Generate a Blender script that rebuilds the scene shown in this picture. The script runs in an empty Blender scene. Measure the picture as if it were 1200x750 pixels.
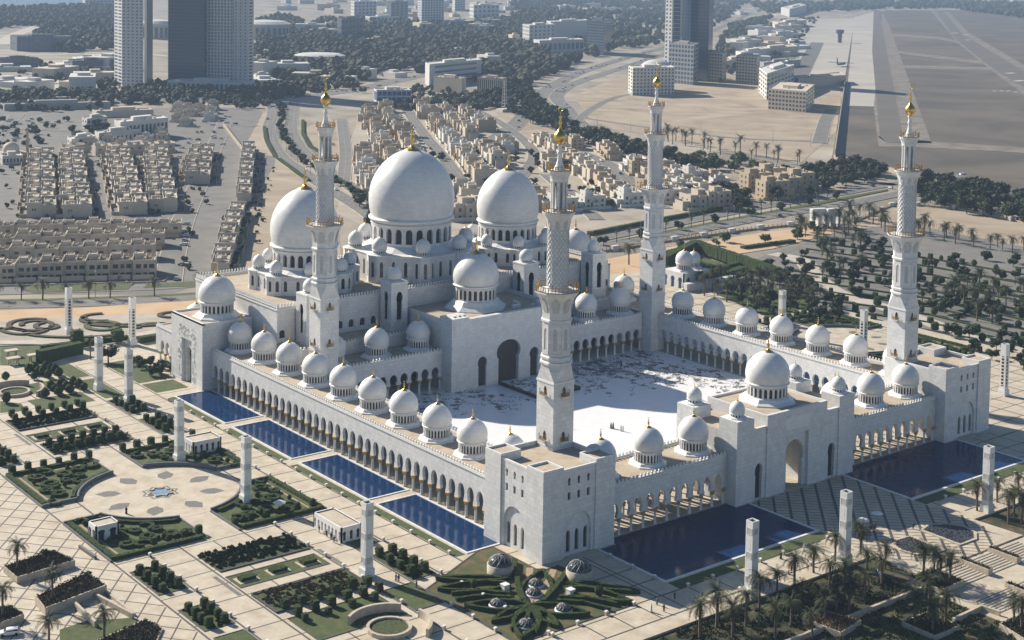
import bpy, math, random
from math import sin, cos, pi, radians, sqrt, atan2, hypot
from mathutils import Vector, Matrix
random.seed(7)
R = random.random
def U(a, b): return a + (b - a) * random.random()
sc = bpy.context.scene
COL = bpy.data.collections.new("scene"); sc.collection.children.link(COL)
# ------------------------------------------------------------------ camera
F, CX, CY = 1757.49, 600.0, 73.05            # in pixels of a 1200 x 750 frame
YAW, PITCH, ROLL = radians(51.7255), radians(3.8484), radians(0.9396)
CAM = Vector((-241.895, -286.561, 143.225))
FW = Vector((cos(YAW)*cos(PITCH), sin(YAW)*cos(PITCH), -sin(PITCH)))
RT0 = Vector((sin(YAW), -cos(YAW), 0)); UP0 = RT0.cross(FW)
RT = RT0*cos(ROLL) + UP0*sin(ROLL); UP = -RT0*sin(ROLL) + UP0*cos(ROLL)
cam = bpy.data.cameras.new("camera"); co = bpy.data.objects.new("camera", cam); COL.objects.link(co)
M = Matrix((RT, UP, -FW)).transposed().to_4x4(); M.translation = CAM
co.matrix_world = M
cam.sensor_width = 36; cam.lens = F/1200*36; cam.shift_y = (CY-375)/1200; cam.clip_start = 1; cam.clip_end = 60000
sc.camera = co
def G(px, py, z=0.0):
    """ground point seen at a place of the photograph, on the level z"""
    d = FW + RT*((px-CX)/F) - UP*((py-CY)/F)
    t = (z-CAM.z)/d.z
    return CAM + d*t
def PJ(p):
    d = Vector(p)-CAM; w = d.dot(FW)
    return CX+F*d.dot(RT)/w, CY-F*d.dot(UP)/w
def HT(g, py):
    lo, hi = 0.0, 600.0
    for _ in range(40):
        m = (lo+hi)/2
        if PJ((g[0], g[1], g[2]+m))[1] > py: lo = m
        else: hi = m
    return lo
# ------------------------------------------------------------------ node materials
def mat(name, col, rough=0.6, metal=0.0, fn=None, spec=None):
    m = bpy.data.materials.new(name); m.use_nodes = True
    nt = m.node_tree; b = nt.nodes["Principled BSDF"]
    b.inputs["Base Color"].default_value = (*col, 1); b.inputs["Roughness"].default_value = rough
    b.inputs["Metallic"].default_value = metal
    if spec is not None: b.inputs["Specular IOR Level"].default_value = spec
    if fn: fn(nt, b)
    return m
def N(nt, t, **k):
    n = nt.nodes.new(t)
    for a, v in k.items():
        if a.startswith("i_"): n.inputs[a[2:].replace("_", " ")].default_value = v
        else: setattr(n, a, v)
    return n
def pos(nt, obj=False):
    if obj: return N(nt, "ShaderNodeTexCoord").outputs["Object"]
    return N(nt, "ShaderNodeNewGeometry").outputs["Position"]
def mth(nt, op, a, b=None, c=None):
    n = N(nt, "ShaderNodeMath", operation=op)
    for i, v in enumerate((a, b, c)):
        if v is None: continue
        if isinstance(v, (int, float)): n.inputs[i].default_value = v
        else: nt.links.new(v, n.inputs[i])
    return n.outputs[0]
def noise(nt, scale, detail=4, src=None, rough=0.6, dist=0.0):
    n = N(nt, "ShaderNodeTexNoise"); n.inputs["Scale"].default_value = scale; n.inputs["Detail"].default_value = detail
    n.inputs["Roughness"].default_value = rough; n.inputs["Distortion"].default_value = dist
    if src is not None: nt.links.new(src, n.inputs["Vector"])
    return n.outputs["Fac"]
def ramp(nt, src, stops):
    n = N(nt, "ShaderNodeValToRGB"); e = n.color_ramp.elements
    while len(e) < len(stops): e.new(0.5)
    for i, (p, c) in enumerate(stops):
        e[i].position = p; e[i].color = (*c, 1)
    nt.links.new(src, n.inputs[0]); return n.outputs[0]
def mix(nt, f, a, b, typ="MIX"):
    n = N(nt, "ShaderNodeMix", data_type="RGBA", blend_type=typ)
    for i, v in ((0, f), (6, a), (7, b)):
        if isinstance(v, (int, float)): n.inputs[i].default_value = v
        elif isinstance(v, tuple): n.inputs[i].default_value = (*v, 1)
        else: nt.links.new(v, n.inputs[i])
    return n.outputs[2]
def bump(nt, b, h, strength=0.3, dist=0.1):
    n = N(nt, "ShaderNodeBump"); n.inputs["Strength"].default_value = strength; n.inputs["Distance"].default_value = dist
    nt.links.new(h, n.inputs["Height"]); nt.links.new(n.outputs[0], b.inputs["Normal"])
def xyz(nt, p):
    s = N(nt, "ShaderNodeSeparateXYZ"); nt.links.new(p, s.inputs[0]); return s.outputs
def rampmat(name, stops, scale, rough=0.8, detail=5, bmp=0, bscale=None, obj=False, dist=0.0, spec=None):
    def fn(nt, b):
        p = pos(nt, obj); f = noise(nt, scale, detail, p, dist=dist)
        nt.links.new(ramp(nt, f, stops), b.inputs["Base Color"])
        if bmp: bump(nt, b, noise(nt, bscale or scale*4, 4, p), bmp, 0.3)
    return mat(name, stops[0][1], rough, fn=fn, spec=spec)
def perobj(nt, col, amt=0.25):
    o = N(nt, "ShaderNodeObjectInfo").outputs["Random"]
    v = mth(nt, "MULTIPLY_ADD", o, amt*2, 1-amt)
    n = N(nt, "ShaderNodeVectorMath", operation="SCALE"); nt.links.new(col, n.inputs[0]); nt.links.new(v, n.inputs["Scale"])
    return n.outputs[0]
def f_marble(course, joints=True, lo=(0.70, 0.69, 0.67), hi=(0.84, 0.835, 0.815), stain=True):
    def fn(nt, b):
        p = pos(nt); x, y, z = xyz(nt, p)
        c = ramp(nt, noise(nt, 0.45, 6, p, 0.65), [(0.3, lo), (0.7, hi)])
        h = mth(nt, "DIVIDE", z, course)
        l1 = mth(nt, "LESS_THAN", mth(nt, "FRACT", h), 0.07)
        # slab to slab tone
        if joints:
            s = mth(nt, "ADD", mth(nt, "ADD", x, y), mth(nt, "MULTIPLY", mth(nt, "FLOOR", h), 0.83))
            l2 = mth(nt, "LESS_THAN", mth(nt, "FRACT", mth(nt, "DIVIDE", s, course*1.7)), 0.05)
            l1 = mth(nt, "MAXIMUM", l1, l2)
            cell = N(nt, "ShaderNodeCombineXYZ")
            nt.links.new(mth(nt, "FLOOR", mth(nt, "DIVIDE", s, course*1.7)), cell.inputs[0]); nt.links.new(mth(nt, "FLOOR", h), cell.inputs[1])
            w = N(nt, "ShaderNodeTexWhiteNoise"); nt.links.new(cell.outputs[0], w.inputs["Vector"])
            c = mix(nt, mth(nt, "MULTIPLY", w.outputs["Value"], 0.30), c, (0.46, 0.47, 0.49))
        else:
            cell = N(nt, "ShaderNodeCombineXYZ")
            a = mth(nt, "MULTIPLY", mth(nt, "ADD", x, mth(nt, "MULTIPLY", y, 1.3)), 0.7)
            nt.links.new(mth(nt, "FLOOR", a), cell.inputs[0]); nt.links.new(mth(nt, "FLOOR", h), cell.inputs[1])
            w = N(nt, "ShaderNodeTexWhiteNoise"); nt.links.new(cell.outputs[0], w.inputs["Vector"])
            c = mix(nt, mth(nt, "MULTIPLY", w.outputs["Value"], 0.22), c, (0.46, 0.46, 0.46))
        c = mix(nt, mth(nt, "MULTIPLY", l1, 0.40), c, (0.35, 0.35, 0.34))
        if stain:
            sp = N(nt, "ShaderNodeMapping"); sp.inputs["Scale"].default_value = (0.9, 0.9, 0.07); nt.links.new(p, sp.inputs[0])
            st = ramp(nt, noise(nt, 1.0, 5, sp.outputs[0], 0.7), [(0.52, (0, 0, 0)), (0.75, (1, 1, 1))])
            c = mix(nt, mth(nt, "MULTIPLY", st, 0.30), c, (0.44, 0.41, 0.36))
        nt.links.new(c, b.inputs["Base Color"])
        bump(nt, b, mth(nt, "SUBTRACT", noise(nt, 3, 4, p), l1), 0.12, 0.06)
    return fn
MT = {}
MT['marble'] = mat("white_marble", (0.7, 0.7, 0.68), 0.5, fn=f_marble(1.1))
MT['dome'] = mat("dome_marble", (0.7, 0.7, 0.68), 0.38, fn=f_marble(0.55, False, stain=False))
MT['trim'] = mat("marble_trim", (0.76, 0.755, 0.73), 0.45, fn=lambda nt, b: nt.links.new(ramp(nt, noise(nt, 1.2, 4, pos(nt)), [(0.3, (0.72, 0.71, 0.68)), (0.7, (0.85, 0.845, 0.82))]), b.inputs["Base Color"]))
MT['roof'] = rampmat("roof_screed", [(0.25, (0.34, 0.27, 0.19)), (0.5, (0.46, 0.38, 0.28)), (0.8, (0.52, 0.45, 0.35))], 0.35, 0.9, 8, 0.2, 3)
MT['gold'] = mat("gilded_metal", (0.72, 0.47, 0.14), 0.28, 1.0)
MT['golddull'] = rampmat("gilded_capital", [(0.3, (0.42, 0.26, 0.08)), (0.7, (0.66, 0.43, 0.15))], 3, 0.4, 3)
MT['glass'] = mat("dark_window_glass", (0.025, 0.03, 0.035), 0.12, fn=None)
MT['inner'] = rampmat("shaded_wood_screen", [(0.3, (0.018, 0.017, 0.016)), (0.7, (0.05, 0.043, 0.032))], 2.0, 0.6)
MT['bluewin'] = mat("blue_glazing", (0.04, 0.10, 0.26), 0.12)
MT['bronze'] = mat("bronze_rail", (0.34, 0.20, 0.06), 0.4, 0.8)
def f_stone(nt, b):
    p = pos(nt); x, y, z = xyz(nt, p)
    c = ramp(nt, noise(nt, 0.25, 9, p), [(0.25, (0.38, 0.31, 0.22)), (0.5, (0.54, 0.47, 0.36)), (0.75, (0.63, 0.57, 0.46))])
    cell = N(nt, "ShaderNodeCombineXYZ")
    nt.links.new(mth(nt, "FLOOR", mth(nt, "DIVIDE", x, 1.36)), cell.inputs[0]); nt.links.new(mth(nt, "FLOOR", mth(nt, "DIVIDE", y, 1.36)), cell.inputs[1])
    w = N(nt, "ShaderNodeTexWhiteNoise"); nt.links.new(cell.outputs[0], w.inputs["Vector"])
    c = mix(nt, mth(nt, "MULTIPLY", w.outputs["Value"], 0.30), c, (0.42, 0.36, 0.27))
    st = ramp(nt, noise(nt, 0.09, 6, p, 0.7, 1.2), [(0.5, (0, 0, 0)), (0.72, (1, 1, 1))])
    c = mix(nt, mth(nt, "MULTIPLY", st, 0.35), c, (0.36, 0.29, 0.20))
    g = mth(nt, "MAXIMUM", mth(nt, "LESS_THAN", mth(nt, "FRACT", mth(nt, "DIVIDE", x, 1.36)), 0.04), mth(nt, "LESS_THAN", mth(nt, "FRACT", mth(nt, "DIVIDE", y, 1.36)), 0.04))
    c = mix(nt, mth(nt, "MULTIPLY", g, 0.3), c, (0.3, 0.26, 0.2))
    nt.links.new(c, b.inputs["Base Color"]); bump(nt, b, noise(nt, 4, 4, p), 0.08, 0.3)
MT['stone'] = mat("pale_limestone", (0.5, 0.44, 0.34), 0.72, fn=f_stone)
MT['stonewall'] = rampmat("limestone_wall", [(0.3, (0.40, 0.33, 0.25)), (0.7, (0.56, 0.49, 0.39))], 0.8, 0.8, 6, 0.15, 5)
MT['darkline'] = rampmat("dark_granite", [(0.3, (0.05, 0.048, 0.045)), (0.7, (0.10, 0.095, 0.085))], 1.5, 0.6)
MT['graystone'] = rampmat("grey_granite", [(0.3, (0.12, 0.115, 0.11)), (0.7, (0.19, 0.18, 0.165))], 0.8, 0.7)
MT['kerb'] = rampmat("white_pool_kerb", [(0.3, (0.62, 0.62, 0.60)), (0.7, (0.78, 0.78, 0.76))], 1.0, 0.4)
def f_court(nt, b):
    p = pos(nt); x, y, z = xyz(nt, p)
    c = ramp(nt, noise(nt, 0.3, 6, p), [(0.3, (0.84, 0.84, 0.835)), (0.7, (0.90, 0.90, 0.895))])
    g = mth(nt, "MAXIMUM", mth(nt, "LESS_THAN", mth(nt, "FRACT", mth(nt, "DIVIDE", x, 2.03)), 0.05), mth(nt, "LESS_THAN", mth(nt, "FRACT", mth(nt, "DIVIDE", y, 2.03)), 0.05))
    nt.links.new(mix(nt, mth(nt, "MULTIPLY", g, 0.12), c, (0.4, 0.4, 0.4)), b.inputs["Base Color"])
MT['court'] = mat("polished_white_floor", (0.75, 0.75, 0.74), 0.3, fn=f_court)
def f_inlay(nt, b):
    o = noise(nt, 0.9, 3, pos(nt))
    nt.links.new(ramp(nt, o, [(0.32, (0.05, 0.07, 0.13)), (0.47, (0.12, 0.13, 0.16)), (0.55, (0.26, 0.20, 0.14)), (0.65, (0.08, 0.13, 0.11)), (0.75, (0.18, 0.09, 0.09))]), b.inputs["Base Color"])
MT['inlay'] = mat("coloured_stone_inlay", (0.1, 0.1, 0.1), 0.35, fn=f_inlay)
def f_water(nt, b):
    p = pos(nt); x, y, z = xyz(nt, p)
    g = mth(nt, "MAXIMUM", mth(nt, "LESS_THAN", mth(nt, "FRACT", mth(nt, "DIVIDE", x, 0.9)), 0.14), mth(nt, "LESS_THAN", mth(nt, "FRACT", mth(nt, "DIVIDE", y, 0.9)), 0.14))
    c = ramp(nt, noise(nt, 0.5, 5, p), [(0.3, (0.003, 0.016, 0.062)), (0.7, (0.008, 0.034, 0.11))])
    nt.links.new(mix(nt, mth(nt, "MULTIPLY", g, 0.30), c, (0.05, 0.12, 0.24)), b.inputs["Base Color"])
    bump(nt, b, noise(nt, 2.2, 3, p), 0.12, 0.05)
MT['water'] = mat("blue_tiled_water", (0.02, 0.07, 0.2), 0.07, fn=f_water, spec=0.07)
MT['fountain'] = rampmat("fountain_water", [(0.3, (0.10, 0.20, 0.32)), (0.7, (0.35, 0.45, 0.55))], 1.5, 0.1)
MT['grass'] = rampmat("lawn_grass", [(0.25, (0.035, 0.055, 0.011)), (0.5, (0.06, 0.085, 0.018)), (0.8, (0.115, 0.12, 0.04))], 0.5, 0.9, 10, 0.4, 8, dist=0.5)
MT['drygrass'] = rampmat("mixed_ground_cover", [(0.3, (0.015, 0.024, 0.007)), (0.5, (0.04, 0.045, 0.016)), (0.62, (0.10, 0.075, 0.04)), (0.8, (0.24, 0.17, 0.10))], 0.22, 0.95, 10, 0.5, 5, dist=0.6)
def f_hedge(nt, b):
    p = pos(nt); c = ramp(nt, noise(nt, 2.2, 8, p, 0.75), [(0.3, (0.018, 0.032, 0.008)), (0.55, (0.045, 0.075, 0.018)), (0.8, (0.09, 0.12, 0.035))])
    nt.links.new(c, b.inputs["Base Color"]); bump(nt, b, noise(nt, 5, 6, p, 0.8), 0.9, 0.4)
MT['hedge'] = mat("clipped_hedge", (0.04, 0.07, 0.02), 0.85, fn=f_hedge, spec=0.2)
def leafmat(name, a, c, amt=0.3):
    def fn(nt, b):
        r = ramp(nt, noise(nt, 0.9, 4, pos(nt)), [(0.3, a), (0.7, c)])
        nt.links.new(perobj(nt, r, amt), b.inputs["Base Color"])
    return mat(name, a, 0.75, fn=fn, spec=0.25)
MT['leaf'] = leafmat("tree_leaves", (0.018, 0.032, 0.010), (0.05, 0.065, 0.022))
MT['leaf2'] = leafmat("light_tree_leaves", (0.055, 0.085, 0.02), (0.11, 0.14, 0.045))
MT['palm'] = leafmat("palm_fronds", (0.025, 0.036, 0.013), (0.07, 0.08, 0.03), 0.2)
MT['palmdry'] = leafmat("dry_palm_fronds", (0.09, 0.07, 0.035), (0.16, 0.12, 0.06), 0.2)
MT['bark'] = rampmat("bark", [(0.3, (0.09, 0.065, 0.045)), (0.7, (0.19, 0.145, 0.10))], 2, 0.9, obj=True)
MT['redplant'] = rampmat("red_leaved_shrubs", [(0.3, (0.022, 0.026, 0.011)), (0.5, (0.055, 0.05, 0.022)), (0.65, (0.10, 0.052, 0.032)), (0.8, (0.16, 0.10, 0.06))], 1.5, 0.9, 8, 0.9, 4)
MT['soil'] = rampmat("bare_soil", [(0.3, (0.13, 0.075, 0.04)), (0.7, (0.26, 0.17, 0.10))], 0.8, 0.95, 8, 0.4, 4)
MT['sand'] = rampmat("sand_lot", [(0.25, (0.20, 0.16, 0.11)), (0.42, (0.32, 0.255, 0.18)), (0.6, (0.40, 0.325, 0.235)), (0.8, (0.47, 0.39, 0.295))], 0.022, 0.95, 12, 0.2, 0.5, dist=1.0)
MT['orange'] = rampmat("orange_sand", [(0.2, (0.42, 0.28, 0.155)), (0.5, (0.54, 0.375, 0.225)), (0.8, (0.58, 0.42, 0.27))], 0.06, 0.95, 10, 0.2, 0.5)
MT['asphalt'] = rampmat("asphalt", [(0.25, (0.105, 0.10, 0.095)), (0.75, (0.165, 0.158, 0.15))], 0.15, 0.85, 10)
MT['asphaltl'] = rampmat("worn_asphalt", [(0.25, (0.12, 0.115, 0.105)), (0.75, (0.20, 0.19, 0.172))], 0.08, 0.85, 10)
MT['paint'] = mat("road_paint", (0.6, 0.6, 0.58), 0.6)
MT['paleroad'] = rampmat("pale_pavement", [(0.25, (0.40, 0.355, 0.29)), (0.75, (0.54, 0.49, 0.41))], 0.2, 0.85, 8)
MT['field'] = rampmat("airfield_ground", [(0.25, (0.05, 0.042, 0.032)), (0.42, (0.082, 0.069, 0.052)), (0.55, (0.115, 0.095, 0.072)), (0.75, (0.165, 0.135, 0.10))], 0.009, 0.95, 14, dist=0.6)
MT['concrete'] = rampmat("apron_concrete", [(0.25, (0.36, 0.33, 0.28)), (0.75, (0.52, 0.48, 0.42))], 0.01, 0.8, 10)
MT['taxi'] = rampmat("taxiway", [(0.25, (0.10, 0.088, 0.072)), (0.75, (0.155, 0.135, 0.11))], 0.02, 0.8, 10)
MT['shoulder'] = rampmat("taxiway_shoulder", [(0.35, (0.13, 0.112, 0.09)), (0.65, (0.25, 0.215, 0.175))], 0.05, 0.9, 10)
MT['city'] = rampmat("city_ground", [(0.25, (0.13, 0.13, 0.10)), (0.45, (0.26, 0.23, 0.18)), (0.6, (0.38, 0.33, 0.26)), (0.8, (0.46, 0.41, 0.33))], 0.012, 0.95, 14, dist=1.0)
def housemat(name, c, amt=0.12):
    def fn(nt, b):
        r = ramp(nt, noise(nt, 0.4, 5, pos(nt)), [(0.3, tuple(k*0.86 for k in c)), (0.7, c)])
        nt.links.new(perobj(nt, r, amt), b.inputs["Base Color"])
    return mat(name, c, 0.8, fn=fn)
MT['house'] = housemat("sand_render", (0.58, 0.505, 0.40))
MT['house2'] = housemat("white_render", (0.66, 0.64, 0.59))
MT['house3'] = housemat("tan_render", (0.46, 0.365, 0.25))
MT['housero'] = housemat("roof_tiles_flat", (0.46, 0.41, 0.34), 0.22)
MT['tower'] = housemat("tower_cladding", (0.62, 0.61, 0.58), 0.04)
MT['towerd'] = mat("tower_glass", (0.06, 0.11, 0.19), 0.12)
MT['concreteb'] = housemat("grey_concrete", (0.36, 0.35, 0.33), 0.1)
MT['win'] = mat("house_window", (0.04, 0.045, 0.05), 0.15)
MT['carwhite'] = mat("white_car_paint", (0.75, 0.75, 0.75), 0.3)
MT['cardark'] = mat("dark_car_paint", (0.04, 0.045, 0.05), 0.25)
MT['carsilver'] = mat("silver_car_paint", (0.40, 0.41, 0.43), 0.3, 0.4)
MT['tyre'] = mat("tyre_rubber", (0.02, 0.02, 0.02), 0.8)
MT['blackst'] = mat("black_polished_stone", (0.012, 0.012, 0.015), 0.15)
MT['cloth_w'] = mat("white_cloth", (0.7, 0.7, 0.68), 0.9)
MT['cloth_b'] = mat("black_cloth", (0.02, 0.02, 0.022), 0.9)
MT['cloth_u'] = mat("blue_cloth", (0.06, 0.09, 0.16), 0.9)
MT['skin'] = mat("skin", (0.35, 0.2, 0.13), 0.6)
MT['metal'] = mat("grey_metal", (0.3, 0.3, 0.3), 0.5, 0.6)
MT['canvas'] = mat("white_canvas", (0.75, 0.75, 0.74), 0.8)
MT['sea'] = mat("sea_water", (0.10, 0.15, 0.19), 0.25)
# ------------------------------------------------------------------ mesh helper
MIR = False; AX = 141.6
KIDS = {}
class MB:
    def __init__(s): s.v = []; s.f = []; s.m = []; s.sm = []
    def add(s, vs, fs, m=0, smooth=False):
        o = len(s.v); s.v += [tuple(v) for v in vs]
        for f in fs: s.f.append([i+o for i in f]); s.m.append(m); s.sm.append(smooth)
    def quad(s, a, b, c, d, m=0): s.add((a, b, c, d), ((0, 1, 2, 3),), m)
    def box(s, x0, x1, y0, y1, z0, z1, m=0, top=None, bottom=True):
        s.add([(x0,y0,z0),(x1,y0,z0),(x1,y1,z0),(x0,y1,z0),(x0,y0,z1),(x1,y0,z1),(x1,y1,z1),(x0,y1,z1)],
              [(0,1,5,4),(1,2,6,5),(2,3,7,6),(3,0,4,7)] + ([(3,2,1,0)] if bottom else []), m)
        s.add([(x0,y0,z1),(x1,y0,z1),(x1,y1,z1),(x0,y1,z1)], [(0,1,2,3)], m if top is None else top)
    def prism(s, poly, z0, z1, m=0, top=None):
        n = len(poly); a = sum(poly[i][0]*poly[(i+1)%n][1]-poly[(i+1)%n][0]*poly[i][1] for i in range(n))
        if a < 0: poly = poly[::-1]
        v = [(p[0],p[1],z0) for p in poly]+[(p[0],p[1],z1) for p in poly]
        s.add(v, [(i,(i+1)%n,n+(i+1)%n,n+i) for i in range(n)]+[tuple(range(n-1,-1,-1))], m)
        s.add([(p[0],p[1],z1) for p in poly], [tuple(range(n))], m if top is None else top)
    def lathe(s, prof, n=24, cx=0, cy=0, m=0, smooth=True, a0=0.0, closed=True, lobes=None):
        vs = []
        for r, z in prof:
            for i in range(n):
                a = a0+2*pi*i/n; vs.append((cx+r*cos(a), cy+r*sin(a), z))
        k = len(prof)
        s.add(vs, [(j*n+i, j*n+(i+1)%n, (j+1)*n+(i+1)%n, (j+1)*n+i) for j in range(k-1) for i in range(n)], m, smooth)
        if closed:
            s.add(vs[:n], [tuple(range(n-1,-1,-1))], m); s.add(vs[-n:], [tuple(range(n))], m)
    def tube(s, pts, r, n=5, m=0, r2=None):
        k = len(pts); vs = []
        for j, p in enumerate(pts):
            p = Vector(p); t = (Vector(pts[min(j+1,k-1)])-Vector(pts[max(j-1,0)])).normalized()
            u = t.cross(Vector((0,0,1)) if abs(t.z) < .95 else Vector((1,0,0))).normalized(); w = t.cross(u)
            rr = r if r2 is None else r+(r2-r)*j/(k-1)
            for i in range(n): vs.append(p+(u*cos(2*pi*i/n)+w*sin(2*pi*i/n))*rr)
        s.add(vs, [(j*n+i, (j+1)*n+i, (j+1)*n+(i+1)%n, j*n+(i+1)%n) for j in range(k-1) for i in range(n)], m, True)
        s.add(vs[:n], [tuple(range(n))], m); s.add(vs[-n:], [tuple(range(n-1,-1,-1))], m)
    def ribbon(s, pts, w, z0, z1, m=0, closed=False):
        """a low wall or hedge swept along a line"""
        k = len(pts); L = []; Rr = []
        for j in range(k):
            a = pts[(j-1) % k] if closed else pts[max(j-1,0)]; b = pts[(j+1) % k] if closed else pts[min(j+1,k-1)]
            dx, dy = b[0]-a[0], b[1]-a[1]; d = hypot(dx, dy) or 1
            nx, ny = -dy/d*w/2, dx/d*w/2
            L.append((pts[j][0]+nx, pts[j][1]+ny)); Rr.append((pts[j][0]-nx, pts[j][1]-ny))
        v = [(p[0],p[1],z1) for p in L]+[(p[0],p[1],z1) for p in Rr]+[(p[0],p[1],z0) for p in L]+[(p[0],p[1],z0) for p in Rr]
        rg = range(k if closed else k-1); f = []
        for j in rg:
            i = (j+1) % k
            f += [(k+j, k+i, i, j), (j, i, 2*k+i, 2*k+j), (k+i, k+j, 3*k+j, 3*k+i)]
        if not closed: f += [(0, 2*k, 3*k, k), (2*k-1, 4*k-1, 3*k-1, k-1)]
        s.add(v, f, m)
    def build(s, name, mats, parent=None, origin=(0,0,0), collect=True):
        me = bpy.data.meshes.new(name)
        ox, oy, oz = origin
        if MIR:
            vs = [(AX-x-ox, y-oy, z-oz) for x, y, z in s.v]; fs = [f[::-1] for f in s.f]
        else:
            vs = [(x-ox, y-oy, z-oz) for x, y, z in s.v] if any(origin) else s.v; fs = s.f
        me.from_pydata(vs, [], fs)
        if isinstance(mats, str): mats = [mats]
        for k in mats: me.materials.append(MT[k])
        me.polygons.foreach_set("material_index", s.m); me.polygons.foreach_set("use_smooth", s.sm)
        me.update()
        o = bpy.data.objects.new(name, me)
        COL.objects.link(o)
        if parent is not None:
            o.parent = parent; KIDS.setdefault(parent.name, []).append(o)
        return o
def tag(o, label=None, cat=None, group=None, kind=None):
    if label: o["label"] = label
    if cat: o["category"] = cat
    if group: o["group"] = group
    if kind: o["kind"] = kind
    return o
def empty(name, loc=(0,0,0), rz=0, label=None, cat=None, group=None):
    o = bpy.data.objects.new(name, None); COL.objects.link(o); o.empty_display_size = 0.5
    x, y, z = loc
    o.location = (AX-x, y, z) if MIR else (x, y, z)
    o.rotation_euler = (0, 0, rz); return tag(o, label, cat, group)
def copytree(o, parent=None):
    c = o.copy(); COL.objects.link(c); c.parent = parent
    if parent is None:
        for k in ("label", "group"):
            if k in c: del c[k]
    else: KIDS.setdefault(parent.name, []).append(c)
    for ch in KIDS.get(o.name, []): copytree(ch, c)
    return c
ORD = ["first", "second", "third", "fourth", "fifth", "sixth", "seventh", "eighth", "ninth", "tenth", "eleventh", "twelfth", "thirteenth", "fourteenth", "fifteenth", "sixteenth", "seventeenth", "eighteenth", "nineteenth", "twentieth"]
TENS = {2: "twenty", 3: "thirty", 4: "forty", 5: "fifty", 6: "sixty", 7: "seventy", 8: "eighty", 9: "ninety"}
def nth(i):
    """ordinal of index i (0 is first)"""
    if i < 20: return ORD[i]
    n = i+1
    if n >= 100: return "hundred and " + nth(n-101) if n > 100 else "hundredth"
    t, u = divmod(n, 10)
    return (TENS[t][:-1]+"ieth") if u == 0 else TENS[t]+"-"+ORD[u-1]
# ------------------------------------------------------------------ walls with arched openings
def outline(kind, w, zb, zs, zt, n=7):
    """left half of an opening, bottom to apex, as (half width, z) pairs"""
    h = w/2
    if kind == 'rect': return [(h, zb), (h, zt), (0, zt)]
    if kind == 'arch':
        return [(h, zb)]+[(h*cos(a)**0.9 if cos(a) > 0 else 0, zs+(zt-zs)*sin(a)) for a in [pi/2*i/n for i in range(n+1)]]
    if kind == 'key2':
        pts = [(h*0.84, zb), (h*0.84, zs)]; H = zt-zs
        for i in range(n+1):
            a = -0.45+(pi/2+0.45)*i/n; pts.append((max(0, h*cos(a)**.95 if cos(a) > 1e-6 else 0), zs+H*(sin(a)+sin(0.45))/(1+sin(0.45))))
        pts[-1] = (0, zt); return pts
    if kind == 'key':   # horseshoe: narrow jambs, wider rounded and slightly pointed head
        pts = [(h*0.78, zb), (h*0.78, zs)]
        H = zt-zs
        for i in range(n+1):
            a = -0.65+(pi/2+0.65)*i/n
            pts.append((max(0, h*cos(a)), zs+H*(sin(a)+sin(0.65))/(1+sin(0.65))*(1.0)))
        pts[-1] = (0, zt); return pts
def flat_map(p0, p1, inward):
    dx, dy = p1[0]-p0[0], p1[1]-p0[1]; L = hypot(dx, dy); dx /= L; dy /= L
    nx, ny = inward
    return (lambda s, n, z: (p0[0]+dx*s+nx*n, p0[1]+dy*s+ny*n, z)), L
def ring_map(cx, cy, r, a0=0.0):
    return lambda s, n, z: (cx+(r-n)*cos(a0+s/r), cy+(r-n)*sin(a0+s/r), z)
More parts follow.
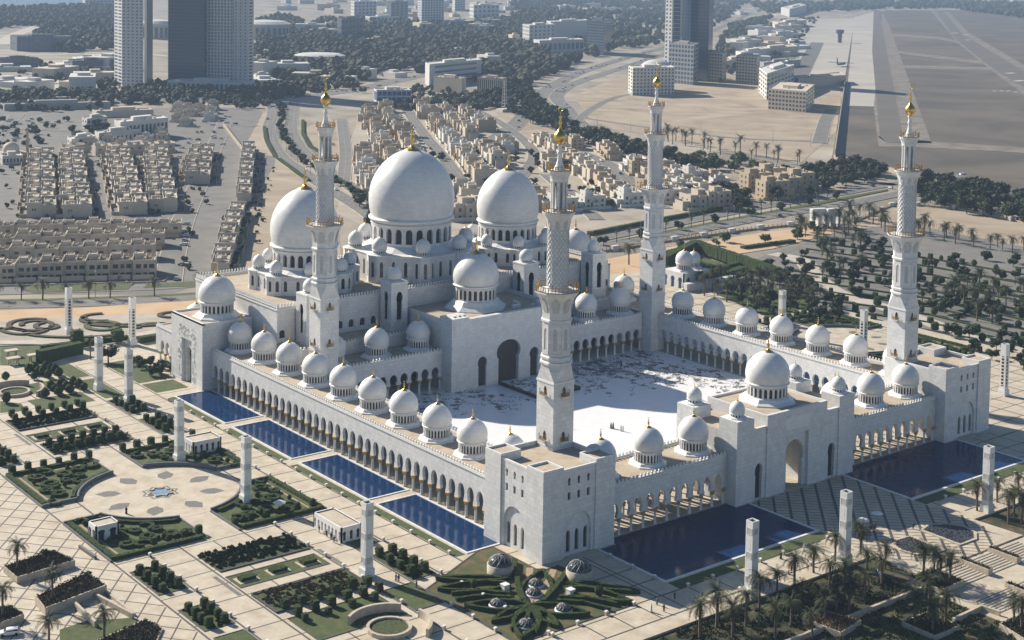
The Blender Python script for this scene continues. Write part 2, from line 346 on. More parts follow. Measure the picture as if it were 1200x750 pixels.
def archwall(mb, fm, s0, s1, z0, z1, t, ops, m=0, back=True, msof=None, top=True, ends=True):
    """ops: (centre, width, bottom, spring, top, kind, depth or None for through, back material)"""
    if msof is None: msof = m
    def Q(a, b, c, d, mm=m): mb.quad(a, b, c, d, mm)
    ops = sorted(ops); cur = s0
    def slab(a, b, za, zb):
        if b-a < 1e-4 or zb-za < 1e-4: return
        Q(fm(a,0,za), fm(b,0,za), fm(b,0,zb), fm(a,0,zb))
        if back: Q(fm(b,t,za), fm(a,t,za), fm(a,t,zb), fm(b,t,zb))
    for (c, w, zb, zs, zt, kind, dep, bm) in ops:
        h = w/2+0.02; slab(cur, c-h, z0, z1); cur = c+h
        slab(c-h, c+h, z0, zb); slab(c-h, c+h, zt, z1)
        o = outline(kind, w, zb, zs, zt); d = t if dep is None else dep
        for (xa, za), (xb, zb2) in zip(o, o[1:]):
            for sg in (-1, 1):
                A = fm(c+sg*h, 0, za); B = fm(c+sg*xa, 0, za); C = fm(c+sg*xb, 0, zb2); D = fm(c+sg*h, 0, zb2)
                if zb2-za > 1e-5: Q(*((A, B, C, D) if sg < 0 else (D, C, B, A)))
                if back and dep is None and zb2-za > 1e-5:
                    A2 = fm(c+sg*h, t, za); B2 = fm(c+sg*xa, t, za); C2 = fm(c+sg*xb, t, zb2); D2 = fm(c+sg*h, t, zb2)
                    Q(*((D2, C2, B2, A2) if sg < 0 else (A2, B2, C2, D2)))
                P1 = fm(c+sg*xa, 0, za); P2 = fm(c+sg*xb, 0, zb2); P3 = fm(c+sg*xb, d, zb2); P4 = fm(c+sg*xa, d, za)
                Q(*((P1, P4, P3, P2) if sg < 0 else (P1, P2, P3, P4)), msof)
        if dep is None and zb > z0+1e-3: Q(fm(c-o[0][0],0,zb), fm(c+o[0][0],0,zb), fm(c+o[0][0],t,zb), fm(c-o[0][0],t,zb), msof)
        if dep is not None:
            pl = [fm(c-x, d, z) for x, z in o]+[fm(c+x, d, z) for x, z in o[::-1][1:]]
            mb.add(pl, [tuple(range(len(pl)-1,-1,-1))], bm)
            if back: slab_b = Q(fm(c+h,t,zb), fm(c-h,t,zb), fm(c-h,t,zt), fm(c+h,t,zt))
            if zb > z0+1e-3: Q(fm(c-o[0][0],0,zb), fm(c+o[0][0],0,zb), fm(c+o[0][0],d,zb), fm(c-o[0][0],d,zb), msof)
    slab(cur, s1, z0, z1)
    if top: Q(fm(s0,0,z1), fm(s1,0,z1), fm(s1,t,z1), fm(s0,t,z1))
    if ends:
        Q(fm(s0,0,z0), fm(s0,0,z1), fm(s0,t,z1), fm(s0,t,z0)); Q(fm(s1,0,z1), fm(s1,0,z0), fm(s1,t,z0), fm(s1,t,z1))
def merlons(mb, p0, p1, z, h=1.0, pitch=1.25, w=0.5, t=0.28, m=0, rail=0.25):
    dx, dy = p1[0]-p0[0], p1[1]-p0[1]; L = hypot(dx, dy); dx /= L; dy /= L; nx, ny = -dy, dx
    n = max(1, int(L/pitch)); st = L/n
    def bx(a, b, za, zb, tt):
        P = [(p0[0]+dx*s+nx*k, p0[1]+dy*s+ny*k) for s, k in ((a,-tt),(b,-tt),(b,tt),(a,tt))]
        mb.add([(x,y,za) for x,y in P]+[(x,y,zb) for x,y in P], [(0,1,5,4),(1,2,6,5),(2,3,7,6),(3,0,4,7),(4,5,6,7)], m)
    if rail: bx(0, L, z, z+rail, t)
    for i in range(n):
        a = st*(i+0.5)-w/2
        P = [(0,-t*.7),(w,-t*.7),(w,t*.7),(0,t*.7)]
        B = [(p0[0]+dx*(a+s)+nx*k, p0[1]+dy*(a+s)+ny*k, z+rail) for s, k in P]
        T = [(p0[0]+dx*(a+s)+nx*k, p0[1]+dy*(a+s)+ny*k, z+h*0.75) for s, k in P]
        c = (p0[0]+dx*(a+w/2), p0[1]+dy*(a+w/2), z+h)
        mb.add(B+T+[c], [(0,1,5,4),(1,2,6,5),(2,3,7,6),(3,0,4,7),(4,5,8),(5,6,8),(6,7,8),(7,4,8)], m)

MT['wood'] = rampmat("distant_woodland", [(0.28, (0.022, 0.032, 0.014)), (0.45, (0.045, 0.052, 0.024)), (0.6, (0.075, 0.07, 0.038)), (0.78, (0.12, 0.10, 0.06))], 0.035, 0.9, 10)
# ================================================================== THE MOSQUE
DOMEPROF = [(0, .935), (.05, .955), (.12, .983), (.22, 1), (.32, .998), (.42, .975), (.52, .93), (.62, .86), (.71, .77), (.79, .665), (.86, .545), (.92, .41), (.965, .26), (1, .06)]
def dome_parts(parent, c, R_, z0, zt, n=40):
    """dome shell with its cornice; returns the object"""
    mb = MB(); H = zt-z0
    mb.lathe([(R_*r, z0+H*h) for h, r in DOMEPROF], n, c[0], c[1], 0)
    mb.lathe([(R_*.88, z0-.10*R_), (R_*.93, z0-.085*R_), (R_*1.0, z0-.03*R_), (R_*1.0, z0+.0*R_), (R_*.955, z0+.03*R_), (R_*.90, z0+.03*R_)], n, c[0], c[1], 1)
    return mb
def finial_mb(mb, c, zt, s, z0=0):
    """gilded cap, vase, balls and crescent; s is the total height"""
    r = s*0.3
    P = [(r*1.15, -.05*s), (r*1.05, -.01*s), (r*.62, .05*s), (r*.3, .12*s), (r*.16, .2*s), (r*.3, .27*s), (r*.16, .33*s), (r*.42, .42*s), (r*.16, .52*s), (r*.11, .58*s), (r*.25, .66*s), (r*.08, .74*s), (r*.05, .86*s), (.01, .87*s)]
    mb.lathe([(a, zt+b) for a, b in P], 12, c[0], c[1], z0)
    k = 10; pts = [(c[0]+r*.22*cos(a)*0.75, c[1]-r*.22*cos(a)*0.6, zt+.93*s+r*.22*sin(a)) for a in [radians(-230+280*i/k) for i in range(k+1)]]
    mb.tube(pts, r*.05+.015, 4, z0)
def drum_mb(c, Rr, z0, z1, n, zb, zs, zt, wf=0.62, wall=0.35, m_back=1):
    mb = MB(); L = 2*pi*Rr; p = L/n
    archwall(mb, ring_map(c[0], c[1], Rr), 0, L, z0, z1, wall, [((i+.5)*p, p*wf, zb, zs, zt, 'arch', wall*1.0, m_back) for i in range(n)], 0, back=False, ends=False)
    return mb
PROTO = {}
def small_dome(kind, loc, parent):
    """a dome of an arcade roof; parts are copied from the first one of its kind. z of loc is the roof"""
    spec = {'arcade': dict(R=4.1, z0=3.95, zt=9.75, fin=2.6, rd=3.7, d0=1.0, n=26, skirt=[(5.3, -.1), (5.3, .25), (4.7, .45), (4.35, .95), (3.9, 1.05)], sk8=True),
            'big': dict(R=6.2, z0=5.4, zt=14.0, fin=4.2, rd=5.6, d0=1.7, n=24, skirt=[(8.2, -.1), (8.2, .3), (7.2, .75), (6.4, 1.6), (5.7, 1.75)], sk8=True),
            'porch': dict(R=8.1, z0=8.3, zt=19.3, fin=6.5, rd=7.3, d0=3.3, n=24, skirt=[(11.2, -.1), (11.2, .3), (9.2, 1.6), (8.2, 3.0), (7.6, 3.3)], sk8=True),
            'turret': dict(R=2.1, z0=1.3, zt=4.5, fin=1.1, rd=1.85, d0=.45, n=14, skirt=[(2.6, -.05), (2.6, .2), (2.1, .4), (1.9, .5)], sk8=False),
            'tower': dict(R=2.5, z0=1.0, zt=4.8, fin=0.9, rd=2.1, d0=.5, n=10, skirt=[(2.7, -.05), (2.7, .25), (2.2, .5)], sk8=False),
            'lobe': dict(R=2.75, z0=1.6, zt=6.0, fin=1.5, rd=2.35, d0=.35, n=16, skirt=[(2.9, -.05), (2.9, .15), (2.4, .35)], sk8=False),
            'lobes': dict(R=2.25, z0=1.3, zt=5.0, fin=1.3, rd=1.95, d0=.3, n=14, skirt=[(2.4, -.05), (2.4, .15), (2.0, .3)], sk8=False)}[kind]
    if kind not in PROTO:
        s = spec; c = (0, 0)
        mb = dome_parts(None, c, s['R'], s['z0'], s['zt'], 40)
        me = []
        global MIR; keep = MIR; MIR = False
        d = mb.build('dome', ['dome', 'trim'])
        z1 = s['z0']-.08*s['R']; h = z1-s['d0']
        db = drum_mb(c, s['rd'], s['d0'], z1, s['n'], s['d0']+.06*h, s['d0']+.66*h, s['d0']+.86*h, .6, .28, 1)
        db.lathe(s['skirt'], 8 if s['sk8'] else 20, 0, 0, 2, smooth=False, a0=pi/8, closed=False)
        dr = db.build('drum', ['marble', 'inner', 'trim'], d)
        fb = MB(); finial_mb(fb, c, s['zt']-.02, s['fin'])
        if kind in ('tower',): pass
        fi = fb.build('finial', ['gold' if kind not in ('tower',) else 'trim'], d)
        MIR = keep
        d.location = (0, 0, -500); PROTO[kind] = d
        fresh = d
    else:
        fresh = copytree(PROTO[kind], parent if parent is not None else None)
    x, y, z = loc
    if MIR: x = AX-x
    if fresh.parent is None and parent is not None:
        fresh.parent = parent; KIDS.setdefault(parent.name, []).append(fresh)
    pl = parent.location if parent is not None else (0, 0, 0)
    fresh.location = (x-pl[0], y-pl[1], z-pl[2])
    return fresh
def column_at(parent, x, y, h=4.3, inner=False):
    global MIR
    if 'col' not in PROTO:
        keep = MIR; MIR = False
        a = MB()
        for sx in (-.2, .2):
            a.lathe([(.32, 0), (.32, .25), (.19, .4), (.17, 3.35), (.2, 3.45)], 8, sx, -sx*.0, 0)
        sh = a.build('column', ['trim'])
        b = MB(); b.lathe([(.36, 3.25), (.60, 3.5), (.50, 3.8), (.78, 4.2), (.80, 4.32)], 10, 0, 0, 0)
        b.build('capital', ['golddull'], sh); MIR = keep
        PROTO['col'] = sh; o = sh
        o.parent = parent; KIDS.setdefault(parent.name, []).append(o)
    else: o = copytree(PROTO['col'], parent)
    if MIR: x = AX-x
    o.location = (x-parent.location[0], y-parent.location[1], -parent.location[2]+.06)
    return o
def arcade_side(mb, p0, p1, inward, zt, apex, cs, t=0.9):
    """one pierced side wall between p0 and p1; arches centred at distances cs from p0"""
    fm, L = flat_map(p0, p1, inward)
    archwall(mb, fm, 0, L, 4.3, zt, t, [(c, 2.95, 4.3, 5.0, apex, 'key', None, 0) for c in cs], 0)
def cornice(mb, p0, p1, z, out=0.22, h=0.35, m=0):
    dx, dy = p1[0]-p0[0], p1[1]-p0[1]; L = hypot(dx, dy); dx /= L; dy /= L; nx, ny = dy, -dx
    P = [p0, p1, (p1[0]+nx*out, p1[1]+ny*out), (p0[0]+nx*out, p0[1]+ny*out)]
    mb.prism(P, z-h, z+.02, m)
RZ = 13.25
# ---- the two long wings (beside the pools / beside the parking gardens)
def long_wing(label, first_dome, last_dome, far_end):
    w = empty('arcade_wing', (-7.9, 3.7, 0), 0, label, 'building')
    o = tuple(w.location)
    y0, y1 = 3.75, 157.75
    mb = MB()
    cs = [y for y in [8.25-1.5*4.025+4.025*k for k in range(60)] if y0+1.9 < y < y1-1.6]
    arcade_side(mb, (-15.8, y1), (-15.8, y0), (1, 0), RZ, 8.6, [y1-c for c in cs])
    ci = [y for y in cs if 4.3 < y < 109]
    fm_in0 = 3.45; 
    arcade_side(mb, (-.35, 3.45), (-.35, 109.5), (-1, 0), RZ, 8.2, [c-3.45 for c in ci])
    mb.box(-15.0, -1.2, y0, y1, 9.6, 9.8, 0)
    mb.build('wall', ['marble'], w, o)
    rb = MB(); rb.box(-14.9, -1.25, y0, y1, 12.2, 12.9, 1, top=1)
    rb.box(-1.25, -.5, 109.5, y1, 0, 12.9, 0); rb.build('roof', ['marble', 'roof'], w, o)
    fb = MB(); fb.box(-16.3, .2, y0, y1, -.6, .07, 0); fb.build('floor', ['stone'], w, o)
    pb = MB(); merlons(pb, (-15.6, y1), (-15.6, y0), RZ, 1.05); merlons(pb, (-.6, 3.45), (-.6, 109.5), RZ, 1.05)
    cornice(pb, (-15.8, y1), (-15.8, y0), RZ-.1); cornice(pb, (-.35, 3.45), (-.35, 109.5), RZ-.1)
    pb.build('parapet', ['trim'], w, o)
    for i, y in enumerate([c+2.0125 for c in cs][:-1]): column_at(w, -15.55, y)
    for i, y in enumerate([c+2.0125 for c in ci][:-1]): column_at(w, -.8, y)
    for k in range(first_dome, last_dome+1): small_dome('arcade', (-7.9, 8.25+16.1*k, 12.95), w)
    # wing beyond the side block
    if far_end:
        mb = MB(); y0, y1 = 181.2, far_end
        cs = [y0+2.2+4.025*k for k in range(int((y1-y0)/4.025))]
        arcade_side(mb, (-15.8, y1), (-15.8, y0), (1, 0), RZ, 8.6, [y1-c for c in cs])
        mb.box(-15, -1.3, y0, y1, 12.2, 12.9, 1, top=1)
        mb.box(-2, -1.3, y0, y1, 0, 12.2, 0); mb.box(-15.8, -1.3, y1, y1+.6, 4.3, RZ, 0)
        mb.build('rear_wall', ['marble', 'roof'], w, o)
        pb = MB(); merlons(pb, (-15.6, y1), (-15.6, y0), RZ, 1.05); cornice(pb, (-15.8, y1), (-15.8, y0), RZ-.1)
        pb.build('rear_parapet', ['trim'], w, o)
        for y in [c-2.0125 for c in cs]+[cs[-1]+2.0]: column_at(w, -15.55, y)
        small_dome('arcade', (-7.9, 8.25+16.1*11, 12.95), w)
    return w
long_wing("long white arcade wing with gilt column capitals standing beside the row of four blue pools", 0, 9, 200)
MIR = True
long_wing("long white arcade wing on the courtyard side opposite, next to the parking gardens and palms", 0, 9, 200)
MIR = False
# ---- front wings either side of the gatehouse, back wings either side of the portal
def cross_wing(y_out, y_in, facing, label, sgn, inner_apex, outer_open, kx=3):
    w = empty('arcade_wing', (25, (y_out+y_in)/2, 0), 0, label, 'building'); o = tuple(w.location)
    x0, x1 = 3.75, 46.7
    mb = MB(); cs = [x for x in [8.57-1.5*4.157+4.157*k for k in range(20)] if x0+1.8 < x < x1-1.5]
    if sgn < 0:   # front: outer side looks to -y, inner side to the court
        arcade_side(mb, (x0, y_out), (x1, y_out), (0, 1), RZ, 8.6, [c-x0 for c in cs])
        arcade_side(mb, (x1, y_in), (3.45, y_in), (0, -1), RZ, 8.2, [x1-c for c in cs])
        a, b = y_out, y_in
    else:         # back: open side looks to -y (the court)
        arcade_side(mb, (x0, y_in), (x1, y_in), (0, 1), RZ, 7.9, [c-x0 for c in cs])
        mb.box(x0, x1, y_out-.5, y_out, 0, 12.9, 1); a, b = y_in, y_out
    mb.box(x0, x1, a+.9, b-.9, 9.6, 9.8, 0)
    mb.build('wall', ['marble', 'inner'], w, o)
    rb = MB(); rb.box(x0, x1, a+.9, b-.5, 12.2, 12.9, 0); rb.build('roof', ['roof'], w, o)
    fb = MB(); fb.box(x0, x1, a-.5, b+.2, -.6, .07, 0); fb.build('floor', ['stone' if sgn < 0 else 'court'], w, o)
    pb = MB(); merlons(pb, (x0, a+.2), (x1, a+.2), RZ, 1.05); cornice(pb, (x0, a), (x1, a), RZ-.1)
    if sgn < 0: merlons(pb, (x1, b-.2), (x0, b-.2), RZ, 1.05)
    pb.build('parapet', ['trim'], w, o)
    for c in cs+[cs[0]-4.157]:
        if c+2.08 < x1-.3: column_at(w, c+2.08, a+.3)
    if sgn < 0:
        for c in cs: 
            if c+2.08 < x1-.3: column_at(w, c+2.08, b-.45); column_at(w, c+2.08, (a+b)/2)
    for k in range(3):
        small_dome('arcade', (8.57+16.63*k, (-8.05 if sgn < 0 else 121.4), 12.95), w)
    return w
cross_wing(-15.8, -.35, 'front', "short white arcade wing over dark pool water between the nearest corner block and the gatehouse", -1, 8.2, True)
cross_wing(128.3, 114.2, 'back', "short arcade wing at the back of the court, between a minaret and the portal, half hidden by pool-side domes", 1, 8.2, True)
MIR = True
cross_wing(-15.8, -.35, 'front', "short white arcade wing over dark pool water on the far side of the gatehouse", -1, 8.2, True)
cross_wing(128.3, 114.2, 'back', "short arcade wing at the back of the court with carpets of stone flowers along its foot", 1, 8.2, True)
MIR = False
# ---- corner blocks
def corner_block(label):
    w = empty('corner_block', (-8, -8, 0), 0, label, 'building'); o = tuple(w.location)
    X0, X1, Y0, Y1 = -19.3, 3.7, -19.1, 3.7
    T = 22.6; tw = 6.3
    mb = MB()
    def face(p0, p1, inw, m0=0):
        # turret - recess - turret
        dx, dy = (p1[0]-p0[0]), (p1[1]-p0[1]); L = hypot(dx, dy); dx /= L; dy /= L
        a, b = tw, L-tw
        rp0 = (p0[0]+dx*a+inw[0]*.35, p0[1]+dy*a+inw[1]*.35); rp1 = (p0[0]+dx*b+inw[0]*.35, p0[1]+dy*b+inw[1]*.35)
        fm, l = flat_map(rp0, rp1, inw)
        c = l/2; ops = []
        for k in (-1, 0, 1):
            ops.append((c+k*3.05, .95, 17.6, 18.5, 19.5, 'key', .45, 1)); 
        archwall(mb, fm, 0, l, 16.9, 21.7, .6, ops, 0, back=False, ends=False)
        archwall(mb, fm, 0, l, 11.2, 16.9, .6, [(c+k*3.05, .95, 14.0, 15, 15.9, 'rect', .45, 1) for k in (-1, 0, 1)], 0, back=False, top=False, ends=False)
        # tall arched niche with three slit windows
        archwall(mb, fm, 0, l, 0, 11.2, .5, [(c, 8.2, 0, 6.0, 10.7, 'arch', None, 0)], 0, back=False, top=False, ends=False)
        fm2, l2 = flat_map((rp0[0]+inw[0]*.5, rp0[1]+inw[1]*.5), (rp1[0]+inw[0]*.5, rp1[1]+inw[1]*.5), inw)
        archwall(mb, fm2, c-4.3, c+4.3, 0, 11.2, .6, [(c+k*2.75, 1.25, .9, 5.2, 6.3, 'arch', .55, 1) for k in (-1, 0, 1)], 0, back=False, ends=False)
    face((X0, Y1), (X0, Y0), (1, 0)); face((X0, Y0), (X1, Y0), (0, 1))
    face((X1, Y0), (X1, -16.0+12), (-1, 0)) if False else None
    # solid body behind the faces and the four corner turrets
    mb.box(X0+1.6, X1-.3, Y0+1.6, Y1-.3, 0, 20.4, 0, top=2)
    mb.build('wall', ['marble', 'glass', 'roof'], w, o)
    for (a, b, c, d) in ((X0, X0+tw, Y0, Y0+tw), (X1-tw, X1, Y0, Y0+tw), (X0, X0+tw, Y1-tw, Y1)):
        t = MB(); t.box(a, b, c, d, -.3, T-.5, 0, top=1)
        for q in ((a, b, c, c+.4), (a, b, d-.4, d), (a, a+.4, c+.4, d-.4), (b-.4, b, c+.4, d-.4)): t.box(*q, T-.5, T, 2)
        t.box(a-.06, b+.06, c-.06, d+.06, -.3, 1.1, 0)
        t.build('turret', ['marble', 'roof', 'trim'], w, o)
    p = MB()
    p.box(X0+tw, X1-tw, Y0+.3, Y0+.8, 21.2, 21.75, 0); p.box(X0+.3, X0+.8, Y0+tw, Y1-tw, 21.2, 21.75, 0)
    p.box(X0+tw, X1, Y1-.6, Y1, 3, 21.5, 0); p.box(X1-.6, X1, Y0+tw, Y1-.6, 3, 21.5, 0)
    p.build('parapet', ['trim'], w, o)
    return w
corner_block("square white corner block with arched niches nearest the camera, above the hedge garden")
MIR = True
corner_block("square white corner block with sunlit roof and slit windows at the end of the far front pool")
MIR = False
# ---- side blocks carrying a large dome
def side_block(label):
    w = empty('side_entrance_block', (-9, 169.3, 0), 0, label, 'building'); o = tuple(w.location)
    X0, X1, Y0, Y1 = -19.3, -.9, 157.8, 180.9
    mb = MB(); fm, L = flat_map((X0, Y1), (X0, Y0), (1, 0))
    archwall(mb, fm, 0, L, 0, 22.4, .95, [(L/2, 7.2, 0, 14.9, 15.0, 'rect', None, 0)], 0, back=False)
    fm2, _ = flat_map((X0+.95, Y1), (X0+.95, Y0), (1, 0))
    archwall(mb, fm2, L/2-3.7, L/2+3.7, 0, 15.2, 1, [(L/2, 4.6, 0, 7.6, 12.2, 'key', 1.4, 1)], 0, back=False, ends=False, top=False)
    mb.box(X0+2.5, X1, Y0, Y1, 0, 21.8, 0, top=2); mb.box(X0+.9, X0+2.5, Y0, Y1, 15.2, 21.8, 0, top=2); mb.box(X0+.9, X0+2.5, Y0, Y0+7.8, 0, 15.2, 0); mb.box(X0+.9, X0+2.5, Y1-7.8, Y1, 0, 15.2, 0)
    for q in ((X0, X1, Y0, Y0+.45), (X0, X1, Y1-.45, Y1), (X1-.45, X1, Y0+.45, Y1-.45), (X0, X0+.45, Y0+.45, Y1-.45)): mb.box(*q, 21.8, 22.45, 3)
    mb.box(X0-.08, X0+.3, Y0-.05, Y0+.0+7.7, 0, 1, 0); mb.box(X0-.08, X0+.3, Y1-7.7, Y1+.05, 0, 1, 0)
    mb.build('wall', ['marble', 'inner', 'roof', 'trim'], w, o)
    cb = MB(); rr = random.Random(3)      # carved flower relief round the doorway
    for i in range(260):
        s = rr.uniform(-6.6, 6.6); z = rr.uniform(1, 19.5)
        if abs(s) < 4.0 and z < 15.6: continue
        cx, cy = X0-.10, (Y0+Y1)/2+s; q = rr.uniform(.2, .42); a = rr.uniform(0, pi)
        for k in range(5):
            b = a+k*2*pi/5
            cb.add([(cx-.16, cy, z), (cx+.09, cy+q*cos(b-.35), z+q*sin(b-.35)), (cx-.08, cy+q*1.4*cos(b), z+q*1.4*sin(b)), (cx+.09, cy+q*cos(b+.35), z+q*sin(b+.35))], [(0, 3, 2, 1)], 0)
    cb.build('carved_relief', ['trim'], w, o)
    small_dome('big', (-9.0, 167.6, 21.9), w)
    return w
side_block("white side entrance block with a carved doorway and one large dome at the end of the pool row")
MIR = True
side_block("side entrance block with one large dome, seen behind the nearest minaret shaft")
MIR = False
# ---- gatehouse
def gatehouse():
    w = empty('gatehouse', (70.8, -8, 0), 0, "white gatehouse with a tall open archway and one large dome facing the dark paved forecourt", 'building'); o = tuple(w.location)
    Y0, Y1 = -19.3, 3.2; mb = MB()
    # central mass pierced by the archway
    fm, L = flat_map((58.6, Y0), (83.0, Y0), (0, 1)); c = L/2
    archwall(mb, fm, 0, L, 0, 22.5, 1.0, [(c, 9.4, 0, 15.4, 15.6, 'rect', 1.0, 4)], 0, back=False)
    fm2, _ = flat_map((58.6, Y0+.95), (83, Y0+.95), (0, 1))
    archwall(mb, fm2, c-4.7, c+4.7, 0, 15.5, 1.2, [(c, 7.8, 0, 7.8, 13.5, 'key2', None, 0)], 0, back=True, ends=False)
    fm3, _ = flat_map((83.0, Y1), (58.6, Y1), (0, -1))
    archwall(mb, fm3, 0, L, 0, 22.5, 1.0, [(c, 8.0, 0, 7.2, 12.6, 'key2', None, 0)], 0)
    mb.box(58.6, 64.9, Y0+1.0, Y1-1, 0, 21.9, 0); mb.box(76.7, 83.0, Y0+1.0, Y1-1, 0, 21.9, 0); mb.box(64.9, 76.7, Y0+2.2, Y1-1, 15.6, 21.9, 0)
    mb.box(58.6, 83.0, Y0+1, Y1-1, 21.9, 21.95, 2)
    for q in ((58.6, 59.05, Y0+1, Y1-1), (82.55, 83.0, Y0+1, Y1-1)): mb.box(*q, 21.95, 22.5, 3)
    mb.f = [f for f, m in zip(mb.f, mb.m) if m != 4]; mb.sm = [s for s, m in zip(mb.sm, mb.m) if m != 4]; mb.m = [m for m in mb.m if m != 4]
    mb.build('wall', ['marble', 'inner', 'roof', 'trim'], w, o)
    fb = MB(); fb.box(47, 94.6, Y0+.4, Y1+.5, -.6, .08, 0); fb.build('floor', ['stone'], w, o)
    for s in (0, 1):
        global MIR; MIR = bool(s)
        q = MB(); fm, L2 = flat_map((53.3, Y0+.35), (58.6, Y0+.35), (0, 1))
        archwall(q, fm, 0, L2, 0, 19.6, 1, [(2.6, 3.0, .3, 6.6, 9.9, 'key2', .9, 1)], 0, back=False, ends=False)
        q.box(53.3, 58.6, Y0+1.35, Y1-1.2, 0, 19.0, 0, top=2); q.box(53.3, 58.6, Y1-1.2, Y1-.8, 0, 19.6, 0)
        q.build('side_bay', ['marble', 'glass', 'roof'], w, o)
        for (a, b) in ((Y0, Y0+6.6), (-3.3, 3.3)):
            t = MB(); t.box(46.8, 53.3, a, b, 0, 22.75, 0, top=2); t.box(46.7, 53.4, a-.1, b+.1, 0, 1.0, 0)
            t.build('turret', ['marble', 'marble', 'trim'], w, o)
            small_dome('turret', (50.05, (a+b)/2, 22.78), w)
        q = MB(); q.box(46.8, 53.3, Y0+6.6, -3.3, 0, 19.4, 0, top=2); q.build('side_bay', ['marble', 'glass', 'roof'], w, o)
    MIR = False
    cb = MB(); rr = random.Random(5)
    cb.box(65.8, 75.8, Y0-.09, Y0-.002, 17.0, 20.3, 0); cb.build('carved_panel', ['trim'], w, o)
    small_dome('big', (70.8, -7.9, 21.97), w)
gatehouse()
# ---- prayer hall
def hall():
    w = empty('prayer_hall', (70.8, 165, 0), 0, "great white prayer hall with three huge domes, lobed drums and four tall towers behind the court", 'building'); o = tuple(w.location)
    mb = MB()
    # upper hall
    Xa, Xb, Ya, Yb, Zh = -.85, 142.45, 141.0, 200.0, 28.5
    fm, L = flat_map((Xa, Ya), (Xb, Ya), (0, 1)); 
    ops = [(1.9+4.45*k, 2.1, 18.3, 19.9, 21.0, 'arch', .5, 1) for k in range(33) if not any(a-1 < Xa+1.9+4.45*k < b+1 for a, b in ((5.4, 12.2), (38.5, 45.2), (46.5, 95.1), (96.4, 103.1), (129.4, 136.2)))]
    archwall(mb, fm, 0, L, 0, Zh, .8, ops, 0, back=False)
    mb.box(Xa, Xb, Ya+.8, Yb, 0, 27.9, 0, top=2)
    mb.build('wall', ['marble', 'inner', 'roof'], w, o)
    p = MB()
    for a, b in (((Xa, Ya), (Xb, Ya)), ((Xa, Yb), (Xa, Ya)), ((Xb, Ya), (Xb, Yb)), ((Xb, Yb), (Xa, Yb))):
        dx, dy = b[0]-a[0], b[1]-a[1]; l = hypot(dx, dy); nx, ny = -dy/l*.3, dx/l*.3
        merlons(p, (a[0]+nx, a[1]+ny), (b[0]+nx, b[1]+ny), Zh-.05, 1.5, 1.15, .55, .25); cornice(p, a, b, Zh-.4, .25, .5)
    p.build('parapet', ['trim'], w, o)
    # side window on the wall towards the pools
    for s in (0, 1):
        global MIR; MIR = bool(s)
        t = MB(); t.box(-1.0, 46.4, 128.5, 140.95, 0, 16.9, 0, top=1); merlons(t, (-.9, 128.7), (46.4, 128.7), 16.9, 1.05, m=2); cornice(t, (-1, 128.5), (46.4, 128.5), 17.0, m=2)
        t.build('terrace', ['marble', 'roof', 'trim'], w, o)
        g = MB(); fmg, _ = flat_map((-1.0, 150.5), (-1.0, 147.5), (1, 0)); archwall(g, flat_map((-.95, 150.6), (-.95, 147.0), (1, 0))[0], 0, 3.6, 15, 21.5, .3, [(1.8, 2.0, 16.3, 18.6, 20.4, 'arch', .25, 1)], 0, back=False)
        g.build('window', ['marble', 'glass'], w, o)
        for xa in (5.4, 38.5):
            t = MB(); xb = xa+6.75; ya, yb = 132.9, 139.6
            for p0, p1, inw in (((xa, ya), (xb, ya), (0, 1)), ((xa, yb), (xa, ya), (1, 0)), ((xb, ya), (xb, yb), (-1, 0)), ((xb, yb), (xa, yb), (0, -1))):
                fmm, l = flat_map(p0, p1, inw)
                archwall(t, fmm, 0, l, 12, 33.3, .6, [(l/2, 2.6, 20.5, 26.6, 30.2, 'key', .5, 1)], 0, back=False, ends=False)
            t.box(xa+.5, xb-.5, ya+.5, yb-.5, 12, 33.25, 0); t.box(xa-.1, xb+.1, ya-.1, yb+.1, 33.0, 33.5, 2)
            t.build('tower', ['marble', 'concreteb', 'trim'], w, o); small_dome('tower', ((xa+xb)/2, (ya+yb)/2, 33.45), w)
    MIR = False
    # portal block with its porch roof
    mb = MB(); X0, X1, Y0 = 46.5, 95.1, 108.6
    fm, L = flat_map((X0+7, Y0+.3), (X1-7, Y0+.3), (0, 1)); c = L/2
    archwall(mb, fm, 0, L, 0, 23.9, 1.5, [(c, 10.4, 0, 8.6, 14.6, 'key2', 1.4, 1), (c-11.2, 4.0, .2, 7.2, 10.3, 'key2', .9, 1), (c+11.2, 4.0, .2, 7.2, 10.3, 'key2', .9, 1)], 0, back=False, ends=False)
    mb.box(X0+7, X1-7, Y0+1.8, Y0+2.2, 0, 23.9, 0)
    mb.box(X0+.3, X1-.3, Y0+2.2, 141.2, 0, 22.2, 0, top=2)
    for q in ((X0, X0+7, Y0, Y0+7), (X1-7, X1, Y0, Y0+7)): mb.box(*q, 0, 24.7, 0, top=3)
    for q in ((X0+.3, X0+.9, Y0+7, 141.2), (X1-.9, X1-.3, Y0+7, 141.2)): mb.box(*q, 22.2, 23.6, 3)
    mb.box(X0+1.2, X0+1.5, Y0-.02, Y0+.02, 8, 22, 0)
    for k in range(3): mb.box(X0+2+k*2, X0+3.2+k*2, Y0+2, Y0+4.6, 24.7, 25.2, 3)
    for q in ((80, 83, 118, 119.5), (84, 85.2, 121, 124), (87, 88, 116, 117)): mb.box(*q, 22.2, 23.4, 3)
    mb.build('portal', ['marble', 'inner', 'roof', 'trim'], w, o)
    small_dome('porch', (70.8, 128.2, 22.2), w)
